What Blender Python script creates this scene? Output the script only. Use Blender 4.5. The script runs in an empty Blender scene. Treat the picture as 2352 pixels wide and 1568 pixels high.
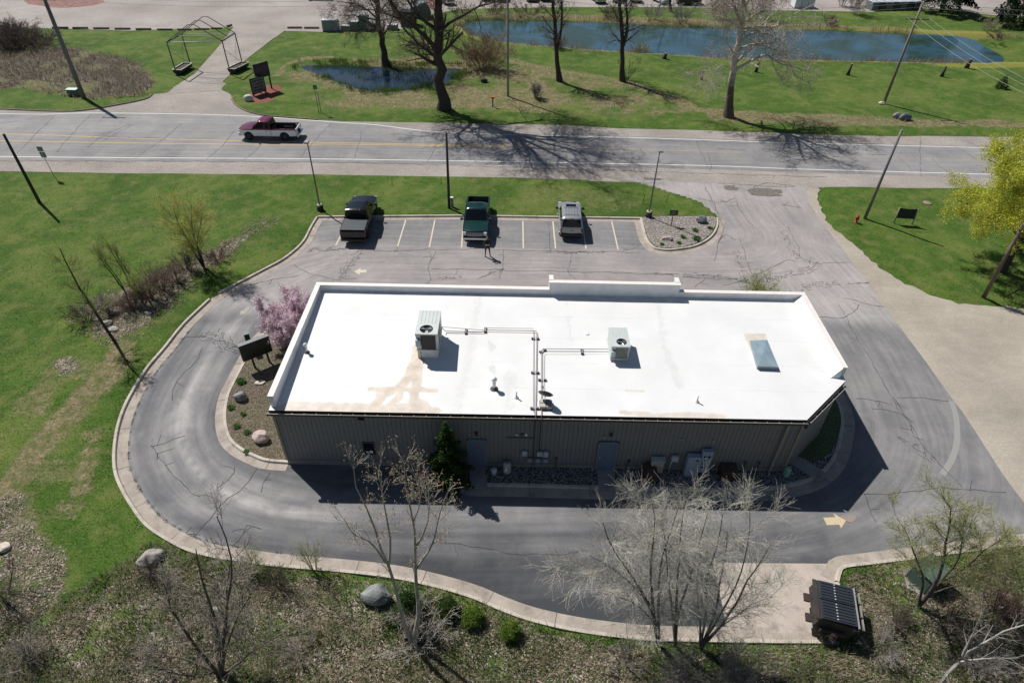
import bpy, bmesh, math, random
import numpy as np
from mathutils import Vector, Matrix, noise as mnoise
PI = math.pi
scene = bpy.context.scene
COL = scene.collection
# ------------------------------------------------------------------ camera, light, exposure
CAM_H = 26.0; FPX = 1464.0; PITCH = math.radians(39.96); ROLL = 0.0205
cam_data = bpy.data.cameras.new("camera"); cam = bpy.data.objects.new("camera", cam_data)
COL.objects.link(cam); scene.camera = cam
cam_data.sensor_width = 36; cam_data.lens = 36 * FPX / 2352
cam_data.clip_start = 0.5; cam_data.clip_end = 6000
cam.matrix_world = Matrix.Translation((0, 0, CAM_H)) @ Matrix.Rotation(PI/2 - PITCH, 4, 'X') @ Matrix.Rotation(ROLL, 4, 'Z')
SUN_EL = math.radians(51.5); SUN_AZ = (-0.743, 0.669)
world = bpy.data.worlds.new("World"); scene.world = world; world.use_nodes = True
wn = world.node_tree.nodes; wl = world.node_tree.links
bgn = wn.get("Background") or wn.new("ShaderNodeBackground")
sky = wn.new("ShaderNodeTexSky"); sky.sky_type = 'NISHITA'; sky.sun_disc = False
sky.sun_elevation = SUN_EL; sky.sun_rotation = math.atan2(SUN_AZ[0], SUN_AZ[1])
sky.air_density = 1.0; sky.dust_density = 0.6; sky.ozone_density = 1.4
wl.new(sky.outputs[0], bgn.inputs[0]); bgn.inputs[1].default_value = 0.05
sun_d = bpy.data.lights.new("sun", 'SUN'); sun = bpy.data.objects.new("sun", sun_d); COL.objects.link(sun)
sun_d.energy = 5.0; sun_d.angle = math.radians(0.5); sun_d.color = (1.0, 0.965, 0.915)
sdir = Vector((SUN_AZ[0]*math.cos(SUN_EL), SUN_AZ[1]*math.cos(SUN_EL), math.sin(SUN_EL)))
sun.rotation_euler = sdir.to_track_quat('Z', 'Y').to_euler()
vs = scene.view_settings; vs.view_transform = 'Standard'; vs.look = 'None'; vs.gamma = 1.0
vs.use_curve_mapping = False; vs.exposure = 0.20
# ------------------------------------------------------------------ survey: photo bearings -> places on the ground
def ray(px, py):
    u = (px-1176)/FPX; v = (py-784)/FPX; c, s = math.cos(ROLL), math.sin(ROLL)
    u2 = u*c+v*s; v2 = -u*s+v*c
    return (u2, math.cos(PITCH)-v2*math.sin(PITCH), -math.sin(PITCH)-v2*math.cos(PITCH))
def G(px, py, z=0.0):
    d = ray(px, py); t = (z-CAM_H)/d[2]; return (d[0]*t, d[1]*t)
def G3(px, py, z=0.0):
    x, y = G(px, py, z); return Vector((x, y, z))
def onY(px, py, Y):
    d = ray(px, py); t = Y/d[1]; return Vector((d[0]*t, Y, CAM_H+d[2]*t))
def on_plane(px, py, p0, u):
    d = ray(px, py); n = (-u[1], u[0]); t = (p0[0]*n[0]+p0[1]*n[1])/(d[0]*n[0]+d[1]*n[1])
    return Vector((d[0]*t, d[1]*t, CAM_H+d[2]*t))
def L(pts, z=0.0): return [G(x, y, z) for x, y in pts]
def catmull(pts, n=6, closed=False):
    P = [np.array(p, float) for p in pts]; out = []; N = len(P)
    rng = range(N) if closed else range(N-1)
    for i in rng:
        if closed: a, b, c, d = P[(i-1) % N], P[i], P[(i+1) % N], P[(i+2) % N]
        else: a, b, c, d = P[max(i-1, 0)], P[i], P[i+1], P[min(i+2, N-1)]
        for k in range(n):
            t = k/n
            out.append(0.5*((2*b)+(-a+c)*t+(2*a-5*b+4*c-d)*t*t+(-a+3*b-3*c+d)*t**3))
    if not closed: out.append(P[-1])
    return [tuple(p) for p in out]
def resample(pts, step):
    P = np.array(pts, float); d = np.r_[0, np.cumsum(np.linalg.norm(np.diff(P, axis=0), axis=1))]
    n = max(2, int(round(d[-1]/step))+1); s = np.linspace(0, d[-1], n)
    return np.stack([np.interp(s, d, P[:, k]) for k in range(P.shape[1])], 1)
def inside(poly, X, Y):
    poly = np.array(poly); r = np.zeros(X.shape, bool); n = len(poly); j = n-1
    for i in range(n):
        xi, yi = poly[i]; xj, yj = poly[j]
        if yi != yj:
            c = ((yi > Y) != (yj > Y)) & (X < (xj-xi)*(Y-yi)/(yj-yi)+xi); r ^= c
        j = i
    return r
def dist_line(pts, X, Y, closed=False):
    P = np.array(pts); D = np.full(X.shape, 1e9); n = len(P)
    for i in range(n if closed else n-1):
        a = P[i]; b = P[(i+1) % n]; ab = b-a; q = ab@ab
        if q < 1e-12: continue
        t = np.clip(((X-a[0])*ab[0]+(Y-a[1])*ab[1])/q, 0, 1)
        D = np.minimum(D, (X-a[0]-t*ab[0])**2+(Y-a[1]-t*ab[1])**2)
    return np.sqrt(D)
def sdf(poly, X, Y):
    d = dist_line(poly, X, Y, True); return np.where(inside(poly, X, Y), -d, d)
def sstep(a, b, x):
    t = np.clip((x-a)/(b-a), 0, 1); return t*t*(3-2*t)
def vnoise(X, Y, s, seed=0):            # cheap value noise
    X = X/s+seed*17.3; Y = Y/s+seed*9.1; xi = np.floor(X); yi = np.floor(Y); fx = X-xi; fy = Y-yi
    fx = fx*fx*(3-2*fx); fy = fy*fy*(3-2*fy)
    def h(a, b):
        v = np.sin(a*127.1+b*311.7+seed*74.7)*43758.5453; return v-np.floor(v)
    return (h(xi, yi)*(1-fx)+h(xi+1, yi)*fx)*(1-fy)+(h(xi, yi+1)*(1-fx)+h(xi+1, yi+1)*fx)*fy
def fnoise(X, Y, s, seed=0): return (vnoise(X, Y, s, seed)*.5+vnoise(X, Y, s/2.1, seed+3)*.3+vnoise(X, Y, s/4.3, seed+5)*.2)
# ------------------------------------------------------------------ materials
MATS = {}
class NT:
    def __init__(s, m): s.n = m.node_tree.nodes; s.l = m.node_tree.links; s.b = s.n["Principled BSDF"]; s.tc = s.n.new("ShaderNodeTexCoord")
    def noise(s, scale, detail=3, rough=.55, vec=None, dist=0):
        t = s.n.new("ShaderNodeTexNoise"); t.inputs['Scale'].default_value = scale; t.inputs['Detail'].default_value = detail
        t.inputs['Roughness'].default_value = rough; t.inputs['Distortion'].default_value = dist
        s.l.new(vec or s.tc.outputs['Object'], t.inputs['Vector']); return t.outputs['Fac']
    def voro(s, scale, vec=None, out='Color', feat='F1'):
        t = s.n.new("ShaderNodeTexVoronoi"); t.feature = feat; t.inputs['Scale'].default_value = scale
        s.l.new(vec or s.tc.outputs['Object'], t.inputs['Vector']); return t.outputs[out]
    def mapv(s, sc, rot=0):
        t = s.n.new("ShaderNodeMapping"); t.inputs['Scale'].default_value = sc; t.inputs['Rotation'].default_value = (0, 0, rot)
        s.l.new(s.tc.outputs['Object'], t.inputs['Vector']); return t.outputs[0]
    def ramp(s, fac, stops):
        t = s.n.new("ShaderNodeValToRGB"); cr = t.color_ramp
        while len(cr.elements) > 1: cr.elements.remove(cr.elements[0])
        cr.elements[0].position = stops[0][0]; cr.elements[0].color = col4(stops[0][1])
        for p, c in stops[1:]:
            e = cr.elements.new(p); e.color = col4(c)
        s.l.new(fac, t.inputs[0]); return t.outputs[0]
    def mix(s, fac, a, b, mode='MIX'):
        t = s.n.new("ShaderNodeMix"); t.data_type = 'RGBA'; t.blend_type = mode
        for i, v in ((0, fac), (6, a), (7, b)):
            if isinstance(v, (int, float)): t.inputs[i].default_value = v
            elif isinstance(v, tuple): t.inputs[i].default_value = col4(v)
            else: s.l.new(v, t.inputs[i])
        return t.outputs[2]
    def math(s, op, a, b=0.0, c=None, clamp=False):
        t = s.n.new("ShaderNodeMath"); t.operation = op; t.use_clamp = clamp
        for i, v in ((0, a), (1, b), (2, c)):
            if v is None: continue
            if isinstance(v, (int, float)): t.inputs[i].default_value = v
            else: s.l.new(v, t.inputs[i])
        return t.outputs[0]
    def attr(s, name):
        t = s.n.new("ShaderNodeAttribute"); t.attribute_name = name; return t.outputs['Fac']
    def bump(s, h, strength=.4, dist=.02):
        t = s.n.new("ShaderNodeBump"); t.inputs['Strength'].default_value = strength; t.inputs['Distance'].default_value = dist
        s.l.new(h, t.inputs['Height']); s.l.new(t.outputs[0], s.b.inputs['Normal'])
    def color(s, c): s.l.new(c, s.b.inputs['Base Color'])
def col4(c): return (c, c, c, 1) if isinstance(c, (int, float)) else (c[0], c[1], c[2], 1)
def newmat(name, rough=.8, metal=0.0):
    m = bpy.data.materials.new(name); m.use_nodes = True; t = NT(m)
    t.b.inputs['Roughness'].default_value = rough; t.b.inputs['Metallic'].default_value = metal; MATS[name] = m
    return m, t
def mat(name, c, rough=.8, metal=0.0, var=.12, scale=3.0, bump=0.0, bscale=30, coat=0.0, dirt=None, spec=None):
    if name in MATS: return MATS[name]
    m, t = newmat(name, rough, metal)
    a = tuple(max(0, x*(1-var)) for x in c); b = tuple(min(1, x*(1+var)) for x in c)
    f = t.noise(scale, 4); cc = t.ramp(f, [(.3, a), (.7, b)])
    if dirt: cc = t.mix(t.ramp(t.noise(dirt[1], 5, .65), [(.45, 0.0), (.75, dirt[2])]), cc, dirt[0])
    t.color(cc)
    if bump: t.bump(t.noise(bscale, 3), bump, .02)
    if coat: t.b.inputs['Coat Weight'].default_value = coat; t.b.inputs['Coat Roughness'].default_value = .06
    if spec is not None: t.b.inputs['Specular IOR Level'].default_value = spec
    return m
# ------------------------------------------------------------------ object helpers
def tag(o, label=None, cat=None, group=None, kind=None):
    if label: o['label'] = label
    if cat: o['category'] = cat
    if group: o['group'] = group
    if kind: o['kind'] = kind
    return o
def link(name, me, parent=None, loc=None):
    o = bpy.data.objects.new(name, me); COL.objects.link(o)
    if loc is not None: o.location = loc
    if parent is not None: o.parent = parent
    return o
def empty(name, loc, rz=0.0, label=None, cat=None, group=None, kind=None):
    o = bpy.data.objects.new(name, None); COL.objects.link(o); o.location = loc; o.rotation_euler = (0, 0, rz)
    o.empty_display_size = .3
    return tag(o, label, cat, group, kind)
def mesh_np(V, quads=None, tris=None, mats=(), midx=None, smooth=False):
    me = bpy.data.meshes.new("m"); V = np.asarray(V, np.float32)
    me.vertices.add(len(V)); me.vertices.foreach_set("co", V.ravel())
    nq = 0 if quads is None else len(quads); nt = 0 if tris is None else len(tris)
    idx = []
    if nq: idx.append(np.asarray(quads, np.int32).ravel())
    if nt: idx.append(np.asarray(tris, np.int32).ravel())
    idx = np.concatenate(idx); me.loops.add(len(idx)); me.loops.foreach_set("vertex_index", idx)
    me.polygons.add(nq+nt)
    st = np.r_[np.arange(nq)*4, nq*4+np.arange(nt)*3].astype(np.int32)
    me.polygons.foreach_set("loop_start", st)
    me.polygons.foreach_set("loop_total", np.r_[np.full(nq, 4), np.full(nt, 3)].astype(np.int32))
    for m in mats: me.materials.append(m)
    if midx is not None: me.polygons.foreach_set("material_index", np.asarray(midx, np.int32))
    if smooth: me.polygons.foreach_set("use_smooth", np.ones(nq+nt, bool))
    me.update(calc_edges=True); me.validate(); return me
class MB:
    """collects simple shapes into one mesh"""
    def __init__(s): s.v = []; s.f = []; s.sm = []
    def add(s, vs, fs, sm=False):
        o = len(s.v); s.v += [tuple(v) for v in vs]; s.f += [tuple(i+o for i in f) for f in fs]; s.sm += [sm]*len(fs); return s
    def box(s, c, d, rz=0.0, M=None, taper=1.0):
        x, y, z = d[0]/2, d[1]/2, d[2]/2; cs, sn = math.cos(rz), math.sin(rz); vs = []
        for k in (-1, 1):
            tp = taper if k > 0 else 1.0
            for (i, j) in ((-1, -1), (1, -1), (1, 1), (-1, 1)):
                a, b = i*x*tp, j*y*tp; p = Vector((c[0]+a*cs-b*sn, c[1]+a*sn+b*cs, c[2]+k*z)); vs.append(M @ p if M else p)
        return s.add(vs, [(3, 2, 1, 0), (4, 5, 6, 7), (0, 1, 5, 4), (1, 2, 6, 5), (2, 3, 7, 6), (3, 0, 4, 7)])
    def tube(s, pts, r, n=8, cap=True, sm=True):
        pts = [Vector(p) for p in pts]; rs = r if isinstance(r, (list, tuple)) else [r]*len(pts); vs = []; fs = []
        for i, p in enumerate(pts):
            d = (pts[min(i+1, len(pts)-1)]-pts[max(i-1, 0)]).normalized()
            a = d.cross(Vector((0, 0, 1)) if abs(d.z) < .9 else Vector((1, 0, 0))).normalized(); b = d.cross(a)
            for k in range(n):
                t = 2*PI*k/n; vs.append(p+(a*math.cos(t)+b*math.sin(t))*rs[i])
        for i in range(len(pts)-1):
            for k in range(n): k2 = (k+1) % n; fs.append((i*n+k, i*n+k2, (i+1)*n+k2, (i+1)*n+k))
        o = len(s.v); s.add(vs, fs, sm)
        if cap: s.add([], []); s.f += [tuple(o+k for k in range(n))[::-1], tuple(o+(len(pts)-1)*n+k for k in range(n))]; s.sm += [False, False]
        return s
    def lathe(s, prof, c=(0, 0, 0), n=16, M=None, sm=True):
        vs = []; fs = []
        for (r, z) in prof:
            for k in range(n):
                t = 2*PI*k/n; p = Vector((c[0]+r*math.cos(t), c[1]+r*math.sin(t), c[2]+z)); vs.append(M @ p if M else p)
        for i in range(len(prof)-1):
            for k in range(n): k2 = (k+1) % n; fs.append((i*n+k, i*n+k2, (i+1)*n+k2, (i+1)*n+k))
        return s.add(vs, fs, sm)
    def quad(s, a, b, c, d): return s.add([a, b, c, d], [(0, 1, 2, 3)])
    def slab(s, pts, t):      # polygon + thickness along its normal
        P = [Vector(p) for p in pts]; n = (P[1]-P[0]).cross(P[2]-P[0]).normalized()*t; k = len(P)
        vs = [p for p in P]+[p+n for p in P]
        fs = [tuple(range(k))[::-1], tuple(range(k, 2*k))]+[(i, (i+1) % k, k+(i+1) % k, k+i) for i in range(k)]
        return s.add(vs, fs)
    def mesh(s, m, bevel=0.0, seg=1):
        me = bpy.data.meshes.new("m"); me.from_pydata([tuple(v) for v in s.v], [], s.f)
        for mm in (m if isinstance(m, (list, tuple)) else [m]): me.materials.append(mm)
        me.polygons.foreach_set("use_smooth", s.sm)
        if bevel:
            bm = bmesh.new(); bm.from_mesh(me)
            bmesh.ops.bevel(bm, geom=[e for e in bm.edges if len(e.link_faces) == 2 and e.calc_face_angle(0) > .6], offset=bevel, segments=seg, affect='EDGES', profile=.6, clamp_overlap=True)
            bm.to_mesh(me); bm.free()
        me.update(); return me
    def build(s, name, m, parent=None, bevel=0.0, seg=1, loc=None): return link(name, s.mesh(m, bevel, seg), parent, loc)
def part(name, m, parent, c, d, rz=0.0, bevel=0.0, taper=1.0): return MB().box(c, d, rz, taper=taper).build(name, m, parent, bevel)
def copy_tree(o, parent=None):
    c = o.copy(); COL.objects.link(c); c.parent = parent
    for ch in list(o.children): copy_tree(ch, c)
    return c
def sheet(name, poly, z, m, cell=None, parent=None, attrs=None, kind='structure', bbox=None):
    """flat polygon, optionally cut by a grid so it can carry per-vertex surface data"""
    bm = bmesh.new(); vs = [bm.verts.new((x, y, z)) for x, y in poly]; f = bm.faces.new(vs)
    if f.calc_area() and f.normal.z < 0: bmesh.ops.reverse_faces(bm, faces=[f])
    bm.normal_update()
    if bm.faces[0:1] and list(bm.faces)[0].normal.z < 0: bmesh.ops.reverse_faces(bm, faces=list(bm.faces))
    bmesh.ops.triangulate(bm, faces=list(bm.faces))
    if cell:
        xs = [p[0] for p in poly]; ys = [p[1] for p in poly]
        for ax, lo, hi in ((0, min(xs), max(xs)), (1, min(ys), max(ys))):
            k = math.floor(lo/cell)*cell+cell
            while k < hi:
                co = (k, 0, 0) if ax == 0 else (0, k, 0); no = (1, 0, 0) if ax == 0 else (0, 1, 0)
                bmesh.ops.bisect_plane(bm, geom=bm.verts[:]+bm.edges[:]+bm.faces[:], plane_co=co, plane_no=no); k += cell
    me = bpy.data.meshes.new(name); bm.to_mesh(me); bm.free(); me.materials.append(m)
    if attrs:
        n = len(me.vertices); co = np.empty(n*3, np.float32); me.vertices.foreach_get("co", co); co = co.reshape(-1, 3)
        for an, fn in attrs.items():
            a = me.attributes.new(an, 'FLOAT', 'POINT'); a.data.foreach_set("value", fn(co[:, 0], co[:, 1]).astype(np.float32))
    return tag(link(name, me, parent), kind=kind)
def ribbon_v(pts, w):
    P = np.asarray(pts, float); T = np.gradient(P, axis=0); T /= np.linalg.norm(T, axis=1)[:, None]+1e-9; N = np.stack([-T[:, 1], T[:, 0]], 1)
    w = np.asarray(w, float); w = np.full(len(P), w) if w.ndim == 0 else w
    return P+N*w[:, None]/2, P-N*w[:, None]/2
class Ribbons:
    def __init__(s): s.V = []; s.F = []; s.n = 0
    def add(s, pts, w, z):
        a, b = ribbon_v(pts, w); k = len(a)
        V = np.empty((2*k, 3)); V[0::2, :2] = a; V[1::2, :2] = b; V[:, 2] = z
        i = np.arange(k-1)*2+s.n; s.F.append(np.stack([i, i+1, i+3, i+2], 1)); s.V.append(V); s.n += 2*k
    def build(s, name, m, kind='structure', parent=None):
        return tag(link(name, mesh_np(np.concatenate(s.V), np.concatenate(s.F), mats=[m]), parent), kind=kind)
# ------------------------------------------------------------------ plan of the site
W_KERB_A = L([(728, 499), (713, 523), (693, 559), (653, 594), (600, 623), (547, 651), (503, 674)])
W_KERB_B = L([(480, 689), (420, 746), (377, 799), (337, 846), (307, 893), (283, 939), (267, 989), (260, 1045), (263, 1089), (277, 1125), (300, 1165),
              (333, 1209), (380, 1242), (433, 1269), (493, 1284), (550, 1292), (633, 1304), (784, 1317), (901, 1331), (1000, 1352), (1084, 1377), (1151, 1406),
              (1234, 1434), (1351, 1458), (1484, 1473), (1568, 1476), (1735, 1479), (1918, 1480)])
KERB_P = L([(728, 499), (1068, 496.5), (1474, 502.5)])
NE_KERB = L([(1474, 502.5), (1479, 525), (1488, 553), (1502, 569), (1522, 574), (1545, 574), (1593, 566), (1628, 547), (1644, 523), (1645, 502)])
SE_KERB = L([(1925, 1340), (1933, 1312), (1945, 1306), (2001, 1299), (2081, 1289), (2180, 1276), (2290, 1262), (2420, 1248)])
EAST_EDGE = L([(1858, 430), (1851, 440), (1858, 463), (1875, 493), (1895, 520), (1958, 603), (2035, 709), (2118, 819), (2185, 913), (2218, 956), (2275, 1045), (2318, 1109), (2390, 1200), (2430, 1235)])
lot_w = catmull(W_KERB_A, 5)+catmull(W_KERB_B, 5)
LOT = (lot_w[::-1]+KERB_P[1:-1]+catmull(NE_KERB, 5)+L([(1638, 490), (1601, 462), (1568, 452), (1500, 430), (1440, 414)])
       + catmull(EAST_EDGE, 4)+SE_KERB[::-1][1:]+L([(1940, 1480)]))
GRAVEL_E = L([(1848, 415), (1856, 424)])+L([(1884, 432), (1876, 455), (1887, 483), (1915, 526), (1968, 566), (2028, 619), (2068, 646), (2135, 676), (2211, 698), (2352, 709), (2900, 740), (2900, 1500), (2500, 1320)])+[(x-.7, y) for x, y in catmull(EAST_EDGE, 4)[::-1]]
ROAD_N = [(-900, 245), (0, 252), (133, 257), (200, 254), (283, 240), (333, 229), (350, 217), (383, 213), (513, 190), (508, 205), (530, 217), (533, 233), (560, 254), (600, 264), (667, 271), (784, 279), (1217, 285), (1417, 294), (1568, 298), (1968, 311), (2301, 315), (3300, 338)]
ROAD_S = [(3300, 470), (2352, 433), (1881, 431), (1440, 420), (1184, 408), (784, 402), (267, 398), (0, 393), (-900, 375)]
CORRIDOR = catmull(L(ROAD_N), 3)+L(ROAD_S)
DRIVE_W = L([(383, 216), (400, 200), (447, 170), (500, 110), (533, 67), (560, 50), (660, 50), (653, 72), (617, 97), (553, 147), (513, 187), (508, 208)])
YARD = L([(-500, 66), (120, 66), (300, 71), (530, 63), (660, 72), (784, 75), (940, 66), (960, 40), (1050, 22), (1120, 20), (1300, 17), (1568, 17), (1780, 24), (2000, 28), (2120, 20), (2200, 25), (2352, 45), (3200, 70)])
YARD = YARD+[(170, 175), (-170, 175)]
POND = catmull(L([(1057, 55), (1101, 44), (1180, 45), (1284, 48), (1417, 51), (1568, 60), (1685, 63), (1901, 67), (2000, 72), (2101, 75), (2218, 84), (2268, 107), (2308, 133), (2268, 144), (2101, 143), (1868, 137), (1668, 133), (1568, 127), (1417, 118), (1284, 107), (1167, 97), (1101, 84), (1074, 73)]), 4, True)
POOL = catmull(L([(690, 152), (784, 149), (884, 153), (1001, 157), (1061, 158), (1050, 180), (984, 200), (894, 213), (820, 205), (733, 173)]), 4, True)
BED_NE = catmull(L([(1476, 502), (1481, 525), (1490, 552), (1504, 567), (1522, 572), (1545, 572), (1592, 564), (1626, 545), (1641, 523), (1642, 502), (1620, 500), (1560, 500)]), 4, True)
MULCH = catmull(L([(557, 228), (575, 212), (600, 198), (625, 196), (645, 200), (640, 216), (620, 233), (580, 237)]), 4, True)
MLIT = L([(0, 1470), (60, 1440), (120, 1425), (200, 1370), (300, 1315), (345, 1275), (420, 1290), (560, 1310), (784, 1330), (900, 1340), (1080, 1390), (1234, 1450), (1480, 1490), (1930, 1495), (1930, 1320), (2090, 1300), (2500, 1270), (2700, 1900), (1176, 2300), (-400, 2000), (-300, 1500)])
DITCH = L([(165, 735), (250, 790), (320, 775), (420, 690), (465, 640), (520, 600), (560, 560), (640, 508), (600, 505), (520, 560), (440, 590), (330, 640), (240, 680), (175, 700)])
WEEDS = L([(-300, 100), (60, 105), (220, 122), (320, 150), (352, 190), (320, 222), (200, 228), (50, 205), (-300, 205)])
PDRY = L([(645, 170), (690, 140), (900, 128), (1080, 130), (1190, 150), (1330, 175), (1420, 190), (1560, 228), (1620, 262), (1480, 268), (1300, 268), (1150, 258), (1000, 255), (760, 252), (690, 222)])
RDITCH = L([(1600, 248), (1800, 262), (2000, 270), (2352, 280), (3000, 300), (3000, 312), (2200, 292), (1900, 290), (1650, 282)])
BANKN = L([(1040, 32), (1160, 30), (1350, 36), (1560, 44), (1700, 52), (2000, 60), (2100, 66), (2230, 76), (2320, 100), (2360, 135), (2352, 150), (2290, 112), (2218, 83), (2101, 75), (1901, 66), (1568, 59), (1284, 47), (1101, 43)])
VERGE = L([(1190, 425), (1420, 440), (1480, 470), (1400, 485), (1200, 470)])
def zones(X, Y):
    n1 = fnoise(X, Y, 3.0, 1); n2 = fnoise(X, Y, 1.1, 2); n3 = fnoise(X, Y, 7.0, 4)
    def reg(poly, soft, amp=1.5): return sstep(soft, -soft, sdf(poly, X, Y)+(n1-.5)*amp*2)
    lit = reg(MLIT, .5, 1.2)*(0.50+.62*sstep(.38, .62, n1))
    lit = np.maximum(lit, reg(DITCH, .45, 1.3)*(.55+.6*n2))
    lit = np.maximum(lit, reg(WEEDS, 1.0, 2.0)*(.35+.8*sstep(.36, .5, fnoise(X, Y, 3, 33))))
    lit = np.maximum(lit, sstep(2.2, .6, dist_line(L([(-10, 1190), (20, 1260), (60, 1330), (70, 1400), (0, 1470)]), X, Y)+(n1-.5)*2.6)*(.35+.6*n2))
    lit = np.maximum(lit, sstep(1.1, .2, dist_line(L([(150, 835), (160, 850)]), X, Y)+(n2-.5))*.9)
    dry = sstep(1.3, .1, dist_line(L([(285, 800), (240, 870), (170, 950), (110, 1010), (60, 1070), (20, 1130), (-60, 1230)]), X, Y)+(n1-.5)*1.6)*.85
    dry = np.maximum(dry, sstep(1.1, .0, dist_line(L([(215, 1000), (205, 1060), (190, 1130)]), X, Y)+(n1-.5)*1.8)*.75)
    dry = np.maximum(dry, sstep(1.6, .2, dist_line(L([(20, 1150), (40, 1230), (90, 1300)]), X, Y)+(n1-.5)*2)*.7)
    dry = np.maximum(dry, reg(PDRY, 1.2, 2.5)*(.35+.75*sstep(.35, .7, n1)))
    dry = np.maximum(dry, sstep(1.4, .2, dist_line(L([(1180, 140), (1260, 160), (1380, 178), (1440, 190), (1540, 225), (1600, 252), (1750, 268), (2000, 275)]), X, Y)+(n1-.5)*1.5)*.95)
    dry = np.maximum(dry, reg(RDITCH, .6, 1.0)*.9)
    dry = np.maximum(dry, reg(BANKN, .8, 1.5)*.9)
    dry = np.maximum(dry, reg(VERGE, 1.2, 2.5)*.42)
    dry = np.maximum(dry, sstep(1.0, 0, sdf(WEEDS, X, Y)+(n1-.5)*2)*.6)
    dry = np.maximum(dry, sstep(.55, .8, n3)*.35*(Y < 60))
    dry = np.maximum(dry, sstep(1.0, .1, dist_line(L([(640, 175), (655, 150), (700, 136), (760, 132)]), X, Y)+(n2-.5))*.9)
    south_bank = sstep(1.4, .2, dist_line([POND[i] for i in range(len(POND)//2, len(POND))], X, Y)+(n1-.5)*1.2)
    dry = np.maximum(dry, south_bank*.9)
    dry = np.maximum(dry, sstep(.50, .66, fnoise(X, Y, 2.6, 14))*.55*sstep(33, 27, Y)*sstep(-9, -12, X)); dry = np.maximum(dry, sstep(.5, .68, fnoise(X, Y, 3.4, 15))*.42*(sdf(MLIT, X, Y) < .5)); dry = np.maximum(dry, sstep(.55, .70, fnoise(X, Y, 4.0, 16))*.34)
    dp = sdf(POND, X, Y)
    algae = np.maximum(sstep(.9, .2, np.abs(dp-.3)+(n1-.5)*1.2)*sstep(26, 40, X)*.8, sstep(2.4, .6, np.abs(dp-.9)+(n1-.5)*1.6)*sstep(52, 62, X))
    algae = np.maximum(algae, sstep(1.8, .3, dist_line(L([(1060, 50), (1052, 62), (1072, 78), (1100, 88)]), X, Y)+(n1-.5))*.7)
    algae = np.maximum(algae, sstep(1.0, .2, dist_line(L([(1300, 45), (1420, 48)]), X, Y))*.8)
    mulch = reg(MULCH, .08, .15)
    return lit, dry, algae, mulch
# ------------------------------------------------------------------ ground materials
def ground_material():
    m, t = newmat('ground', .95); t.b.inputs['Specular IOR Level'].default_value = .15
    nb = t.noise(.16, 7, .68, None, .6); nm = t.noise(.7, 6, .62); nf = t.noise(9, 5, .7); nx = t.noise(38, 2, .6)
    nfib = t.noise(3.0, 5, .7, t.mapv((1.0, 6.0, 1.0), .5))
    base = t.ramp(nb, [(.38, (.022, .062, .006)), (.49, (.046, .104, .011)), (.60, (.130, .168, .036))])
    g2 = t.ramp(nf, [(.36, (.010, .034, .004)), (.5, (.050, .104, .012)), (.64, (.150, .200, .046))])
    lawn = t.mix(.50, base, g2)
    lawn = t.mix(t.ramp(nm, [(.48, 0.0), (.68, .60)]), lawn, (.165, .170, .055))
    lawn = t.mix(t.ramp(t.noise(1.6, 5, .7), [(.30, .65), (.46, 0.0)]), lawn, (.016, .055, .006))
    lawn = t.mix(t.ramp(nfib, [(.52, 0.0), (.74, .5)]), lawn, (.19, .175, .085))
    lawn = t.mix(t.ramp(nx, [(.3, .45), (.55, 0.0)]), lawn, (.018, .04, .007))
    vor = t.voro(55, out='Distance'); lawn = t.mix(t.math('MULTIPLY', t.ramp(vor, [(.05, 1.0), (.12, 0.0)]), t.ramp(t.noise(.25, 2), [(.55, 0), (.7, .8)])), lawn, (.35, .30, .04))
    dryc = t.ramp(t.noise(6, 6, .75), [(.28, (.085, .075, .032)), (.5, (.185, .150, .085)), (.72, (.33, .27, .18))])
    dryc = t.mix(t.ramp(t.noise(1.7, 5, .7), [(.42, 0.0), (.62, .8)]), dryc, (.07, .095, .022))
    v2 = t.voro(11, out='Color'); v3 = t.voro(19, out='Color'); sep = t.n.new("ShaderNodeSeparateColor"); t.l.new(v3, sep.inputs[0])
    leaf = t.ramp(sep.outputs[0], [(.0, (.018, .015, .012)), (.3, (.058, .045, .034)), (.55, (.14, .11, .085)), (.8, (.30, .25, .20)), (1.0, (.52, .46, .40))])
    leaf = t.mix(t.ramp(t.noise(2.3, 6, .75), [(.45, 0.0), (.6, .85)]), leaf, (.045, .072, .018))
    leaf = t.mix(t.ramp(t.noise(.9, 5, .7), [(.50, 0.0), (.66, .6)]), leaf, t.ramp(t.noise(12, 4, .7), [(.35, (.12, .10, .06)), (.7, (.34, .30, .22))])); leaf = t.mix(t.ramp(t.noise(3.4, 5, .75), [(.32, .8), (.44, 0.0)]), leaf, (.018, .020, .010))  # straw patches, then dark noise spots painted as shadow gaps in the litter
    edge = t.math('SUBTRACT', t.noise(4.5, 5, .7), .5)
    def mask(an, k=1.1, lo=.38, hi=.58): return t.ramp(t.math('ADD', t.attr(an), t.math('MULTIPLY', edge, k)), [(lo, 0.0), (hi, 1.0)])
    c = t.mix(mask('dry', 1.3, .35, .68), lawn, dryc)
    c = t.mix(mask('litter', 1.3, .40, .60), c, leaf)
    c = t.mix(t.math('MULTIPLY', mask('algae', 1.2), .7), c, t.ramp(nf, [(.3, (.13, .13, .02)), (.7, (.28, .27, .06))]))
    c = t.mix(mask('mulch', .3, .45, .52), c, t.ramp(t.noise(14, 4, .8), [(.3, (.09, .035, .025)), (.55, (.21, .085, .06)), (.75, (.30, .15, .11))]))
    t.color(c)
    h = t.math('ADD', t.math('MULTIPLY', nf, .6), t.math('MULTIPLY', sep.outputs[0], t.math('MULTIPLY', t.attr('litter'), .5)))
    t.bump(h, .75, .09); return m
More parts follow.
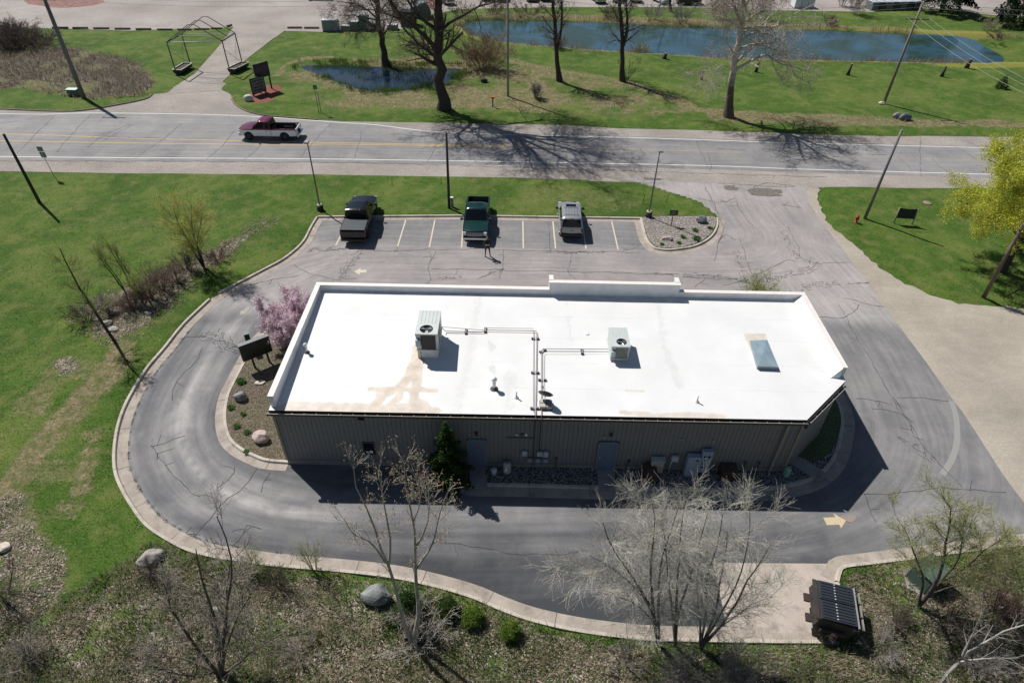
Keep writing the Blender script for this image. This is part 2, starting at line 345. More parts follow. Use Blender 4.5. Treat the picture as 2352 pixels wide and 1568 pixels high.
def asphalt_material():
    m, t = newmat('asphalt', .9); t.b.inputs['Specular IOR Level'].default_value = .25
    tone = t.attr('tone'); pink = t.attr('pink')
    n1 = t.noise(.35, 5, .6); n2 = t.noise(2.2, 5, .65, t.mapv((1, 1, 1))); n3 = t.noise(60, 3, .7)
    v = t.math('ADD', tone, t.math('ADD', t.math('MULTIPLY', t.math('SUBTRACT', n1, .5), .45), t.math('MULTIPLY', t.math('SUBTRACT', n2, .5), .20)))
    cb = t.n.new('ShaderNodeCombineXYZ'); t.l.new(t.math('MULTIPLY', t.attr('du'), 3.4), cb.inputs[0]); t.l.new(t.math('MULTIPLY', t.attr('al'), .16), cb.inputs[1])
    v = t.math('ADD', v, t.math('MULTIPLY', t.math('SUBTRACT', t.noise(1.0, 5, .62, cb.outputs[0]), .5), .42))
    c = t.ramp(v, [(.0, (.048, .051, .056)), (.25, (.086, .089, .095)), (.5, (.157, .158, .162)), (.75, (.258, .254, .251)), (1.0, (.38, .372, .366))])
    c = t.mix(t.math('MULTIPLY', pink, t.ramp(n1, [(.3, .5), (.7, 1.0)])), c, t.mix(1.0, c, (1.07, .97, .955), 'MULTIPLY'))
    sp = t.ramp(n3, [(.30, .72), (.5, 1.0), (.72, 1.22)])
    c = t.mix(1.0, c, sp, 'MULTIPLY'); t.color(c)
    t.bump(n3, .35, .012); return m
def gravel_material(name, stops, fine=26, patch=None):
    m, t = newmat(name, .95); t.b.inputs['Specular IOR Level'].default_value = .1
    v = t.voro(fine, out='Color'); sp = t.n.new("ShaderNodeSeparateColor"); t.l.new(v, sp.inputs[0])
    c = t.ramp(sp.outputs[0], stops)
    big = t.ramp(t.noise(.22, 5, .6), [(.3, .78), (.7, 1.12)]); c = t.mix(1.0, c, big, 'MULTIPLY')
    tr = t.ramp(t.noise(.9, 6, .7, t.mapv((.6, 2.2, 1), -.7), 1.5), [(.3, .91), (.7, 1.06)]); c = t.mix(1.0, c, tr, 'MULTIPLY'); c = t.mix(1.0, c, t.ramp(t.noise(7, 5, .8), [(.3, .84), (.5, 1.0), (.7, 1.1)]), 'MULTIPLY')
    if patch: c = t.mix(t.ramp(t.noise(.11, 5, .65), [(.45, 0.0), (.68, .55)]), c, patch)
    t.color(c); t.bump(sp.outputs[0], .5, .03); return m
def water_material(name, c, c2, r=.04):
    m, t = newmat(name, r); t.color(t.ramp(t.noise(.11, 6, .62, None, .8), [(.42, c), (.56, c2)]))
    t.b.inputs['IOR'].default_value = 1.333
    t.bump(t.noise(2.5, 4, .6, t.mapv((1, 2.2, 1))), .12, .03); return m
def concrete(name, c, var=.14):
    m, t = newmat(name, .9); a = tuple(x*(1-var) for x in c); b = tuple(x*(1+var) for x in c)
    cc = t.ramp(t.noise(1.1, 6, .65), [(.3, a), (.7, b)])
    cc = t.mix(1.0, cc, t.ramp(t.noise(30, 3, .7), [(.3, .82), (.7, 1.12)]), 'MULTIPLY')
    cc = t.mix(t.ramp(t.noise(1.3, 7, .75), [(.50, 0.0), (.68, .6)]), cc, (.12, .10, .08))
    t.color(cc); t.bump(t.noise(40, 3), .25, .01); return m
M_GROUND = ground_material(); M_ASPH = asphalt_material()
M_GRAV = gravel_material('gravel_east', [(0, (.29, .26, .215)), (.5, (.375, .335, .28)), (1, (.45, .41, .35))], 60)
M_YARD = gravel_material('gravel_yard', [(0, (.28, .25, .23)), (.5, (.37, .335, .31)), (1, (.45, .41, .385))], 22, (.15, .115, .10))
M_SHOULD = gravel_material('shoulder', [(0, (.22, .19, .17)), (.5, (.32, .285, .26)), (1, (.42, .385, .355))], 30)
M_POND = water_material('pond_water', (.036, .082, .118), (.026, .050, .034))  # green-brown second colour paints in reflections along with green water patches
M_POOL = water_material('pool_water', (.012, .030, .070), (.024, .034, .038), .05)
M_KERB = concrete('kerb_concrete', (.44, .40, .34)); M_PAN = concrete('pan_concrete', (.33, .285, .245), .2); M_PAD = concrete('pad_concrete', (.40, .345, .30), .1)
M_WALK = concrete('walk_concrete', (.28, .265, .25))
# ------------------------------------------------------------------ ground sheet
GX = np.r_[-2600, -1200, -600, -300, -160, -110, -84, np.arange(-66, 66.1, .4), 84, 110, 160, 300, 600, 1200, 2600]
GY = np.r_[-900, -300, -100, -30, 0, 6, np.arange(8, 62, .36), np.arange(62, 128, .6), 140, 165, 220, 400, 900, 1800, 3500]
def ground_height(X, Y):
    dl = sdf(LOT, X, Y); ge = sdf(GRAVEL_E, X, Y); d = np.minimum(np.where(ge < .9, dl-.5, dl), ge-.40); d = np.minimum(d, sdf(CORRIDOR, X, Y)); d = np.minimum(d, sdf(DRIVE_W, X, Y)-.1); d = np.minimum(d, sdf(YARD, X, Y))
    top = .03+.09*(1-sstep(4, 9, dl))+(fnoise(X, Y, 2.2, 7)-.5)*.10*sstep(.3, 2, d)+(fnoise(X, Y, 9, 8)-.5)*.25*sstep(2, 8, d)
    h = -.07+(top+.07)*sstep(-.2, .08, d)
    for P, dep, wd in ((POND, -1.1, 1.2), (POOL, -.35, 1.0)):
        s = sdf(P, X, Y); h = h+(dep-h)*sstep(.25, -wd, s)
    h = np.where(sdf(BED_NE, X, Y) < -.15, .0, h)
    return h
XX, YY = np.meshgrid(GX, GY); ZZ = ground_height(XX, YY); lit, dry, alg, mul = zones(XX, YY)
ny, nx = XX.shape; ids = np.arange(nx*ny).reshape(ny, nx)
gq = np.stack([ids[:-1, :-1], ids[:-1, 1:], ids[1:, 1:], ids[1:, :-1]], -1).reshape(-1, 4)
gme = mesh_np(np.stack([XX, YY, ZZ], -1).reshape(-1, 3), gq, mats=[M_GROUND], smooth=True)
for an, arr in (('litter', lit), ('dry', dry), ('algae', alg), ('mulch', mul)):
    a = gme.attributes.new(an, 'FLOAT', 'POINT'); a.data.foreach_set("value", arr.ravel().astype(np.float32))
ground = tag(link('ground', gme), kind='structure')
def gz(x, y): return float(ground_height(np.array([float(x)]), np.array([float(y)]))[0])
# ------------------------------------------------------------------ paving
def ragged(poly, step=.5, amp=.10, seed=0):
    r = np.random.default_rng(seed); P = resample(list(poly)+[poly[0]], step)[:-1]; return [tuple(p) for p in P+r.normal(0, amp, P.shape)*np.array([1, 1])]
def clipf(poly, lo=-70, hi=70): return [(min(max(x, lo*3), hi*3), y) for x, y in poly]
sheet('road_shoulder', CORRIDOR, -.004, M_SHOULD)
sheet('gravel_lot', ragged(GRAVEL_E, .45, .08, 3), -.008, M_GRAV)
sheet('gravel_yard', YARD, .004, M_YARD)
sheet('dirt_road', DRIVE_W, .012, M_SHOULD)
LW = (catmull(L([(-900, 240), (0, 262), (187, 260), (400, 262), (587, 268), (784, 282), (861, 287), (1024, 305), (1317, 313), (1568, 320), (1830, 329), (2275, 340), (3300, 366)], 0), 4))
LS = catmull(L([(3300, 428), (2228, 399.5), (1830, 388.5), (1568, 379.5), (784, 366), (0, 360), (-900, 342)]), 4)
def off(pts, d):
    P = np.array(pts); T = np.gradient(P, axis=0); T /= np.linalg.norm(T, axis=1)[:, None]+1e-9; return [tuple(p) for p in P+np.stack([-T[:, 1], T[:, 0]], 1)*d]
road_poly = off(LW, .35)+off(LS, .75)
def road_tone(X, Y):
    n = fnoise(X, Y*4, 6, 12); return .66+(n-.5)*.2+.06*np.sin((Y-.02*X)*1.75)
sheet('road', road_poly, .002, M_ASPH, 4, attrs={'tone': road_tone, 'pink': lambda X, Y: X*0+.25, 'du': lambda X, Y: Y-.018*X, 'al': lambda X, Y: X*.5})
loop_mid = catmull(L([(760, 560), (690, 615), (600, 665), (520, 720), (460, 790), (410, 860), (375, 930), (360, 1000), (380, 1080), (440, 1150), (540, 1200), (680, 1230), (850, 1245), (1050, 1260), (1300, 1250), (1600, 1240)]), 5)
def lot_tone(X, Y):
    up = sstep(32.5, 34.5, Y); stall = sstep(42.2, 42.8, Y)*sstep(-16.4, -16, X)*sstep(10.8, 10.2, X)
    tn = .36+.36*up-.16*stall
    tn += .10*sstep(34, 31, Y)*sstep(14, 18, X)+.10*sstep(24, 12, np.abs(Y-26))*sstep(17, 20, X)
    d = dist_line(loop_mid, X, Y)
    side = dist_line(off(loop_mid, 1.2), X, Y); s2 = dist_line(off(loop_mid, -1.3), X, Y)
    wob = (fnoise(X, Y, 1.6, 21)-.5)
    stroke = np.exp(-((side+wob*.5)/.30)**2)*.28+np.exp(-((s2+wob*.4)/.26)**2)*.22+np.exp(-((d+wob)/.5)**2)*.10
    side3 = dist_line(off(loop_mid, 2.2), X, Y); stroke += np.exp(-((side3+wob*.6)/.4)**2)*.14
    west = sstep(-4, -11, X)*sstep(35, 31, Y); tn += stroke*(.5+.95*west)*sstep(.25, .5, fnoise(X, Y, 5, 31)+.1)
    tn += (fnoise(X, Y*3.0, 2.4, 51)-.5)*.16*sstep(20.5, 19, Y)+.13*west*sstep(3.0, 1.5, d)
    lower = sstep(19.5, 18, Y); tn += lower*.07*np.sin(Y*3.2+wob*4)
    tn += .10*sstep(1.5, .2, np.abs(Y-18))*sstep(-6, -2, X)
    tn -= .06*sstep(12.5, 15.0, Y)*sstep(16.5, 15.5, Y)*sstep(-2, 2, X)
    tn -= .15*sstep(16.6, 15.2, Y+wob*.6)*sstep(-6, -3, X); tn += .16*np.exp(-(((Y-14.2-.12*X+wob*1.2))/.22)**2)*sstep(-4, -2, X)*sstep(9, 6, X); tn -= .05*sstep(19, 17, Y)
    kb = dist_line(catmull(W_KERB_B, 3), X, Y); tn -= .20*sstep(2.2, .7, kb+wob*.8)*(Y < 33)
    dirtpatch = np.exp(-(((X-21.5)/3.2)**2+((Y-56.5)/2.2)**2)); tn -= .34*dirtpatch*sstep(.42, .6, fnoise(X, Y, 1.3, 44))
    ent = sstep(49, 52, Y); tn += .08*ent
    return tn
def lot_pink(X, Y): return .25+.6*sstep(34, 36, Y)*(1-sstep(42.2, 42.8, Y)*sstep(10.8, 10.2, X))
STREAM = catmull(L([(1700, 380), (1740, 470), (1800, 560), (1700, 610), (1300, 600), (1000, 598), (760, 600), (600, 665), (520, 720), (460, 790), (410, 860), (375, 930), (360, 1000), (380, 1080), (440, 1150), (540, 1200), (680, 1230), (850, 1245), (1050, 1250), (1300, 1245), (1600, 1240), (1850, 1220), (2020, 1150), (2100, 1040), (2060, 900), (1980, 760), (1880, 650), (1800, 560)]), 3)
def stream(X, Y):
    best = np.full(X.shape, 1e9); du = X*0; al = X*0; acc = 0.0; P = [np.array(p) for p in STREAM]
    for a, b in zip(P, P[1:]):
        d = b-a; q = math.hypot(*d)
        if q < 1e-6: continue
        t = np.clip(((X-a[0])*d[0]+(Y-a[1])*d[1])/q/q, 0, 1); ex = X-a[0]-t*d[0]; ey = Y-a[1]-t*d[1]; r = np.hypot(ex, ey); k = r < best
        sg = np.sign(d[0]*ey-d[1]*ex); best = np.where(k, r, best); du = np.where(k, sg*r, du); al = np.where(k, acc+t*q, al); acc += q
    return du, al
sheet('parking_lot', [tuple(p) for p in LOT], .005, M_ASPH, .5, attrs={'tone': lot_tone, 'pink': lot_pink, 'du': lambda X, Y: stream(X, Y)[0], 'al': lambda X, Y: stream(X, Y)[1]})
pad = L([(1638, 1292), (1908, 1294), (1921, 1330), (1932, 1480), (1672, 1478), (1661, 1399)]); sheet('concrete_pad', pad, .012, M_PAD)
# ponds
sheet('pond_water', [tuple(p) for p in np.array(POND)], -.16, M_POND); sheet('marsh_water', [tuple(p) for p in np.array(POOL)], -.03, M_POOL)
# ------------------------------------------------------------------ kerbs: one run each, cast in 3 m lengths
def kerb(pts, side, pan=.5, h=.15, seg=3.0, w=.15, ends=True, hb=.0, name='kerb'):
    """pts = back edge of the kerb; side=+1 puts the gutter to the left of the direction of travel"""
    P = resample(pts, .25); T = np.gradient(P, axis=0); T /= np.linalg.norm(T, axis=1)[:, None]; N = np.stack([-T[:, 1], T[:, 0]], 1)*side
    k = empty(name, (P[0][0], P[0][1], 0)); tag(k, kind='structure')
    prof = [(0, -.08), (0, h), (w*.85, h), (w, h-.02), (w+.03, .03), (w+.05, .022), (w+pan, .012), (w+pan, -.05)]
    n = len(P); per = int(seg/.25); i = 0; r = np.random.default_rng(int(abs(P[0][0])*100))
    while i < n-1:
        j = min(i+per, n-1)
        if n-1-j < 3: j = n-1
        q = P[i:j+1].copy(); g = .012; q[0] += T[i]*g; q[-1] -= T[j]*g; vs = []; fs = []; dz = r.uniform(-.006, .006)
        for a in range(len(q)):
            for (o, z) in prof: vs.append((q[a][0]+N[i+a][0]*o-P[0][0], q[a][1]+N[i+a][1]*o-P[0][1], z+dz*(z > .01)))
        m = len(prof)
        for a in range(len(q)-1):
            for b in range(m-1):
                f = (a*m+b, a*m+b+1, (a+1)*m+b+1, (a+1)*m+b); fs.append(f if side < 0 else f[::-1])
        fs.append(tuple(range(m)) if side > 0 else tuple(range(m))[::-1]); e = (len(q)-1)*m; fs.append(tuple(range(e, e+m))[::-1] if side > 0 else tuple(range(e, e+m)))
        me = bpy.data.meshes.new("k"); me.from_pydata(vs, [], fs); me.materials.append(M_KERB); me.materials.append(M_PAN); me.polygons.foreach_set('material_index', [1 if (q_ < (len(q)-1)*(m-1) and q_ % (m-1) >= 4) else 0 for q_ in range(len(fs))]); me.update(); link('kerb_segment', me, k); i = j
    return k
kerb(catmull(W_KERB_A, 6), 1)
kerb(catmull(W_KERB_B, 6), 1, pan=.55)
kerb(KERB_P, -1, pan=.45)
kerb(catmull(NE_KERB, 8), -1, pan=.5)
kerb(catmull(SE_KERB, 4), 1, pan=.5)
kerb(catmull(L([(1925, 1340), (1936, 1385), (1938, 1395)]), 3), -1, pan=.05)
pts = L([(503, 674), (480, 689)]); a, b = np.array(pts[0]), np.array(pts[1]); nn = np.array([-(b-a)[1], (b-a)[0]]); nn /= np.linalg.norm(nn)
sheet('gutter_pan', [tuple(a), tuple(b), tuple(b+nn*.68), tuple(a+nn*.68)], .02, M_PAN)
M_KOLD = M_KERB; M_KERB = mat('brown_kerb', (.16, .12, .10), .9, var=.3)
kerb(catmull(L([(-60, 249), (0, 251), (133, 256), (200, 253), (283, 239), (333, 228), (348, 218)]), 4), -1, pan=.06, h=.12, seg=6.0)
kerb(catmull(L([(531, 222), (536, 238), (562, 255), (600, 265), (667, 272), (730, 276)]), 4), 1, pan=.06, h=.10, seg=6.0)
M_KERB = M_KOLD
sheet('mulch_patch', ragged(L([(40, -30), (60, 8), (110, 16), (190, 18), (240, 6), (220, -30)]), 1.2, .35, 5), .008, mat('red_mulch', (.20, .10, .085), .95, var=.45, scale=1.5))
sheet('mulch_patch', ragged(L([(950, -20), (955, 18), (975, 25), (1000, 22), (1004, -20)]), 1.0, .25, 6), .009, mat('red_mulch', (.20, .10, .085), .95))
# kerbs of the two beds against the building: coordinates are the road side, so shift to the back
def inner(pts, d): return off(pts, d)
W_ISL = catmull(L([(672, 700), (628, 728), (597, 757), (563, 795), (547, 823), (520, 873), (500, 916), (493, 969), (503, 1016), (530, 1045), (567, 1065), (600, 1077), (656, 1082)]), 6)
W_ISL_B = off(W_ISL, .62); kerb(W_ISL_B, -1, pan=.45, h=.13)
R_ISL = catmull(L([(951, 1074), (985, 1090), (1017, 1109), (1044, 1127), (1074, 1139), (1130, 1142), (1201, 1143), (1331, 1147), (1560, 1152), (1725, 1153), (1801, 1147), (1868, 1132), (1915, 1107), (1941, 1077), (1955, 1045), (1961, 1015), (1966, 983), (1961, 949), (1948, 919), (1930, 893), (1908, 872)]), 6)
R_ISL_B = off(R_ISL, .80); kerb(R_ISL_B, -1, pan=.6, h=.12)
M_BEDW = gravel_material('bed_mulch', [(0, (.06, .045, .035)), (.5, (.15, .115, .09)), (1, (.27, .22, .18))], 22, (.06, .085, .03))
M_BEDR = gravel_material('bed_stone', [(0, (.03, .03, .03)), (.5, (.11, .105, .10)), (1, (.42, .41, .39))], 16)
M_BEDN = gravel_material('bed_pale_stone', [(0, (.12, .10, .085)), (.5, (.30, .26, .23)), (1, (.50, .46, .43))], 14, (.14, .11, .075))
BED_W = [tuple(p) for p in W_ISL_B]+[(-11.2, 20.9), (-11.2, 30.4)]
sheet('planting_bed', BED_W, .10, M_BEDW)
xb = 14.0
BED_R = [p for p in W_ISL_B[:0]]+[tuple(p) for p in R_ISL_B]+[(16.9, 30.0), (16.9, 23.7), (14.1, 21.2), (-4.6, 21.2)]
sheet('stone_bed', BED_R, .09, M_BEDR)
sheet('planting_bed', [tuple(p) for p in BED_NE], .125, M_BEDN)
GRASS_R = catmull(L([(1830, 1048), (1875, 1060), (1905, 1040), (1925, 1000), (1930, 950), (1915, 905), (1880, 880), (1850, 930)]), 4, True)
mg, tg = newmat('rear_lawn', .95); tg.color(tg.ramp(tg.noise(9, 5, .7), [(.3, (.03, .06, .012)), (.7, (.10, .13, .04))])); tg.bump(tg.noise(14, 4), .6, .08)  # own dark green of the lawn patch at the right rear
sheet('lawn', [(x, max(y, 21.3)) for x, y in GRASS_R], .11, mg)
# walks to the back doors and round the corner
for c in (L([(1079, 1069), (1114, 1069), (1120, 1121), (1078, 1121)], .1), L([(1371, 1070), (1413, 1070), (1412, 1126), (1376, 1124)], .1), L([(1828, 1046), (1851, 1056), (1903, 1092), (1880, 1106), (1812, 1063)], .1)):
    p = MB().slab([(x, y, .10) for x, y in c[::-1]] if False else [(x, y, .06) for x, y in c], .0)
    z0, z1 = .05, .135; me = MB(); n = len(c)
    me.add([(x, y, z0) for x, y in c]+[(x, y, z1) for x, y in c], [tuple(range(n)), tuple(range(n, 2*n))[::-1]]+[(i, (i+1) % n, n+(i+1) % n, n+i) for i in range(n)])
    o = me.build('path', M_WALK); bm = bmesh.new(); bm.from_mesh(o.data); bmesh.ops.recalc_face_normals(bm, faces=bm.faces); bm.to_mesh(o.data); bm.free(); tag(o, kind='structure')
# low plinth of the drive along the blank wall
# ------------------------------------------------------------------ painted markings
def paint_mat(name, c, wear=.5):
    m, t = newmat(name, .8); t.color(t.mix(t.ramp(t.noise(7, 6, .75), [(wear, 0.0), (wear+.22, .85)]), c, (.24, .23, .22))); return m
M_WHITE = paint_mat('white_paint', (.62, .61, .58), .56); M_YELLOW = paint_mat('yellow_paint', (.55, .36, .10), .48); M_YOLD = paint_mat('worn_yellow', (.40, .32, .17), .42)
M_CREAM = paint_mat('cream_paint', (.52, .46, .36), .52); M_ARROW = paint_mat('arrow_paint', (.50, .40, .26), .53)
R = Ribbons(); R.add(LW, .14, .010); R.add(LS, .13, .010); R.build('road_edge_line', M_WHITE)
R = Ribbons()
for pl in ([(-900, 290), (7, 308), (300, 318), (567, 324), (700, 327), (784, 328.5), (1084, 334), (1267, 337.5)], [(-900, 308), (0, 324), (333, 329.5), (567, 332), (700, 332.5), (784, 332), (1084, 336.8), (1200, 339)]):
    R.add(catmull(L(pl), 4), .12, .010)
R.build('road_centre_line', M_YELLOW)
R = Ribbons()
for pl in ([(1267, 337.5), (1568, 347), (1700, 352)], [(1820, 356), (2068, 363), (3000, 392)]): R.add(catmull(L(pl), 4), .11, .010)
R.build('road_centre_line', M_YOLD)
for (a, b) in (((1006.8*.8596, 586.5*.8596), (891.4*.8596, 657*.8596)), ((932.2, 504.5), (913.2, 566.3)), ((999, 505), (986, 568)), ((1065, 506), (1060, 569)), ((1201, 508), (1202, 570)), ((1270, 509), (1276, 571)), ((1337, 510), (1346, 572)), ((1405, 509.4), (1419.8, 573.5))):
    if a[0] < 880: a = (802, 505); b = (771, 564)
    A, B = G(*a), G(*b); R = Ribbons(); R.add([A, B], .11, .013); R.build('stall_line', M_CREAM)
def arrow(tip, tail, w, m, hw=2.4, hl=.45, z=.014):
    A = np.array(G(*tip)); B = np.array(G(*tail)); d = A-B; Ln = np.linalg.norm(d); d /= Ln; n = np.array([-d[1], d[0]]); hb = A-d*Ln*hl
    P = [A, hb+n*w*hw/2, hb+n*w/2, B+n*w/2, B-n*w/2, hb-n*w/2, hb-n*w*hw/2]
    return sheet('direction_arrow', [tuple(p) for p in P], z, m)
arrow((1943, 1195), (1895, 1197), .42, M_ARROW, 2.0, .42); arrow((813, 624), (842, 623), .34, M_CREAM, 2.6, .5)
m_f = paint_mat('faded_arrow', (.34, .31, .26), .40)
arrow((552, 724), (572, 706), .28, m_f, 2.2, .5)
sheet('paint_stain', catmull([G(*p) for p in ((1932, 1184), (1948, 1186), (1962, 1184), (1966, 1191), (1958, 1199), (1946, 1197), (1938, 1192))], 4, True), .0165, paint_mat('stain', (.26, .17, .10), .36))
# curved white wear mark on the east lane
R = Ribbons(); cp = resample(catmull(L([(2184, 918), (2196, 960), (2198, 1010), (2188, 1050), (2165, 1090)]), 8), .15); R.add(cp, .30, .0122)
R.build('tyre_mark', paint_mat('pale_wear', (.25, .245, .24), .40))
# ------------------------------------------------------------------ cracks
m_crack = mat('crack_filler', (.045, .045, .048), .9, var=.3)
rc = random.Random(5); CR = Ribbons()
def crack(px, w=.04, jit=.08, z=.0145, br=0, pxs=True):
    P = resample(catmull(L(px) if pxs else px, 3), .22); n = len(P); ph = [rc.uniform(0, 6) for _ in range(4)]
    s = np.linspace(0, n*.22, n); wob = sum(np.sin(s*f+p)*a for f, p, a in ((1.3, ph[0], 1), (3.1, ph[1], .6), (7.3, ph[2], .35), (13, ph[3], .2)))*jit
    T = np.gradient(P, axis=0); T /= np.linalg.norm(T, axis=1)[:, None]+1e-9; N = np.stack([-T[:, 1], T[:, 0]], 1)
    Q = P+N*(wob*np.minimum(1, np.minimum(s, s[::-1])*2))[:, None]
    CR.add(Q, w*(.55+.45*np.sin(s*2.1+ph[1])**2), z)
    for _ in range(br):
        i = rc.randrange(1, n-1); sg = rc.choice((-1, 1)); ln = rc.uniform(.25, .8); d = T[i]*rc.uniform(-.6, .8)+N[i]*sg; d /= np.linalg.norm(d)
        CR.add(resample([tuple(Q[i]), tuple(Q[i]+d*ln*.5+N[i]*rc.uniform(-.15, .15)), tuple(Q[i]+d*ln)], .2), w*.55, z)
def alligator(px, wd, w=.025):
    base = resample(catmull(L(px), 3), .25); n = len(base)
    if n < 6: return
    T = np.gradient(base, axis=0); T /= np.linalg.norm(T, axis=1)[:, None]+1e-9; N = np.stack([-T[:, 1], T[:, 0]], 1); env = np.sin(np.linspace(.15, PI-.15, n))**.6
    rows = max(3, int(wd/.16)); nodes = {}
    for i in range(n):
        for j in range(rows+1):
            tt = (j/rows-.5)*wd*1.1; nodes[i, j] = base[i]+N[i]*(tt+rc.uniform(-.06, .06))+T[i]*(rc.uniform(-.10, .10)+(.12 if j % 2 else 0))
    for i in range(n-1):
        for j in range(rows+1):
            q = math.exp(-((j/rows-.5)*2)**2*1.3)*(.35+.65*env[i])*(.55+.6*math.sin(i*.8+j*1.3+base[0][0])**2)
            if rc.random() < q*.85: m_ = (nodes[i, j]+nodes[i+1, j])/2+N[i]*rc.uniform(-.03, .03); CR.add(np.array([nodes[i, j], m_, nodes[i+1, j]]), w, .0146)
            if j < rows and rc.random() < q*.6: m_ = (nodes[i, j]+nodes[i, j+1])/2+T[i]*rc.uniform(-.03, .03); CR.add(np.array([nodes[i, j], m_, nodes[i, j+1]]), w*.85, .0146)
for c in ([(676, 608), (705, 625), (745, 638), (784, 644)], [(575, 655), (640, 640), (690, 632)], [(985, 578), (990, 600), (984, 620), (990, 640), (975, 655)], [(784, 572), (880, 576), (985, 574), (1080, 572), (1170, 575)],
          [(1170, 575), (1300, 578), (1420, 579), (1470, 580)], [(1000, 577), (995, 592), (988, 600)], [(990, 617), (1100, 620), (1140, 618)], [(1140, 618), (1180, 622), (1310, 624), (1400, 626), (1560, 630)], [(1312, 580), (1310, 600), (1306, 622), (1322, 640)],
          [(1157, 574), (1155, 600), (1148, 640)], [(1276, 555), (1262, 545), (1260, 510)], [(1262, 545), (1264, 575)], [(780, 640), (820, 640)], [(1430, 577), (1468, 565)], [(914, 566), (905, 580)],
          [(1568, 636), (1640, 640), (1720, 642)], [(1596, 660), (1620, 642)], [(1660, 655), (1720, 640), (1800, 600), (1830, 602)], [(1700, 550), (1712, 590), (1738, 650)], [(1810, 520), (1830, 560), (1850, 600), (1958, 603)],
          [(1640, 600), (1660, 540), (1690, 552)], [(1880, 728), (1930, 730), (1960, 715), (1975, 698)], [(1936, 684), (1990, 697), (2033, 705)], [(1924, 697), (1960, 760), (2000, 830), (2050, 910), (2090, 975), (2140, 1045), (2210, 1120)],
          [(2060, 913), (2110, 915), (2190, 920)], [(1965, 915), (2010, 918), (2050, 930)], [(2000, 938), (2060, 945), (2095, 970)], [(2090, 975), (2100, 1000), (2120, 1010)],
          [(2050, 912), (2060, 940), (2085, 960)], [(1984, 1135), (2090, 1128), (2200, 1122), (2310, 1130)], [(1970, 1118), (1990, 1150), (2012, 1198)],
          [(590, 1078), (555, 1120), (520, 1150), (480, 1195), (448, 1230)], [(360, 1040), (385, 1080), (430, 1120), (460, 1140)], [(415, 1225), (445, 1224), (460, 1228)], [(445, 1220), (450, 1240)],
          [(465, 800), (440, 840), (405, 880), (395, 920)], [(350, 1025), (380, 1015), (425, 1000)], [(345, 1022), (358, 1040), (362, 1055)], [(540, 1070), (530, 1100), (500, 1120)], [(568, 1205), (540, 1248), (525, 1250)], [(568, 1205), (600, 1215)],
          [(1020, 1247), (1130, 1262), (1195, 1270), (1300, 1274), (1330, 1265)], [(410, 780), (440, 772), (480, 775), (555, 800)], [(620, 1085), (600, 1130)]):
    crack(c, .036, .06, br=1)
for c, wd in (([(785, 642), (795, 620), (815, 590), (825, 575)], .7), ([(700, 575), (750, 572), (800, 575)], .45), ([(1060, 635), (1010, 640)], .3), ([(460, 780), (500, 765), (520, 800), (560, 812)], .9), ([(1720, 665), (1700, 600), (1680, 570)], .6),
              ([(1700, 650), (1780, 640), (1850, 620), (1880, 600)], .8), ([(1800, 530), (1810, 560), (1835, 600)], .6), ([(1568, 632), (1640, 635), (1720, 645)], .5), ([(1830, 665), (1880, 655), (1930, 652)], .6), ([(1950, 652), (1995, 650)], .1),
              ([(2070, 935), (2090, 950)], .4), ([(1560, 632), (1500, 628)], .3), ([(2055, 1000), (2110, 1030), (2140, 1060)], .5), ([(1240, 575), (1262, 578), (1320, 580), (1390, 580)], .35), ([(1095, 640), (1160, 618)], .3)):
    alligator(c, wd)
for x0, y0, x1, y1 in ((310, 364, 420, 283), (474, 368, 540, 300), (560, 368, 600, 332), (690, 362, 760, 285), (40, 352, 130, 262), (130, 350, 210, 262), (210, 316, 300, 285), (240, 322, 310, 285), (810, 368, 830, 300), (980, 372, 1000, 330), (1145, 304, 1146, 330), (1460, 400, 1450, 345),
                       (1600, 322, 1630, 390), (1625, 345, 1632, 395), (2190, 335, 2240, 365), (2114, 312, 2116, 405), (2060, 360, 2095, 395), (2140, 365, 2180, 395), (0, 284, 120, 266), (200, 340, 260, 300)):
    crack([(x0, y0), ((x0+x1)/2+rc.uniform(-6, 6), (y0+y1)/2), (x1, y1)], .035, .05)
for pl in ([(220, 316), (300, 316.5), (380, 319)], [(1600, 326), (1670, 328), (1700, 326)], [(1648, 342), (1715, 346)], [(1990, 354), (2035, 356)], [(1480, 321), (1560, 325)], [(0, 370), (400, 371), (784, 374), (1100, 382)], [(1100, 382), (1568, 397), (1900, 407)], [(1650, 421), (1760, 428), (1825, 430)], [(1730, 432), (1765, 420), (1825, 428)],
           [(1600, 455), (1650, 465), (1690, 455)], [(1620, 430), (1640, 470), (1660, 520), (1650, 560)], [(1690, 460), (1710, 500), (1730, 520)], [(1795, 470), (1840, 478)]): crack(pl, .045, .07, br=2)
CR.build('road_cracks', m_crack, kind='stuff')
# ragged pothole spots at the entrance
mdirt = mat('damp_dirt', (.13, .118, .105), .95, var=.35, scale=4)
for cx, cy, a, b, sd in ((1755, 442, 1.5, .85, 1), (1680, 432, .7, .5, 2), (1500, 411, .9, .22, 3), (1786, 440, .4, .5, 4)):
    c = G(cx, cy); rr = np.random.default_rng(sd); th = np.linspace(0, 2*PI, 26)[:-1]; rad = 1+rr.normal(0, .16, 25)
    sheet('dirt_patch', [(c[0]+math.cos(t)*a*q, c[1]+math.sin(t)*b*q) for t, q in zip(th, rad)], .0118+.0011*sd, mdirt)
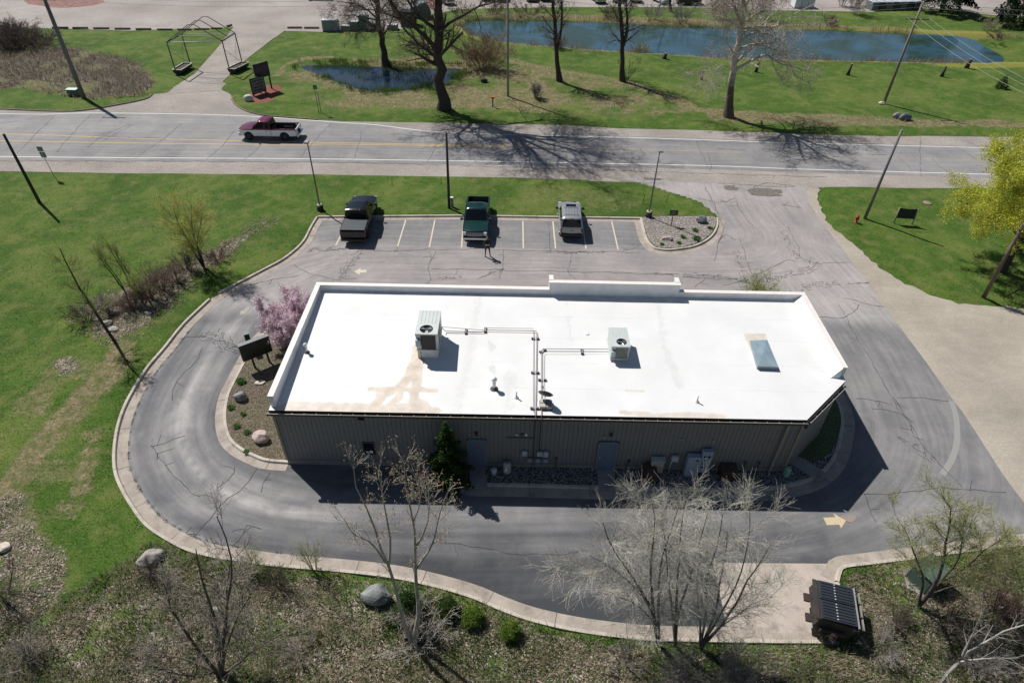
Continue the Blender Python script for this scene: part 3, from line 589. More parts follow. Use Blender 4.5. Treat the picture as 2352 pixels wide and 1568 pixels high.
# ------------------------------------------------------------------ the building
M_SIDE = mat('tan_siding', (.190, .184, .182), .65, var=.05, scale=1.5, dirt=((.12, .105, .09), .6, .25)); M_SIDE2 = mat('siding_groove', (.055, .055, .056), .8)
M_CAP = mat('cap_metal', (.66, .62, .59), .5, var=.06); M_GUT = mat('gutter_dark', (.035, .028, .025), .5, var=.3); M_LIP = mat('gutter_lip', (.40, .38, .33), .5)
M_BLUEDOOR = mat('blue_grey_door', (.115, .155, .215), .5, var=.05); M_FRAME = mat('dark_frame', (.07, .06, .055), .6); M_GLASS = mat('dark_glass', (.012, .014, .018), .06, var=.2)
M_GREY = mat('utility_grey', (.36, .38, .40), .45, var=.05); M_BLK = mat('black_plastic', (.02, .02, .022), .55); M_STEEL = mat('galvanised', (.55, .56, .57), .35, .6, var=.08)
M_FOUND = concrete('foundation', (.24, .22, .20))
def roof_z(x, y): return 4.0+(y-20.9)*.036
def roof_material():
    m, t = newmat('roof_membrane', .55); t.b.inputs['Specular IOR Level'].default_value = .35
    c = t.ramp(t.noise(.5, 6, .6), [(.35, (.61, .61, .605)), (.7, (.67, .67, .665))])
    st = t.ramp(t.math('MULTIPLY', t.attr('stain'), t.math('ADD', .35, t.noise(1.6, 6, .75))), [(.34, 0.0), (.42, .6), (.8, .9)])
    c = t.mix(st, c, t.ramp(t.noise(2.2, 5, .7), [(.3, (.40, .33, .25)), (.7, (.62, .53, .43))]))
    gr = t.ramp(t.math('MULTIPLY', t.attr('grime'), t.noise(5, 6, .8)), [(.24, 0.0), (.46, .5)])
    c = t.mix(gr, c, (.46, .46, .45)); sc = t.ramp(t.noise(9, 6, .8), [(.56, 0.0), (.72, .45)]); c = t.mix(sc, c, (.58, .58, .57)); t.color(c)
    t.bump(t.noise(.9, 3), .25, .03); return m
M_ROOF = roof_material()
bld = empty('commercial_building', (2.5, 25.5, 0), label="long low tan metal building with a flat white membrane roof inside the loop drive", cat="building")
bO = Vector((2.5, 25.5, 0))
def bp(name, mb, m, parent=bld, bevel=0.0, kind=None):
    mb.v = [tuple(Vector(v)-bO) for v in mb.v]; o = mb.build(name, m, parent, bevel)
    return tag(o, kind=kind)
WALL = [(-11.3, 20.92), (14.0, 21.02), (16.75, 23.6), (16.75, 30.2), (-11.3, 30.1)]
ZT = 3.86
core = MB(); ic = [(-11.24, 20.98), (13.97, 21.08), (16.69, 23.63), (16.69, 30.14), (-11.24, 30.04)]
core.add([(x, y, -.3) for x, y in ic]+[(x, y, 4.0) for x, y in ic], [(i, (i+1) % 5, 5+(i+1) % 5, 5+i) for i in range(5)])
bp('wall', core, M_SIDE2)
for a, b in zip(WALL, WALL[1:]+WALL[:1]):
    a = Vector((*a, 0)); b = Vector((*b, 0)); d = (b-a); Ln = d.length; n = max(1, round(Ln/.2145)); w = Ln/n; u = d.normalized(); rz = math.atan2(u.y, u.x)
    full = (abs(a.y-b.y) < 1.5 and a.y < 25) or (a.x > 10 and b.y < 25)
    if full:
        me = MB().box((0, 0, 0), (w-.014, .05, ZT-.35)).mesh(M_SIDE)
        for i in range(n):
            p = a+u*(i+.5)*w; o = link('wall_panel', me, bld, (p.x-bO.x, p.y-bO.y, .35+(ZT-.35)/2)); o.rotation_euler = (0, 0, rz)
    else:
        k = MB()
        for i in range(n): p = a+u*(i+.5)*w; k.box((p.x, p.y, .35+(ZT+.1-.35)/2), (w-.018, .05, ZT+.1-.35), rz)
        o = bp('wall_siding', k, M_SIDE, kind='stuff')
    p = (a+b)/2; bp('foundation', MB().box((p.x, p.y, 0.02), (Ln+.02, .085, .62), rz), M_FOUND)
# roof
xs = np.arange(-11.3, 16.9, .2); ys = np.arange(20.85, 30.25, .2); X, Y = np.meshgrid(np.r_[xs, 16.9], np.r_[ys, 30.25])
RO = [(-11.42, 20.82), (14.02, 20.9), (16.86, 23.58), (16.86, 30.25), (-11.42, 30.15)]
stain_lines = [([(958, 800), (955, 830), (940, 865), (918, 890), (890, 900)], .24, .95), ([(965, 830), (958, 870), (952, 890), (950, 925)], .20, .9), ([(850, 892), (960, 893), (1000, 896)], .14, .8),
               ([(878, 895), (874, 915), (858, 930)], .22, .85), ([(920, 893), (915, 912), (895, 928)], .2, .7), ([(660, 928), (760, 932), (900, 936), (975, 930)], .30, .65), ([(640, 935), (800, 938), (1000, 940)], .25, .75), ([(960, 920), (975, 925), (968, 940)], .2, .7),
               ([(1430, 945), (1500, 952), (1600, 950), (1660, 955)], .22, .55), ([(1440, 895), (1480, 898)], .15, .45), ([(1460, 850), (1458, 895)], .12, .35)]
def st_attr(X, Y):
    r = X*0; wob = (fnoise(X, Y, .6, 61)-.5)*.35
    for pl, w, a in stain_lines: r = np.maximum(r, sstep(w*1.9, w*.4, dist_line(L(pl, 4.1), X, Y)+wob*w*1.6)*a)
    sk = L([(1706, 768), (1756, 770), (1786, 838), (1738, 836)], 4.15); r = np.maximum(r, sstep(.12, -.05, sdf(sk, X, Y)+wob*.6)*.62); return r
def gr_attr(X, Y):
    r = X*0
    for pl, w, a in (([(1100, 680), (1090, 750), (1070, 860), (1050, 940)], .5, .7), ([(1175, 860), (1165, 930)], .6, .75), ([(1300, 690), (1310, 780)], .3, .7), ([(1510, 700), (1525, 790), (1560, 880)], .35, .75), ([(1115, 760), (1130, 800), (1135, 860)], .12, .9),
                     ([(1280, 690), (1420, 692), (1560, 697)], .25, 1.0), ([(740, 676), (1260, 684)], .10, .8), ([(1700, 860), (1740, 940)], .25, .5), ([(1890, 850), (1915, 868)], .3, .7)):
        r = np.maximum(r, sstep(w*1.6, 0, dist_line(L(pl, 4.2), X, Y)+(fnoise(X, Y, .8, 71)-.5)*.6)*a)
    for yy in (22.6, 24.4, 26.3, 28.1): r = np.maximum(r, sstep(.10, .02, np.abs(Y-yy-.01*X))*.75)
    return r
o = sheet('roof', [(x-bO.x, y-bO.y) for x, y in RO], 0, M_ROOF, .12, parent=bld, kind=None)
me = o.data; n = len(me.vertices); co = np.empty(n*3, np.float32); me.vertices.foreach_get("co", co); co = co.reshape(-1, 3); wx = co[:, 0]+bO.x; wy = co[:, 1]+bO.y
co[:, 2] = roof_z(wx, wy)+.02+(fnoise(wx, wy, 2.5, 3)-.5)*.02; me.vertices.foreach_set("co", co.ravel())
for an, fn in (('stain', st_attr), ('grime', gr_attr)):
    a = me.attributes.new(an, 'FLOAT', 'POINT'); a.data.foreach_set("value", fn(wx, wy).astype(np.float32))
roof = o
sl = MB(); k = len(RO)
for i in range(k):
    a, b = RO[i], RO[(i+1) % k]; sl.quad((a[0], a[1], 3.80), (b[0], b[1], 3.80), (b[0], b[1], roof_z(*b)+.01), (a[0], a[1], roof_z(*a)+.01))
sl.add([(x, y, 3.80) for x, y in RO], [tuple(range(k))[::-1]]); bp('fascia', sl, M_GUT, bld)
# gutters along the eaves
def gutter(a, b):
    a = Vector((*a, 0)); b = Vector((*b, 0)); u = (b-a).normalized(); n = Vector((u.y, -u.x, 0)); rz = math.atan2(u.y, u.x); Ln = (b-a).length; c = (a+b)/2+n*.075
    g = MB().box((c.x, c.y, 3.80), (Ln, .13, .012), rz); c2 = (a+b)/2+n*.135; g.box((c2.x, c2.y, 3.87), (Ln, .014, .14), rz); bp('gutter', g, M_GUT)
    c3 = (a+b)/2+n*.148; bp('gutter_lip', MB().box((c3.x, c3.y, 3.945), (Ln, .018, .02), rz), M_LIP)
    for i in range(int(Ln/.575)+1):
        p = a+u*min(Ln-.02, .05+i*.575)+n*.115; bp('gutter_strap', MB().box((p.x, p.y, 3.95), (.022, .06, .010), rz), M_LIP)
gutter((-11.5, 20.80), (14.06, 20.88)); gutter((14.07, 20.88), (16.92, 23.56))
# parapets
M_PAR = M_ROOF
def par(c, d, cap=True, ztop=4.70, ch=.06, over=.03):
    z0 = 3.9; bp('parapet', MB().box((c[0], c[1], (z0+ztop)/2), (d[0], d[1], ztop-z0)), mat('parapet_membrane', (.72, .73, .74), .6, var=.06, scale=2, dirt=((.40, .42, .44), .9, .5)))
    if cap: bp('parapet_cap', MB().box((c[0], c[1], ztop+ch/2+.002), (d[0]+over*2, d[1]+over*2, ch)), M_CAP)
par((-11.24, 25.52), (.22, 8.96)); par((-4.64, 30.19), (13.42, .22), over=.03); par((13.2, 30.20), (7.28, .22)); par((16.74, 26.94), (.20, 6.14))
par((5.82, 30.19), (7.48, .22), ztop=5.20); par((2.19, 30.56), (.22, .50), ztop=5.20, over=.015); par((9.45, 30.56), (.22, .50), ztop=5.20, over=.015)
outer = MB()
for (x0, x1) in ((-11.35, 2.07), (9.57, 16.86)):
    for i in range(int((x1-x0)/.3)): outer.box((x0+.15+i*.3, 30.325, 4.3), (.285, .03, .78))
bp('wall_siding', outer, M_SIDE, kind='stuff')
# sloped cant of membrane along the right parapet
cant = MB(); cant.add([(16.15, 23.75, 4.13), (16.64, 23.86, 4.68), (16.64, 30.05, 4.68), (16.25, 30.05, 4.36)], [(0, 1, 2, 3)][::1]); cant.add([(16.15, 23.75, 4.13), (16.64, 23.86, 4.68), (16.64, 23.75, 4.10)], [(0, 2, 1)])
o = bp('parapet_cant', cant, mat('cant_membrane', (.82, .82, .81), .6, var=.03))
# skylight on its kerb
SK = [G3(*p, 4.40) for p in ((1741, 839), (1787, 841), (1762, 781), (1724, 782))]
sk = MB(); c = sum(SK, Vector())/4; sk.add([(v.x, v.y, 4.10) for v in SK]+[(v.x, v.y, 4.34) for v in SK], [(i, (i+1) % 4, 4+(i+1) % 4, 4+i) for i in range(4)])
skm = bp('skylight', sk, mat('skylight_kerb', (.30, .31, .32), .6), roof); 
gl = MB(); P = [c+(v-c)*1.04 for v in SK]; gl.add([(v.x, v.y, 4.345) for v in P]+[(v.x, v.y, 4.385) for v in P]+[(c.x, c.y, 4.50)], [(i, (i+1) % 4, 4+(i+1) % 4, 4+i) for i in range(4)]+[(4, 5, 8), (5, 6, 8), (6, 7, 8), (7, 4, 8)])
gl.v = [tuple(Vector(v)-bO) for v in gl.v]; gl.build('dome', mat('skylight_dome', (.20, .27, .31), .25, var=.2, scale=1.2), roof)
# doors, window and fittings on the back wall
YB = 20.925
def door(x0, x1, notice):
    cx = (x0+x1)/2; d = MB().box((cx, YB-.035, 1.10), (x1-x0, .05, 2.02)); dd = bp('door', d, M_BLUEDOOR)
    f = MB().box((x0-.04, YB-.045, 1.13), (.07, .07, 2.10)).box((x1+.04, YB-.045, 1.13), (.07, .07, 2.10)).box((cx, YB-.045, 2.155), (x1-x0+.16, .07, .06)); bp('door_frame', f, mat('door_frame', (.17, .20, .24), .6))
    k = MB().lathe([(0, 0), (.035, 0), (.04, .05), (0, .06)], n=10, M=Matrix.Translation((x0+.09, YB-.06, 1.05)) @ Matrix.Rotation(PI/2, 4, 'X')); bp('door_handle', k, M_STEEL, dd)
    if notice:
        q = MB()
        for j in range(3): q.box((cx, YB-.0625, 1.66-.035*j), (.20-.05*(j == 2), .004, .018))
        bp('notice', q, mat('red_print', (.42, .06, .07), .6), dd)
door(-2.05, -1.23, True); door(4.44, 5.30, False)
fr = MB().box((-7.03, YB-.04, 1.36), (.60, .06, .90)); w0 = bp('window', fr, M_FRAME); bp('window_pane', MB().box((-7.03, YB-.073, 1.36), (.50, .012, .80)), M_GLASS)
pp = MB().box((-7.13, YB-.083, 1.12), (.14, .006, .10)).box((-6.93, YB-.083, 1.14), (.16, .006, .18)); bp('window_notice', pp, mat('white_paper', (.75, .76, .78), .7))
for x, z in ((-1.64, 2.66), (4.90, 2.78), (14.25, 3.35)):
    y = YB-.10 if x < 14 else 21.10
    l = MB().box((x, y, z), (.17, .16, .16), taper=.7); bp('wall_lamp', l, M_BLK, bevel=.02)
bp('wall_lamp', MB().box((-7.12, YB-.10, 3.55), (.30, .16, .08)), M_BLK)
for x, z, w, h, m in ((.33, 2.58, .16, .18, M_GREY), (.58, 2.60, .14, .16, M_FRAME), (.78, 2.58, .12, .20, mat('pale_plate', (.62, .66, .66), .5)), (8.35, 2.45, .15, .07, M_GREY), (9.95, 2.40, .10, .10, M_GREY), (-2.0, 2.52, .10, .08, M_GREY), (4.60, 2.50, .10, .10, M_GREY)):
    bp('wall_plate', MB().box((x, YB-.03, z), (w, .05, h)), m, bevel=.01)
bp('wall_label', MB().box((.5, YB-.028, 2.33), (1.25, .012, .07)), mat('faded_print', (.12, .11, .10), .7, var=.4, scale=30))
# pipes running down the wall, service boxes, gas meters
for x, zb in ((1.19, .9), (1.46, .9)): bp('conduit', MB().tube([(x, YB-.28, 3.99), (x, YB-.10, 3.75), (x, YB-.06, 3.6), (x, YB-.06, zb)], .022, 8), mat('line_insulation', (.05, .05, .05), .8))
def wbox(name, x0, x1, z0, z1, dep, m, y=None, parent=bld):
    return bp(name, MB().box(((x0+x1)/2, (YB if y is None else y)-dep/2-.03, (z0+z1)/2), (x1-x0, dep, z1-z0)), m, parent, bevel=.012)
M_PLG = mat('pale_grey_box', (.40, .44, .46), .5)
wbox('junction_box', .62, .88, 1.08, 1.42, .10, M_PLG); wbox('junction_box', 1.36, 1.64, 1.1, 1.42, .12, M_PLG); wbox('junction_box', 1.68, 1.93, 1.08, 1.44, .14, M_PLG)
for x in (1.0, 1.42, 1.82):
    g = MB().lathe([(0, 0), (.13, 0), (.14, .05), (.14, .13), (.10, .17), (0, .18)], n=14, M=Matrix.Translation((x, YB-.04, .78)) @ Matrix.Rotation(PI/2, 4, 'X')); g.tube([(x, YB-.1, .62), (x, YB-.1, .12)], .02, 6)
    g.tube([(x-.15, YB-.1, .90), (x+.15, YB-.1, .90)], .02, 6); bp('gas_meter', g, mat('meter_grey', (.22, .26, .29), .5))
b = wbox('service_cabinet', 7.12, 7.76, .20, 1.12, .26, mat('stained_cabinet', (.40, .35, .27), .6, var=.25, scale=4)); bp('cabinet_hood', MB().box((7.44, YB-.20, 1.16), (.68, .34, .06)), M_PLG)
wbox('service_box', 8.10, 8.46, .95, 1.33, .16, M_PLG); bp('conduit', MB().tube([(8.16, YB-.07, .95), (8.16, YB-.07, .10)], .025, 8), mat('white_pipe', (.6, .6, .58), .5))
c1 = wbox('electric_cabinet', 8.86, 9.50, .05, 1.50, .32, mat('electric_grey', (.30, .36, .43), .4)); bp('cabinet_window', MB().box((9.32, YB-.358, 1.30), (.12, .01, .12)), M_BLK)
c2 = wbox('meter_cabinet', 9.53, 10.06, .28, 1.86, .24, mat('electric_grey', (.30, .36, .43), .4))
for i in range(4):
    bp('breaker_window', MB().box((9.68, YB-.275, 1.50-.27*i), (.11, .012, .12)), M_BLK)
    gg = MB().lathe([(0, 0), (.075, 0), (.075, .05), (.05, .09), (0, .10)], n=12, M=Matrix.Translation((9.90, YB-.27, 1.50-.27*i)) @ Matrix.Rotation(PI/2, 4, 'X')); bp('electric_meter', gg, mat('meter_glass', (.45, .52, .55), .15) if i else M_FRAME)
bp('hose_bib', MB().tube([(6.0, YB-.05, .75), (5.95, YB-.07, .30)], .03, 6).box((6.05, YB-.05, .80), (.10, .08, .08)), M_FRAME)
bp('hose_bib', MB().tube([(-7.73, YB-.06, .85), (-7.72, YB-.06, .10)], .025, 6).box((-7.75, YB-.06, .88), (.14, .10, .06)), M_FRAME)
for x in (2.35, 11.9, 12.6): bp('conduit', MB().tube([(x, YB-.05, .85), (x, YB-.05, .1)], .025, 6).box((x, YB-.05, .85), (.1, .07, .12)), M_SIDE2)
# downspout and corner trim
bp('downspout', MB().box((13.27, YB-.05, 2.0), (.11, .09, 3.6)).tube([(13.27, YB-.05, .25), (13.22, YB-.25, .12)], .05, 6), mat('downspout_tan', (.27, .235, .20), .5))
for cx_, cy_ in ((14.0, 20.99), (-11.3, 20.9)): bp('corner_trim', MB().box((cx_, cy_, 2.1), (.12, .12, 3.5)), mat('trim_tan', (.24, .21, .175), .5))
# ------------------------------------------------------------------ things on the roof
M_HV = mat('hvac_panel', (.47, .51, .49), .45, .1, var=.05, scale=2); M_HVD = mat('hvac_dark', (.02, .022, .024), .6); M_COIL = mat('coil_grey', (.10, .11, .10), .6)
def hvac(name, x0, x1, y0, y1, zb, zu, zt, fan, fr, label, louver, dark):
    z = roof_z(x0, y0); cx, cy = (x0+x1)/2, (y0+y1)/2; e = empty(name, (cx, cy, z), 0, label, 'air conditioner', 'rooftop air conditioners'); O = Vector((cx, cy, z))
    def hp(n, mb, m, par=None, bevel=0.0):
        mb.v = [tuple(Vector(v)-O) for v in mb.v]; return mb.build(n, m, par or e, bevel)
    hp('curb', MB().box((cx, cy, (z+zb)/2-.01), (x1-x0-.06, y1-y0-.06, zb-z+.06)), mat('curb_flashing', (.62, .62, .60), .5, var=.1))
    hp('skirt', MB().box((cx, cy, zb+.02), (x1-x0+.05, y1-y0+.05, .05)), M_HV)
    fx, fy = fan; n = 20
    cab = MB().box((cx, cy, (zb+.03+zt-.12)/2), (x1-x0-.02, y1-y0-.02, zt-.12-zb-.03)); hp('cabinet', cab, M_HV, bevel=.012)
    # top panel with a round fan opening
    vs = []; fs = []; N = 32
    for i in range(N):
        a = 2*PI*i/N; c, s = math.cos(a), math.sin(a)
        tt = min([t for t in ((x1+.01-fx)/c if c > 1e-6 else 9, (x0-.01-fx)/c if c < -1e-6 else 9, (y1+.01-fy)/s if s > 1e-6 else 9, (y0-.01-fy)/s if s < -1e-6 else 9)])
        vs.append((fx+c*fr, fy+s*fr, zt)); vs.append((fx+c*tt, fy+s*tt, zt)); vs.append((fx+c*fr, fy+s*fr, zt-.09))
    for i in range(N):
        j = (i+1) % N; fs.append((3*i, 3*i+1, 3*j+1, 3*j)); fs.append((3*i, 3*j, 3*j+2, 3*i+2))
    top = MB().add(vs, fs); corners = [(x0-.01, y0-.01), (x1+.01, y0-.01), (x1+.01, y1+.01), (x0-.01, y1+.01)]
    top.add([(x, y, zt-.13) for x, y in corners]+[(x, y, zt-.001) for x, y in corners], [(i, (i+1) % 4, 4+(i+1) % 4, 4+i) for i in range(4)]); top.add([(x, y, zt-.004) for x, y in corners], [])
    # fill the corners the ray fan cannot reach
    for (qx, qy) in corners:
        a0 = math.atan2(qy-fy, qx-fx) % (2*PI); i = int(a0/(2*PI/N)); j = (i+1) % N; top.add([vs[3*i+1], (qx, qy, zt), vs[3*j+1]], [(0, 1, 2)])
    tp = hp('top_panel', top, M_HV)
    for k in range(5):
        x = x0+(x1-x0)*(k+1)/6; hp('panel_rib', MB().box((x, (fy+fr+.1+y1)/2, zt+.006), (.022, y1-fy-fr-.16, .012)), mat('rib_grey', (.42, .46, .45), .5), tp)
    hp('fan_well', MB().lathe([(0, 0), (fr-.005, 0), (fr-.005, .04)], (fx, fy, zt-.09), 24), M_HVD)
    fb = MB(); fb.lathe([(0, 0), (.055, 0), (.055, .05), (0, .055)], (fx, fy, zt-.055), 12)
    for k in range(3):
        a = k*2*PI/3+.6; p = [(math.cos(a)*.05, math.sin(a)*.05, -.02), (math.cos(a-.35)*fr*.88, math.sin(a-.35)*fr*.88, -.05), (math.cos(a+.32)*fr*.88, math.sin(a+.32)*fr*.88, .0), (math.cos(a+.5)*.1, math.sin(a+.5)*.1, .01)]
        fb.add([(fx+q[0], fy+q[1], zt-.03+q[2]*.5) for q in p], [(0, 1, 2, 3)])
    hp('fan', fb, mat('fan_blade', (.45, .46, .47), .3, .7))
    g = MB()
    for k in range(4): a = k*PI/4+.2; g.tube([(fx-math.cos(a)*fr, fy-math.sin(a)*fr, zt+.012), (fx+math.cos(a)*fr, fy+math.sin(a)*fr, zt+.012)], .005, 4)
    hp('fan_guard', g, M_BLK)
    fx0 = x0+(x1-x0)*.24; fx1 = x1-(x1-x0)*.10; zz0 = zb+.08; zz1 = zt-.09
    hp('coil', MB().box(((fx0+fx1)/2, y0-.006, (zz0+zz1)/2), (fx1-fx0, .02, zz1-zz0)), M_HVD if dark else M_COIL)
    if louver:
        for k in range(11): x = fx0+(fx1-fx0)*(k+.5)/11; hp('louvre', MB().box((x, y0-.024, (zz0+zz1)/2), (.022, .02, zz1-zz0-.02)), mat('louvre_grey', (.30, .32, .28), .5))
    hp('service_box', MB().box((x0+(x1-x0)*.11, y0-.08, zb+(zt-zb)*.52), ((x1-x0)*.22, .15, (zt-zb)*.36)), mat('box_blue_grey', (.36, .42, .47), .45), bevel=.01)
    if dark: hp('side_door', MB().box((x1+.012, cy-.1, (zz0+zz1)/2), (.02, (y1-y0)*.4, (zz1-zz0)*.9)), M_COIL); hp('drain_hose', MB().tube([(x0+.22, y0-.12, zb+.02), (x0+.24, y0-.16, z+.25), (x0+.26, y0-.18, z+.03)], .018, 6), M_BLK)
    return e
hvac('rooftop_ac_unit', -4.85, -3.74, 24.55, 26.47, 4.72, 4.80, 5.80, (-4.32, 24.95), .335, "larger rooftop air conditioner with a dark coil panel, above the rust stain", False, True)
hvac('rooftop_ac_unit', 5.07, 6.02, 24.68, 26.22, 4.30, 4.4, 5.13, (5.61, 25.06), .27, "smaller rooftop air conditioner with slatted coil front on a low curb", True, False)
M_PIPE = mat('copper_line', (.20, .17, .16), .6); M_PIPE2 = mat('pale_conduit', (.42, .42, .42), .5)
def rp(x, y, h=.12): return (x, y, roof_z(x, y)+h)
def line(label, pts, r, m):
    o = MB().tube(pts, r, 6).build('refrigerant_pipe', m); return tag(o, label, 'pipe', 'pipes over the roof')
line("thicker refrigerant pipe from the larger rooftop unit to the back eave", [rp(-3.75, 26.60, .35), rp(-3.6, 26.62), rp(-1.55, 26.60), rp(-1.5, 26.78), rp(1.30, 26.78), rp(1.33, 26.6), rp(1.25, 23.6), rp(1.19, 20.95, .1), (1.19, 20.65, 4.05)], .020, M_PIPE)
line("thinner pipe running beside the larger unit's pipe", [rp(-3.75, 26.75, .3), rp(-1.45, 26.74), rp(-1.42, 26.95), rp(1.12, 26.98), rp(1.16, 26.8), rp(1.10, 23.6), rp(1.08, 20.95)], .014, M_PIPE)
line("thicker pipe from the smaller slatted rooftop unit to the eave", [rp(5.05, 25.45), rp(1.62, 25.38), rp(1.55, 25.2), rp(1.50, 23.2), rp(1.46, 20.95, .1), (1.46, 20.65, 4.05)], .018, M_PIPE)
line("thinner pipe running beside the smaller unit's pipe", [rp(5.05, 25.22), rp(1.72, 25.12), rp(1.66, 25.0), rp(1.61, 23.2), rp(1.60, 21.9)], .013, M_PIPE2)
sup = [(-2.49, 26.68, PI/2, "on the long run nearest the larger rooftop unit"), (-1.45, 26.84, PI/2, "where the larger unit's pipes step sideways"), (1.24, 26.23, 0, "just below the corner where the pipes turn to the eave"), (1.20, 23.65, 0, "midway down the left pair of pipes"),
       (1.55, 23.15, 0, "midway down the right pair of pipes"), (3.68, 25.28, PI/2, "beside the smaller rooftop unit"), (1.62, 25.27, .6, "at the corner of the smaller unit's pipes"), (1.14, 21.25, 0, "at the eave to the left of the satellite dish")]
first = None
for x, y, rz, lb in sup:
    if first is None:
        first = empty('pipe_support', (0, 0, 0), 0); MB().box((-.13, 0, .045), (.15, .13, .09)).build('block', M_BLK, first, .008); MB().box((.13, 0, .045), (.15, .13, .09)).build('block', M_BLK, first, .008); MB().box((0, 0, .10), (.34, .05, .02)).build('strap', M_STEEL, first); s = first
    else: s = copy_tree(first)
    s.location = (x, y, roof_z(x, y)+.02); s.rotation_euler = (0, 0, rz); tag(s, "dark pipe support block "+lb, 'pipe support', 'pipe supports on the roof')
def vent(name, x, y, label, big=True):
    z = roof_z(x, y)+.015; e = empty(name, (x, y, z), 0, label, 'vent pipe')
    if big:
        MB().lathe([(.22, 0), (.17, .03), (.13, .06), (.115, .13), (0, .13)], n=18).build('flashing_collar', mat('collar', (.08, .08, .085), .6), e); MB().lathe([(.085, .08), (.085, .62)], n=16).build('flue_pipe', M_STEEL, e)
        MB().lathe([(.10, .42), (.10, .46)], n=16).build('ring', M_STEEL, e); MB().lathe([(.0, .60), (.15, .60), (.15, .66), (.10, .74), (0, .78)], n=18).build('cap', mat('bright_cap', (.75, .75, .75), .35, .3), e)
    else:
        MB().lathe([(.14, 0), (.09, .06), (.05, .14), (.04, .16)], n=14).build('flashing_collar', mat('white_boot', (.7, .7, .7), .5), e); MB().lathe([(.035, .1), (.035, .42), (0, .42)], n=12).build('flue_pipe', mat('white_boot', (.7, .7, .7), .5), e)
    return e
vent('roof_flue', -.83, 22.52, "tall shiny metal flue with a domed cap, left of the pipes near the eave"); vent('roof_flue', -10.62, 24.85, "shiny capped flue beside the left parapet").scale = (.75, .75, .8)
vent('roof_vent', .26, 21.95, "thin white vent pipe just left of the pipes at the eave", False); vent('roof_vent', 9.01, 21.92, "thin white vent pipe alone on the right half of the roof", False)
MB().lathe([(.12, 0), (.12, .02), (.09, .03), (0, .03)], (0, 0, 0), 18).build('roof_drain', mat('roof_patch', (.68, .68, .67), .6), None, loc=(4.05, 26.75, roof_z(4, 26.7)+.02)); tag(bpy.data.objects['roof_drain'], "small round patch left of the smaller rooftop unit", 'roof patch')
# satellite dish on a ballast frame
dz = roof_z(1.7, 21.4)+.02; ds = empty('satellite_dish', (1.68, 21.45, dz), 0, "dark satellite dish on a block-weighted frame at the back eave", 'satellite dish')
MB().box((0, -.26, .02), (.62, .04, .04)).box((0, .30, .02), (.62, .04, .04)).box((-.28, .02, .025), (.04, .6, .03)).box((.28, .02, .025), (.04, .6, .03)).build('frame', M_BLK, ds)
for (a, b) in ((-.15, -.13), (.15, -.13), (-.15, .15), (.15, .15)): MB().box((a, b, .12), (.27, .24, .17)).build('ballast_block', mat('ballast', (.42, .39, .36), .9), ds, .01)
MB().tube([(0, -.05, .2), (0, -.05, .50)], .03, 8).build('mast', M_BLK, ds); Mt = Matrix.Translation((-.05, .12, .62)) @ Matrix.Rotation(math.radians(-62), 4, 'X') @ Matrix.Rotation(.25, 4, 'Y')
MB().lathe([(0, 0), (.15, .01), (.28, .04), (.36, .075), (.37, .075), (.28, .025), (0, -.015)], n=24, M=Mt).build('dish', mat('dish_dark', (.045, .05, .05), .5), ds)
MB().tube([(-.02, .16, .45), (-.1, .50, .55), (-.16, .62, .66)], .015, 6).build('arm', M_STEEL, ds); MB().box((-.16, .64, .69), (.10, .08, .10)).build('receiver', M_STEEL, ds, .01)
MB().tube([(.05, -.1, .48), (.22, -.05, .3), (.2, -.2, .2), (.3, -.25, .05)], .012, 6).build('cable', M_BLK, ds)
# ------------------------------------------------------------------ things at the foot of the back wall
tk = empty('pressure_tank', (-.12, 20.62, .12), 0, "upright grey tank beside the first back door", 'tank')
MB().lathe([(0, 0), (.20, 0), (.21, .04), (.21, .52), (.19, .60), (.10, .66), (0, .67)], n=20).build('tank_body', mat('tank_grey', (.40, .40, .38), .4), tk); MB().lathe([(.04, .66), (.04, .74), (.0, .75)], n=10).tube([(-.2, .1, .78), (.2, .1, .78)], .02, 6).tube([(0, 0, .72), (0, .1, .78)], .02, 6).build('valve', M_FRAME, tk)
MB().box((-.05, -.212, .35), (.13, .012, .24)).build('tank_label', mat('white_paper', (.75, .76, .78), .7), tk)
bk = empty('bucket', (-.78, 20.45, .10), 0, "white round bucket left of the grey tank", 'bucket'); MB().lathe([(0, 0), (.13, 0), (.15, .33)], n=18).build('pail', mat('white_plastic', (.66, .72, .74), .4), bk); MB().lathe([(0, .345), (.155, .345), (.16, .325), (.15, .32)], n=18).lathe([(.09, .346), (.09, .352), (.0, .352)], n=18).build('lid', mat('lid', (.55, .62, .66), .4), bk)
for i, (x, y, w, d, h, lb) in enumerate(((7.05, 20.42, .62, .72, .62, "dark brown metal box on the stones below the stained cabinet"), (11.05, 20.62, .78, .62, .62, "dark brown metal box on the stones right of the meters"))):
    e = empty('ground_box', (x, y, .09), 0, lb, 'utility box', 'brown boxes on the stones'); MB().box((0, 0, h/2), (w, d, h)).build('body', mat('brown_box', (.055, .030, .020), .6), e, .02); MB().box((0, 0, h+.02), (w+.05, d+.05, .04)).build('lid', mat('brown_lid', (.07, .04, .028), .6), e, .01)
    for k in range(5): MB().box((0, -d/2-.008, .12+.09*k), (w*.8, .016, .03)).build('louvre', mat('brown_lid', (.07, .04, .028), .6), e)
pe = empty('cable_pedestal', (14.08, 20.70, .10), .2, "rounded mint green cable pedestal at the building corner", 'pedestal'); MB().box((0, 0, .30), (.26, .26, .60)).build('cover', mat('mint_green', (.22, .42, .33), .5), pe, .07, 3)
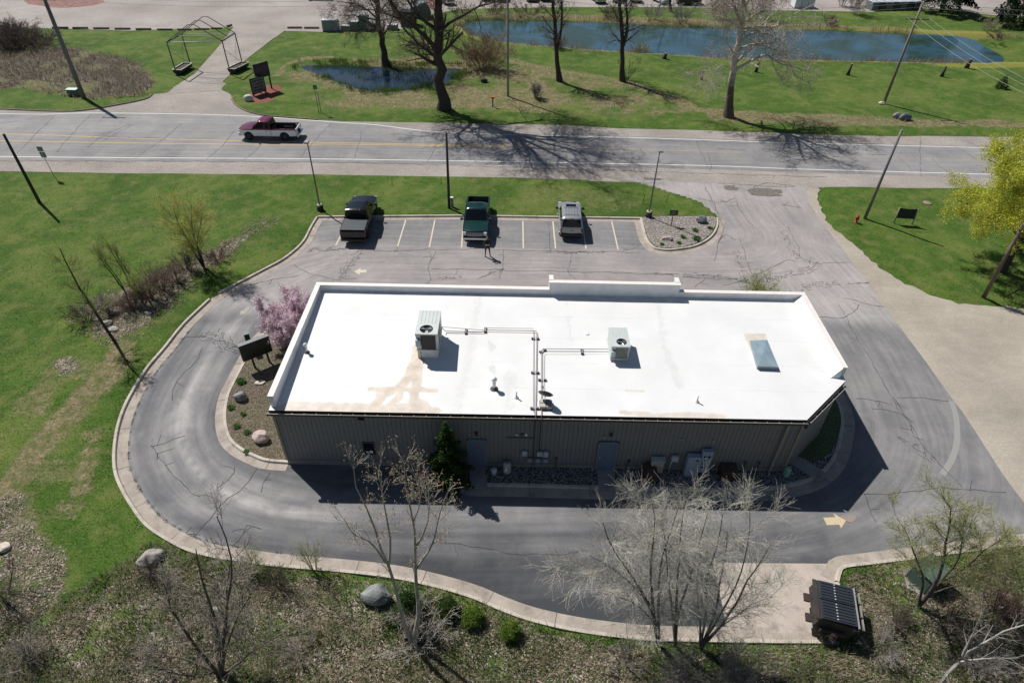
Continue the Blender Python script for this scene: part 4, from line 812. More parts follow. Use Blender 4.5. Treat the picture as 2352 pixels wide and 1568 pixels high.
# pipe stub in front of wall's right part
# ------------------------------------------------------------------ vehicles
M_TYRE = mat('tyre_rubber', (.018, .018, .018), .85); M_RIM = mat('rim_alloy', (.42, .43, .45), .3, .8); M_RIMD = mat('rim_dark', (.06, .06, .065), .35, .5); M_TRIM = mat('black_trim', (.015, .015, .016), .5)
M_CHROME = mat('chrome', (.62, .63, .65), .15, 1.0, var=.03); M_VGL = mat('vehicle_glass', (.006, .008, .011), .05, var=.1, spec=.2); M_RED = mat('tail_red', (.22, .012, .012), .2); M_LAMP = mat('lamp_clear', (.62, .66, .70), .12, .3)
def paint(name, c, met=.0, r=.28): return mat(name, c, r, met, var=.03, coat=.25 if 'black' in name else .7)
def prism(profile, y0, y1, cuts_x=(), cuts_z=(), ny=1, deform=None):
    bm = bmesh.new(); f = bm.faces.new([bm.verts.new((x, y0, z)) for x, z in profile]); r = bmesh.ops.extrude_face_region(bm, geom=[f])
    bmesh.ops.translate(bm, verts=[v for v in r['geom'] if isinstance(v, bmesh.types.BMVert)], vec=(0, y1-y0, 0)); bmesh.ops.recalc_face_normals(bm, faces=bm.faces)
    def cut(co, no): bmesh.ops.bisect_plane(bm, geom=bm.verts[:]+bm.edges[:]+bm.faces[:], plane_co=co, plane_no=no)
    for x in cuts_x: cut((x, 0, 0), (1, 0, 0))
    for z in cuts_z: cut((0, 0, z), (0, 0, 1))
    for k in range(1, ny): cut((0, y0+(y1-y0)*k/ny, 0), (0, 1, 0))
    bmesh.ops.triangulate(bm, faces=[f for f in bm.faces if len(f.verts) > 4])
    if deform:
        for v in bm.verts: v.co = Vector(deform(*v.co))
    return bm
def bm_obj(bm, name, mats, parent, pick=None, smooth=True, bevel=0):
    if bevel: bmesh.ops.bevel(bm, geom=[e for e in bm.edges if len(e.link_faces) == 2 and e.calc_face_angle(0) > .7], offset=bevel, segments=2, affect='EDGES', clamp_overlap=True)
    me = bpy.data.meshes.new(name)
    for f in bm.faces:
        f.smooth = smooth
        if pick: f.material_index = pick(f.calc_center_median(), f.normal)
    bm.to_mesh(me); bm.free()
    for m in mats: me.materials.append(m)
    try: me.set_sharp_from_angle(angle=.6)
    except Exception: pass
    return link(name, me, parent)
def arc(cx, cz, r, zb, n=9):      # wheel arch, walking +x along a bottom edge at zb
    a0 = math.asin(min(1, (zb-cz)/r)); return [(cx-r*math.cos(a0+(PI-2*a0)*k/n), cz+r*math.sin(a0+(PI-2*a0)*k/n)) for k in range(n+1)]
def wheel(parent, x, y, R=.38, w=.26, rim=None):
    s = 1 if y > 0 else -1; Mx = Matrix.Translation((x, y, R)) @ Matrix.Rotation(-PI/2*s, 4, 'X')
    o = MB().lathe([(R*.62, -w/2), (R*.94, -w/2), (R, -w/2+.04), (R, w/2-.04), (R*.94, w/2), (R*.62, w/2)], n=28, M=Mx).build('wheel', M_TYRE, parent)
    r = MB().lathe([(0, w/2-.05), (R*.16, w/2-.04), (R*.16, w/2-.07), (R*.58, w/2-.10), (R*.63, w/2-.01), (R*.66, w/2+.004)], n=28, M=Mx)
    for k in range(6):
        a = k*PI/3; c = Matrix.Rotation(a, 4, 'Z'); r.box((R*.36, 0, w/2-.035), (R*.46, R*.13, .03), M=Mx @ c)
    r.build('rim', rim or M_RIM, o); return o
def truck(e, Ln, W, zb, zr, cols, cab_r, cowl, cover=False, crew=True, gloss=None, rim=None, split=None, R=.39):
    """pickup, +x forward, built round its centre on the ground"""
    up, lo = cols; hw = W/2; xf = Ln/2; xra = -Ln/2+1.18; xfa = Ln/2-.98; A = R+.09; zs = split or .99
    def df(x, y, z):
        t = max(0, (x-(xf-.75))/.75); t2 = max(0, (-x-(Ln/2-.4))/.4); sgn = 1 if y > 0 else -1; a = abs(y)/hw
        k = 1-.085*t*t-.03*t2*t2-.022*((z-.78)/.5)**2-(.035 if z < .55 else 0); z2 = z+(.035*(1-a*a)-.012*a if z > zb-.10 and x > cowl-.1 else 0)
        x2 = x-(.16*a*a*t if x > xf-.75 else 0); return (x2, y*k, z2)
    prof = [(cab_r, .46)]+arc(xfa, R, A, .46)+[(xf-.12, .46), (xf-.02, .58), (xf, .80), (xf-.04, zb-.13), (xf-.16, zb-.04), (cowl+.55, zb+.035), (cowl, zb+.05), (cab_r, zb+.02)]
    bm = prism(prof, -hw, hw, [cab_r+.45*i for i in range(1, int((xf-cab_r)/.45)+1)]+[xf-.6, xf-.3], [.56, .7, .85, zs, zb-.06], 8, df)
    bm_obj(bm, 'body', [lo, up], e, lambda c, n: 1 if (c.z > zs or (n.z > .6 and c.z > .9)) else 0)
    # bed: two sides, front wall, floor, tailgate
    bp_ = [(-Ln/2, .52)]+arc(xra, R, A, .46)+[(cab_r-.02, .46), (cab_r-.02, zb+.02), (-Ln/2, zb+.02)]
    for s in (-1, 1):
        y0, y1 = (hw-.13, hw) if s > 0 else (-hw, -hw+.13)
        bm_obj(prism(bp_, y0, y1, [xra-.5, xra, xra+.5, xra+.9], [.6, .8, zs, zb-.06], 1, df), 'bed_side', [lo, up], e, lambda c, n: 1 if c.z > zs and split else 0)
    liner = mat('bed_liner', (.02, .02, .022), .8)
    MB().box(((cab_r-Ln/2)/2, 0, .62), (abs(-Ln/2-cab_r)-.1, W-.24, .06)).build('bed_floor', liner, e); MB().box((cab_r-.06, 0, .9), (.07, W-.22, .55)).build('bed_wall', liner, e)
    for s in (-1, 1): MB().box((xra, s*(hw-.24), .76), (1.0, .22, .24)).box(((cab_r-Ln/2)/2, s*(hw-.135), .92), (abs(-Ln/2-cab_r)-.1, .02, .52)).build('wheel_well', liner, e)
    tg = MB().box((-Ln/2+.03, 0, .86), (.08, W-.24, .60)).build('tailgate', lo, e, .015)
    MB().box((-Ln/2-.015, 0, 1.00), (.02, .22, .05)).build('handle', M_TRIM, tg)
    MB().box((-Ln/2-.10, 0, .50), (.18, W-.14, .17)).build('rear_bumper', M_CHROME if not cover else M_TRIM, e, .03)
    if cover: MB().box(((cab_r-Ln/2)/2, 0, zb+.045), (abs(-Ln/2-cab_r)-.08, W-.16, .045)).build('bed_cover', mat('tonneau', (.030, .038, .046), .65, var=.1), e, .012)
    cabin(e, cab_r, cowl, hw, zb, zr, up, crew, back=.10, rake=.78, gl=gloss)
    for x in (xra, xfa):
        for s in (-1, 1): wheel(e, x, s*(hw-.15), R, .27, rim)
    front(e, xf, hw, zb, lo)
    for s in (-1, 1):
        MB().box((-Ln/2+.02, s*(hw-.10), .93), (.08, .13, .34)).build('tail_lamp', M_RED, e, .01)
        for k, x in enumerate((cab_r+.02, (cab_r+cowl)/2+.1, cowl+.12) if crew else (cab_r+.02, cowl+.05)): MB().box((x, s*(hw-.002), .80), (.012, .012, .62)).build('door_seam', M_TRIM, e)
        for x in ((cab_r+.35, (cab_r+cowl)/2+.45) if crew else (cab_r+.5,)): MB().box((x-.1, s*(hw+.012), .98), (.16, .025, .035)).build('door_handle', M_TRIM, e)
def cabin(e, xr, xc, hw, zb, zr, m, crew, back=.1, rake=.7, tumble=.15, gl=None, rear_rake=None, gl_long=3):
    z0 = zb-.02; rr = back if rear_rake is None else rear_rake; fx = xc-rake
    def half(z): return (hw-.05)*(1-tumble*(z-z0)/(zr-z0)*1.05)
    def df(x, y, z):
        a = abs(y)/(hw-.05); h = max(0, (z-z0)/(zr-z0)); y2 = y*(half(z)/(hw-.05)); return (x-(.10*a*a*h if x > (xr+xc)/2 else -.04*a*a*h), y2, z+(.035*(1-a*a) if h > .9 else 0)-(.03*a**6 if h > .9 else 0))
    prof = [(xr, z0), (xc, z0), (fx+.04, zr-.04), (fx-.08, zr), (xr+rr+.10, zr+.005), (xr+rr, zr-.05)]
    c = bm_obj(prism(prof, -(hw-.05), hw-.05, [xr+rr+.4*i for i in range(1, 8) if xr+rr+.4*i < fx-.2], [z0+(zr-z0)*.5, zr-.10], 8, df), 'cab', [m], e)
    g = gl or M_VGL
    def fr(t): return z0+(zr-z0)*t
    def xfr(z): return xc-rake*(z-z0)/(zr-z0)
    def xre(z): return xr+rr*(z-z0)/(zr-z0)
    # glass, a little proud of the cab
    za, zb_, = fr(.10), fr(.90); n = .012; e1 = .10
    ws = MB(); K = 6; vs = []
    for z in (za, zb_):
        for k in range(K+1):
            q = -1+2*k/K; y = q*(half(z)-.085); a = abs(y)/(hw-.05); h = (z-z0)/(zr-z0); vs.append((xfr(z)-.10*(abs(q)*.93)**2*h+.028, y, z+.02))
    ws.add(vs, [(k, k+1, K+2+k, K+1+k) for k in range(K)], True); ws.build('windshield', g, e)
    vs = []
    for z in (fr(.14), fr(.88)):
        for k in range(K+1): q = -1+2*k/K; vs.append((xre(z)+.04*(q*.93)**2*(z-z0)/(zr-z0)-.014, q*(half(z)-.10), z))
    MB().add(vs, [(k+1, k, K+1+k, K+2+k) for k in range(K)], True).build('rear_window', g, e)
    for s in (-1, 1):
        xa0, xb0 = xre(fr(.12))+.10, xfr(fr(.12))-.16; xa1, xb1 = xre(fr(.86))+.10, xfr(fr(.86))-.16
        splits = [0, .46, 1] if crew and gl_long == 3 else ([0, .30, .62, 1] if gl_long == 4 else [0, .34, 1])
        for a, b in zip(splits, splits[1:]):
            ins = .035/(xb1-xa1); a2 = a+(ins if a > 0 else 0); b2 = b-(ins if b < 1 else 0); q = []
            for (t, zz) in ((a2, fr(.12)), (b2, fr(.12)), (b2, fr(.86)), (a2, fr(.86))):
                x = (xa0+(xb0-xa0)*t) if zz < fr(.5) else (xa1+(xb1-xa1)*t); q.append((x, s*(half(zz)+.012), zz))
            MB().add(q if s < 0 else q[::-1], [(0, 1, 2, 3)]).build('side_window', g, e)
        m1 = MB().box((xc-.22, s*(hw+.13), zb+.10), (.13, .22, .17)).tube([(xc-.22, s*(hw-.02), zb+.05), (xc-.22, s*(hw+.10), zb+.07)], .025, 6).build('side_mirror', M_TRIM, e, .02)
    return c
def front(e, xf, hw, zb, m, truck_=True):
    gr = MB().box((xf-.035, 0, zb-.24), (.06, hw*1.28, .30)).build('grille', M_TRIM, e, .01)
    for k in range(3): MB().box((xf+.0, 0, zb-.34+.10*k), (.03, hw*1.26, .022)).build('grille_bar', M_CHROME, gr)
    for s in (-1, 1): MB().box((xf-.13, s*(hw*.81), zb-.24), (.14, hw*.27, .26), rz=-s*.18).build('headlight', M_LAMP, e, .02)
    MB().box((xf-.02, 0, .53), (.18, hw*1.86, .19)).box((xf-.18, hw*.90, .53), (.20, .10, .19)).box((xf-.18, -hw*.90, .53), (.20, .10, .19)).build('front_bumper', M_CHROME, e, .03)
def rooted(name, c, rz, label, cat='truck', group=None): return empty(name, (c[0], c[1], .006), rz, label, cat, group)
# two-tone pickup on the road, driving left
f0 = G(577, 322); r0 = G(659, 323.5); ang = math.atan2(f0[1]-r0[1], f0[0]-r0[0]); mid = ((f0[0]+r0[0])/2, (f0[1]+r0[1])/2+.86)
t1 = rooted('pickup_truck', mid, ang, "dark red over white pickup driving along the road", 'pickup truck')
P_RED = paint('crimson_paint', (.14, .004, .032), .35, .25); P_WHT = paint('white_paintwork', (.78, .80, .83), .0, .3)
truck(t1, 5.75, 1.98, 1.14, 1.88, (P_RED, P_WHT), -.42, 1.55, crew=False, rim=M_RIMD, split=1.08, R=.42)
MB().box((-3.02, 0, .62), (.10, .12, .10)).tube([(-2.95, -.1, .66), (-3.2, -.12, .75)], .03, 6).build('tow_hitch', M_TRIM, t1)
MB().lathe([(0, 0), (.19, 0), (.19, .10), (.0, .12)], n=16, M=Matrix.Translation((-2.93, .1, .80)) @ Matrix.Rotation(-PI/2, 4, 'Y')).build('spare_wheel', M_TYRE, t1)
# black crew cab with a bed cover, nose to the kerb
br = G(812, 556); t2 = rooted('pickup_truck', (br[0]+.10, br[1]+2.55), PI/2+.02, "black crew cab pickup with a grey bed cover, parked nose to the kerb", 'pickup truck', 'vehicles parked at the kerb')
truck(t2, 5.95, 2.0, 1.22, 1.96, (paint('black_paint', (.004, .005, .008), 0, .2), paint('black_paint', (.004, .005, .008))), -1.15, 1.35, cover=True, crew=True, rim=M_RIMD, R=.42)
for k in range(3): MB().box((-1.02+.0, -.3+.3*k, 1.955), (.03, .07, .025)).build('roof_lamp', M_LAMP, t2)
# green pickup facing the building
fb = G(1091, 561); t3 = rooted('pickup_truck', (fb[0], fb[1]+2.82), -PI/2, "dark green extended cab pickup with open bed, backed up to the kerb", 'pickup truck', 'vehicles parked at the kerb')
P_GRN = paint('green_paint', (.003, .030, .028), .2, .25); truck(t3, 5.75, 1.96, 1.12, 1.84, (P_GRN, P_GRN), -.75, 1.30, crew=True, rim=M_RIM)
MB().add([(.93, .28, 1.235), (.93, .62, 1.235), (.78, .60, 1.34), (.78, .30, 1.34)], [(0, 1, 2, 3)]).build('dash_paper', mat('white_paper', (.75, .76, .78), .7), t3)
for s in (-1, 1): MB().box((-.86, s*.78, 1.155), (.18, .22, .02)).build('rail_cap', mat('bright_rail', (.6, .6, .6), .4), t3)
# silver SUV
rb = G(1311, 553); t4 = rooted('suv', (rb[0]+.02, rb[1]+2.42), PI/2-.01, "silver SUV with roof rack and sunroof, parked nose to the kerb", 'SUV', 'vehicles parked at the kerb')
def suv(e, Ln, W, m, zb=1.02, zr=1.74, R=.37, xr=None, xc=1.0, rack=True, mlow=None):
    hw = W/2; xf = Ln/2; A = R+.07; xra = -Ln/2+.95; xfa = Ln/2-.88
    def df(x, y, z):
        t = max(0, (x-(xf-.8))/.8); t2 = max(0, (-x-(Ln/2-.5))/.5); a = abs(y)/hw; k = 1-.11*t*t-.06*t2*t2-.025*((z-.75)/.45)**2-(.03 if z < .5 else 0)
        return (x-.18*a*a*t+.08*a*a*t2, y*k, z+(.03*(1-a*a) if z > zb-.12 else 0))
    prof = [(-Ln/2, .45), (-Ln/2+.06, .36)]+arc(xra, R, A, .36)+arc(xfa, R, A, .36)+[(xf-.10, .36), (xf, .55), (xf-.03, zb-.20), (xf-.18, zb-.09), (xc+.3, zb+.02), (xc, zb+.03), (-Ln/2+.05, zb+.02), (-Ln/2, .85)]
    bm_obj(prism(prof, -hw, hw, [-Ln/2+.45*i for i in range(1, int(Ln/.45)+1)], [.5, .65, .8, zb-.05], 8, df), 'body', [m], e)
    cabin(e, -Ln/2+.06, xc, hw, zb+.01, zr, m, True, rake=.72, rear_rake=.28, gl_long=4, tumble=.15)
    for x in (xra, xfa):
        for s in (-1, 1): wheel(e, x, s*(hw-.13), R, .23)
    front(e, xf, hw, zb-.02, m)
    for s in (-1, 1): MB().box((-Ln/2+.05, s*(hw-.11), .86), (.10, .12, .26)).build('tail_lamp', M_RED, e, .02)
    MB().box((-Ln/2-.02, 0, .50), (.16, W-.16, .20)).build('rear_bumper', M_TRIM, e, .03); MB().box((-Ln/2-.012, 0, .88), (.03, .14, .045)).build('handle', M_TRIM, e)
    if rack:
        MB().box((.02, 0, zr+.042), (.42, .80, .012)).build('sunroof', M_VGL, e, .005)
        for x in (-.38, -1.55): MB().box((x, 0, zr+.085), (.035, W*.66, .02)).build('roof_bar', mat('rack_grey', (.16, .14, .14), .5), e)
        for k in range(5): MB().box((-.97, -.44+.22*k, zr+.062), (1.45, .02, .012)).build('rack_slat', mat('rack_grey', (.16, .14, .14), .5), e)
        MB().box((-Ln/2+.30, 0, zr-.01), (.07, .26, .03)).build('brake_lamp', M_TRIM, e)
suv(t4, 4.75, 1.84, paint('silver_paint', (.36, .37, .37), .5, .3))
# far cars in the gravel yard, only their near ends in the frame
def car(e, m, Ln=4.5): suv(e, Ln, 1.78, m, zb=.92, zr=1.44, R=.33, xc=.9, rack=False)
cprev = {}
for px, py, key, c, lb, rz in ((1036, 14, 'kd', (.02, .022, .025), "dark parked car half hidden behind the biggest bare tree, at the top edge", PI/2+.5), (1118, 5, 'kd', None, "dark car at the top edge left of the light one", PI/2), (1152, 7, 'kl', (.42, .47, .52), "pale blue-grey car at the top edge beside the tall thin pole", PI/2),
                           (1221, 7, 'kd', None, "dark car at the top edge just right of the tall thin pole", PI/2), (1253, 6, 'kd', None, "dark car at the top edge left of the twin-stemmed tree", PI/2), (1381, 11, 'kd', None, "dark car alone at the top edge between two pondside trees", PI/2+.2),
                           (1420, 8, 'kb', (.035, .03, .028), "brown-black car behind the trunk with root suckers", PI/2), (1463, 9, 'kd', None, "dark car at the top edge nearest left of the white car", PI/2+.1), (1531, 13, 'kw', (.62, .70, .76), "white car at the top edge beside a small bare trunk", PI/2+.3)):
    g0 = G(px, py)
    if key not in cprev: e = empty('parked_car', (0, 0, 0)); car(e, paint('car_'+key, c)); cprev[key] = e
    else: e = copy_tree(cprev[key])
    e.location = (g0[0]+2.2*math.cos(rz), g0[1]+2.2*math.sin(rz), .01); e.rotation_euler = (0, 0, rz+PI); tag(e, lb, 'car', 'cars parked in the far yard')
# ------------------------------------------------------------------ person
def person(loc, rz):
    e = empty('person', loc, rz, "person in black clothes standing by the green pickup, hands held at the chest", 'person')
    J = dict(pel=(0, 0, .90), waist=(0, .01, 1.05), chest=(0, .0, 1.28), neck=(0, .01, 1.44), head0=(0, .0, 1.50),
             hl=(-.10, 0, .86), kl=(-.14, -.03, .48), al=(-.16, .02, .09), hr=(.10, 0, .86), kr=(.17, -.02, .48), ar=(.20, .03, .09),
             tl=(-.17, -.12, .03), tr=(.23, -.11, .03), sl=(-.19, .0, 1.38), el=(-.27, -.05, 1.12), wl=(-.10, -.26, 1.16), sr=(.19, .0, 1.38), er=(.27, -.05, 1.12), wr=(.10, -.26, 1.16))
    Rr = dict(pel=.15, waist=.135, chest=.165, neck=.06, head0=.06, hl=.105, kl=.07, al=.05, hr=.105, kr=.07, ar=.05, tl=.045, tr=.045, sl=.075, el=.055, wl=.035, sr=.075, er=.055, wr=.035)
    E = [('pel', 'waist'), ('waist', 'chest'), ('chest', 'neck'), ('neck', 'head0'), ('pel', 'hl'), ('hl', 'kl'), ('kl', 'al'), ('al', 'tl'), ('pel', 'hr'), ('hr', 'kr'), ('kr', 'ar'), ('ar', 'tr'), ('chest', 'sl'), ('sl', 'el'), ('el', 'wl'), ('chest', 'sr'), ('sr', 'er'), ('er', 'wr')]
    ks = list(J); me = bpy.data.meshes.new('body'); me.from_pydata([J[k] for k in ks], [(ks.index(a), ks.index(b)) for a, b in E], []); o = link('body', me, e)
    md = o.modifiers.new('s', 'SKIN'); sk_ = me.skin_vertices[0].data
    for i, k in enumerate(ks): sk_[i].radius = (Rr[k], Rr[k]*.8)
    sk_[0].use_root = True; ss = o.modifiers.new('u', 'SUBSURF'); ss.levels = 2; ss.render_levels = 2
    dg = bpy.context.evaluated_depsgraph_get(); me2 = bpy.data.meshes.new_from_object(o.evaluated_get(dg)); o.modifiers.clear(); o.data = me2; me2.materials.clear()
    m, t = newmat('person_clothes', .8); g = t.n.new("ShaderNodeSeparateXYZ"); t.l.new(t.tc.outputs['Object'], g.inputs[0])
    t.color(t.ramp(g.outputs[2], [(0, (.02, .018, .018)), (.10, (.02, .018, .018)), (.101, (.030, .024, .026)), (.86, (.028, .024, .027)), (.861, (.016, .015, .018)), (1.0, (.018, .017, .02))])); me2.materials.append(m)
    me2.polygons.foreach_set("use_smooth", [True]*len(me2.polygons))
    skin = mat('skin', (.42, .26, .19), .5, var=.05)
    h = MB().lathe([(0, -.02), (.045, 0), (.07, .06), (.082, .12), (.078, .18), (.05, .225), (0, .235)], n=18, M=Matrix.Translation((0, -.012, 1.475)) @ Matrix.Diagonal((.92, 1.12, 1, 1)))
    h.box((0, -.105, 1.575), (.022, .03, .045)).box((-.078, 0, 1.58), (.018, .035, .055)).box((.078, 0, 1.58), (.018, .035, .055)); hd = h.build('head', skin, e)
    MB().lathe([(.084, 0), (.09, .05), (.075, .10), (.04, .125), (0, .13)], n=18, M=Matrix.Translation((0, .008, 1.60)) @ Matrix.Diagonal((.95, 1.1, 1, 1))).build('hair', mat('hair_brown', (.09, .06, .045), .7), hd)
    f = MB()
    for s in (-1, 1): f.box((s*.032, -.098, 1.595), (.026, .01, .012))
    f.box((0, -.095, 1.525), (.05, .012, .010)); f.build('face', mat('face_dark', (.10, .05, .045), .6), hd)
    for s in (-1, 1):
        q = MB().box((s*.085, -.30, 1.165), (.055, .085, .028), rz=s*.3)
        for k in range(4): b = Vector((s*(.100-.016*k), -.335, 1.165)); q.tube([b, b+Vector((-s*.012, -.03+.004*k, .012)), b+Vector((-s*.03, -.045+.004*k, -.004))], [.009, .008, .007], 6)
        b = Vector((s*.065, -.28, 1.175)); q.tube([b, b+Vector((-s*.02, -.02, .02)), b+Vector((-s*.022, -.045, .024))], [.011, .010, .008], 6); q.build('hand', skin, e)
    return e
pc = G(1118, 589); person((pc[0]+.05, pc[1], .006), .12)
ct = empty('remote_controller', (pc[0]+.09, pc[1]-.335, 1.19), .12, "small grey remote controller held in the hands of the person", 'controller'); MB().box((0, 0, 0), (.17, .10, .035)).build('case', mat('pad_grey', (.20, .20, .21), .5), ct, .01)
MB().box((0, .03, .05), (.14, .012, .08)).build('screen', M_VGL, ct); 
for s in (-1, 1): MB().tube([(s*.04, -.01, .018), (s*.04, -.01, .04)], .008, 6).build('stick', M_BLK, ct)
# ------------------------------------------------------------------ poles, lamps and wires
def wood_mat(name, c, var=.3): 
    m, t = newmat(name, .9); a = tuple(x*(1-var) for x in c); b = tuple(x*(1+var) for x in c); t.color(t.ramp(t.noise(3, 5, .7, t.mapv((4, 4, .35))), [(.3, a), (.7, b)])); return m
M_POLE = wood_mat('weathered_pole', (.20, .17, .145)); M_POLED = wood_mat('dark_pole', (.045, .038, .032)); M_POLEG = wood_mat('grey_pole', (.17, .165, .16))
def ztop(b, t): # height of an upright standing at b whose top shows at t
    Y = G(*b)[1]; return onY(t[0], t[1], Y)
def pole(b, t, r, m, label, cat='utility pole', name='utility_pole', arm=None):
    g0 = G(*b); T = ztop(b, t); z0 = gz(*g0); e = empty(name, (g0[0], g0[1], z0), 0, label, cat)
    q = [Vector((0, 0, -.2)), (T-Vector((g0[0], g0[1], z0)))]; MB().tube([q[0], q[0]*.5+q[1]*.5, q[1]], [r, r*.86, r*.72], 10).build('pole', m, e)
    if arm:
        for (h, wd) in arm:
            p = q[1]*(1-h/q[1].z); a = MB().box((p.x, p.y-.14, p.z), (wd, .10, .12)).build('crossarm', m, e)
            for k in (-1, -.5, .5, 1): MB().lathe([(.03, 0), (.045, .05), (.03, .08), (.045, .11), (0, .14)], (p.x+k*wd*.46, p.y-.14, p.z+.06), 8).build('insulator', mat('insulator', (.30, .30, .30), .3), a)
    return e, T
pole((1985, 505), (2072, 298), .13, M_POLEG, "bare leaning-looking grey pole beside the black screen on the right lawn")
pole((2258, 685), (2352, 512), .14, wood_mat('brown_pole', (.13, .10, .075)), "brown wooden pole at the edge of the gravel on the far right")
pole((92, 467), (8, 308), .14, M_POLED, "dark short wooden pole on the left lawn"); pole((1032, 481), (1025, 305), .12, M_POLED, "slim dark pole between the black and green pickups")
e, TA = pole((193, 226), (97, -14), .26, M_POLEG, "thick grey wooden pole at the weedy patch, top left", arm=[(.5, 2.4)]); _, TB = pole((1167, 223), (1166, -26), .15, wood_mat('pale_pole', (.30, .285, .27)), "tall pale thin pole between the marsh and the long pond")
_, TC = pole((2029, 240), (2120, 6), .16, M_POLE, "tall wooden power pole with crossarm on the lawn, upper right", arm=[(1.6, 2.6)])
g0 = G(168, 222); mb_ = empty('meter_box', (g0[0], g0[1]+.3, gz(*g0)), .0, "pale green box at the foot of the thick grey pole", 'utility box'); MB().box((0, 0, .35), (1.1, .6, .7)).build('body', mat('box_green_dark', (.10, .14, .12), .6), mb_, .02); MB().box((0, 0, .72), (1.2, .7, .06)).build('lid', mat('pale_teal', (.45, .58, .55), .5), mb_)
def wire(label, a, b, sag, r=.016, m=None):
    pts = []
    for k in range(17):
        t = k/16; p = a*(1-t)+b*t; pts.append((p.x, p.y, p.z-4*sag*t*(1-t)))
    return tag(MB().tube(pts, r, 5).build('power_line', m or mat('wire', (.30, .31, .32), .5)), label, 'power line', 'power lines along the road')
up_ = Vector((0, 0, 1)); TD = Vector((TC.x+70, TC.y-1.5, TC.z+.3)); TZ = Vector((TA.x-60, TA.y-3, TA.z))
for dz, dy, w in ((0, 0, 'top'), (-.55, .35, 'lower')):
    d = Vector((0, dy, dz)); wire("%s wire from the thick grey pole to the pale thin pole" % w, TA+d, TB+d, 1.0); wire("%s wire over the long pond between the pale thin pole and the crossarm pole" % w, TB+d, TC+d, 1.2)
    wire("%s wire running right from the crossarm pole" % w, TC+d, TD+d, 1.1); wire("%s wire leaving the frame left of the thick grey pole" % w, TA+d, TZ+d, .9)
EN = onY(2760, 560, 44.0)
for k, (dx, lb) in enumerate(((-1.2, "left"), (.1, "middle"), (1.2, "right"))): wire("%s wire slanting from the crossarm pole over the right lawn" % lb, TC+Vector((dx, -.14, -1.45)), Vector((46+dx*1.3, 46, 8.5)), 1.0, .013)
def lamp(b, t, label):
    g0 = G(*b); T = ztop(b, t); e = empty('lamp_post', (g0[0], g0[1], gz(*g0)), 0, label, 'lamp post', 'lamp posts by the parking row'); h = T.z
    MB().lathe([(0, 0), (.27, 0), (.26, .46), (.0, .46)], n=16).build('base', mat('black_base', (.02, .02, .02), .7), e); rs = MB(); rr = random.Random(3)
    for k in range(9): a = k*.7; rs.lathe([(0, -.05), (.07, -.02), (.08, .02), (.04, .06), (0, .07)], (.16*math.cos(a), .16*math.sin(a), .49), 6)
    tag(rs.build('stones', mat('cream_stone', (.52, .48, .38), .8), e), kind='stuff'); MB().tube([(0, 0, .4), (0, 0, h-.15)], [.065, .05], 8).build('post', mat('bronze_post', (.15, .135, .12), .5), e)
    hd = MB().box((.02, -.18, h-.06), (.34, .50, .14)).build('lamp_head', mat('head_grey', (.22, .22, .22), .5), e, .03); MB().box((.02, -.20, h-.135), (.26, .34, .012)).build('lens', M_LAMP, hd)
lamp((737, 486), (705, 326), "lamp post at the left end of the parking row"); lamp((1489, 501), (1511, 346), "lamp post beside the stone bed at the right end of the parking row")
g0 = G(1039, 478); e = empty('cable_pedestal', (g0[0], g0[1], gz(*g0)), 0, "pale grey-green pedestal at the foot of the slim dark pole", 'pedestal'); MB().box((0, 0, .42), (.22, .20, .84)).build('body', mat('pedestal_green', (.30, .36, .32), .5), e, .02); MB().box((0, 0, .88), (.26, .24, .07)).build('cap', mat('white_plastic', (.66, .72, .74), .4), e, .02)
# ------------------------------------------------------------------ signs
def at3(e, p): return Vector(p)-e.location
# big black board on two legs in the west bed
b0, b1 = G(583, 898), G(607, 885); p0 = Vector((-15.25, 27.9)); uu = Vector((.80, .60)); A1, A2, A3, A4 = [on_plane(*p, p0, uu) for p in ((561.8, 838), (550, 804), (624.6, 800), (615.6, 765.5))]
e = empty('board_sign', (-15.0, 28.1, .10), 0, "big black board sign on two legs in the bed left of the building", 'sign'); th = Vector((-uu.y, uu.x, 0))*.28
cs = [A1, A3, A4, A2]; cs = [Vector((v.x, v.y, v.z)) for v in cs]; zlo = (A1.z+A3.z)/2; zhi = (A2.z+A4.z)/2
l, r_ = Vector((A1.x+A2.x, A1.y+A2.y, 0))/2, Vector((A3.x+A4.x, A3.y+A4.y, 0))/2; q = [at3(e, (l.x, l.y, zlo)), at3(e, (r_.x, r_.y, zlo)), at3(e, (r_.x, r_.y, zhi)), at3(e, (l.x, l.y, zhi))]
M_BRD = mat('board_black', (.008, .014, .014), .35); MB().slab(q, -.28).build('panel', M_BRD, e, .015)
q2 = [v*1.0 for v in q]; c_ = sum(q, Vector())/4
MB().slab([q[3]+Vector((0, 0, .001)), q[2]+Vector((0, 0, .001)), q[2]+Vector((0, 0, .03)), q[3]+Vector((0, 0, .03))], -.28).build('top_trim', mat('trim_slate', (.10, .12, .13), .4), e)
for f in (.30, .80): p = q[0]*(1-f)+q[1]*f+th*.45; MB().box((p.x, p.y, (zlo-.1)/2), (.09, .09, zlo+.1)).build('leg', mat('leg_black', (.015, .012, .012), .6), e)
g0 = G(578, 806); e = empty('square_post', (g0[0], g0[1], .0), .5, "short thick black square post behind the big black board", 'post'); MB().box((0, 0, .7), (.30, .30, 1.4)).build('post', M_BRD, e, .01); MB().box((0, 0, 1.42), (.33, .33, .05)).build('cap', mat('trim_slate', (.10, .12, .13), .4), e)
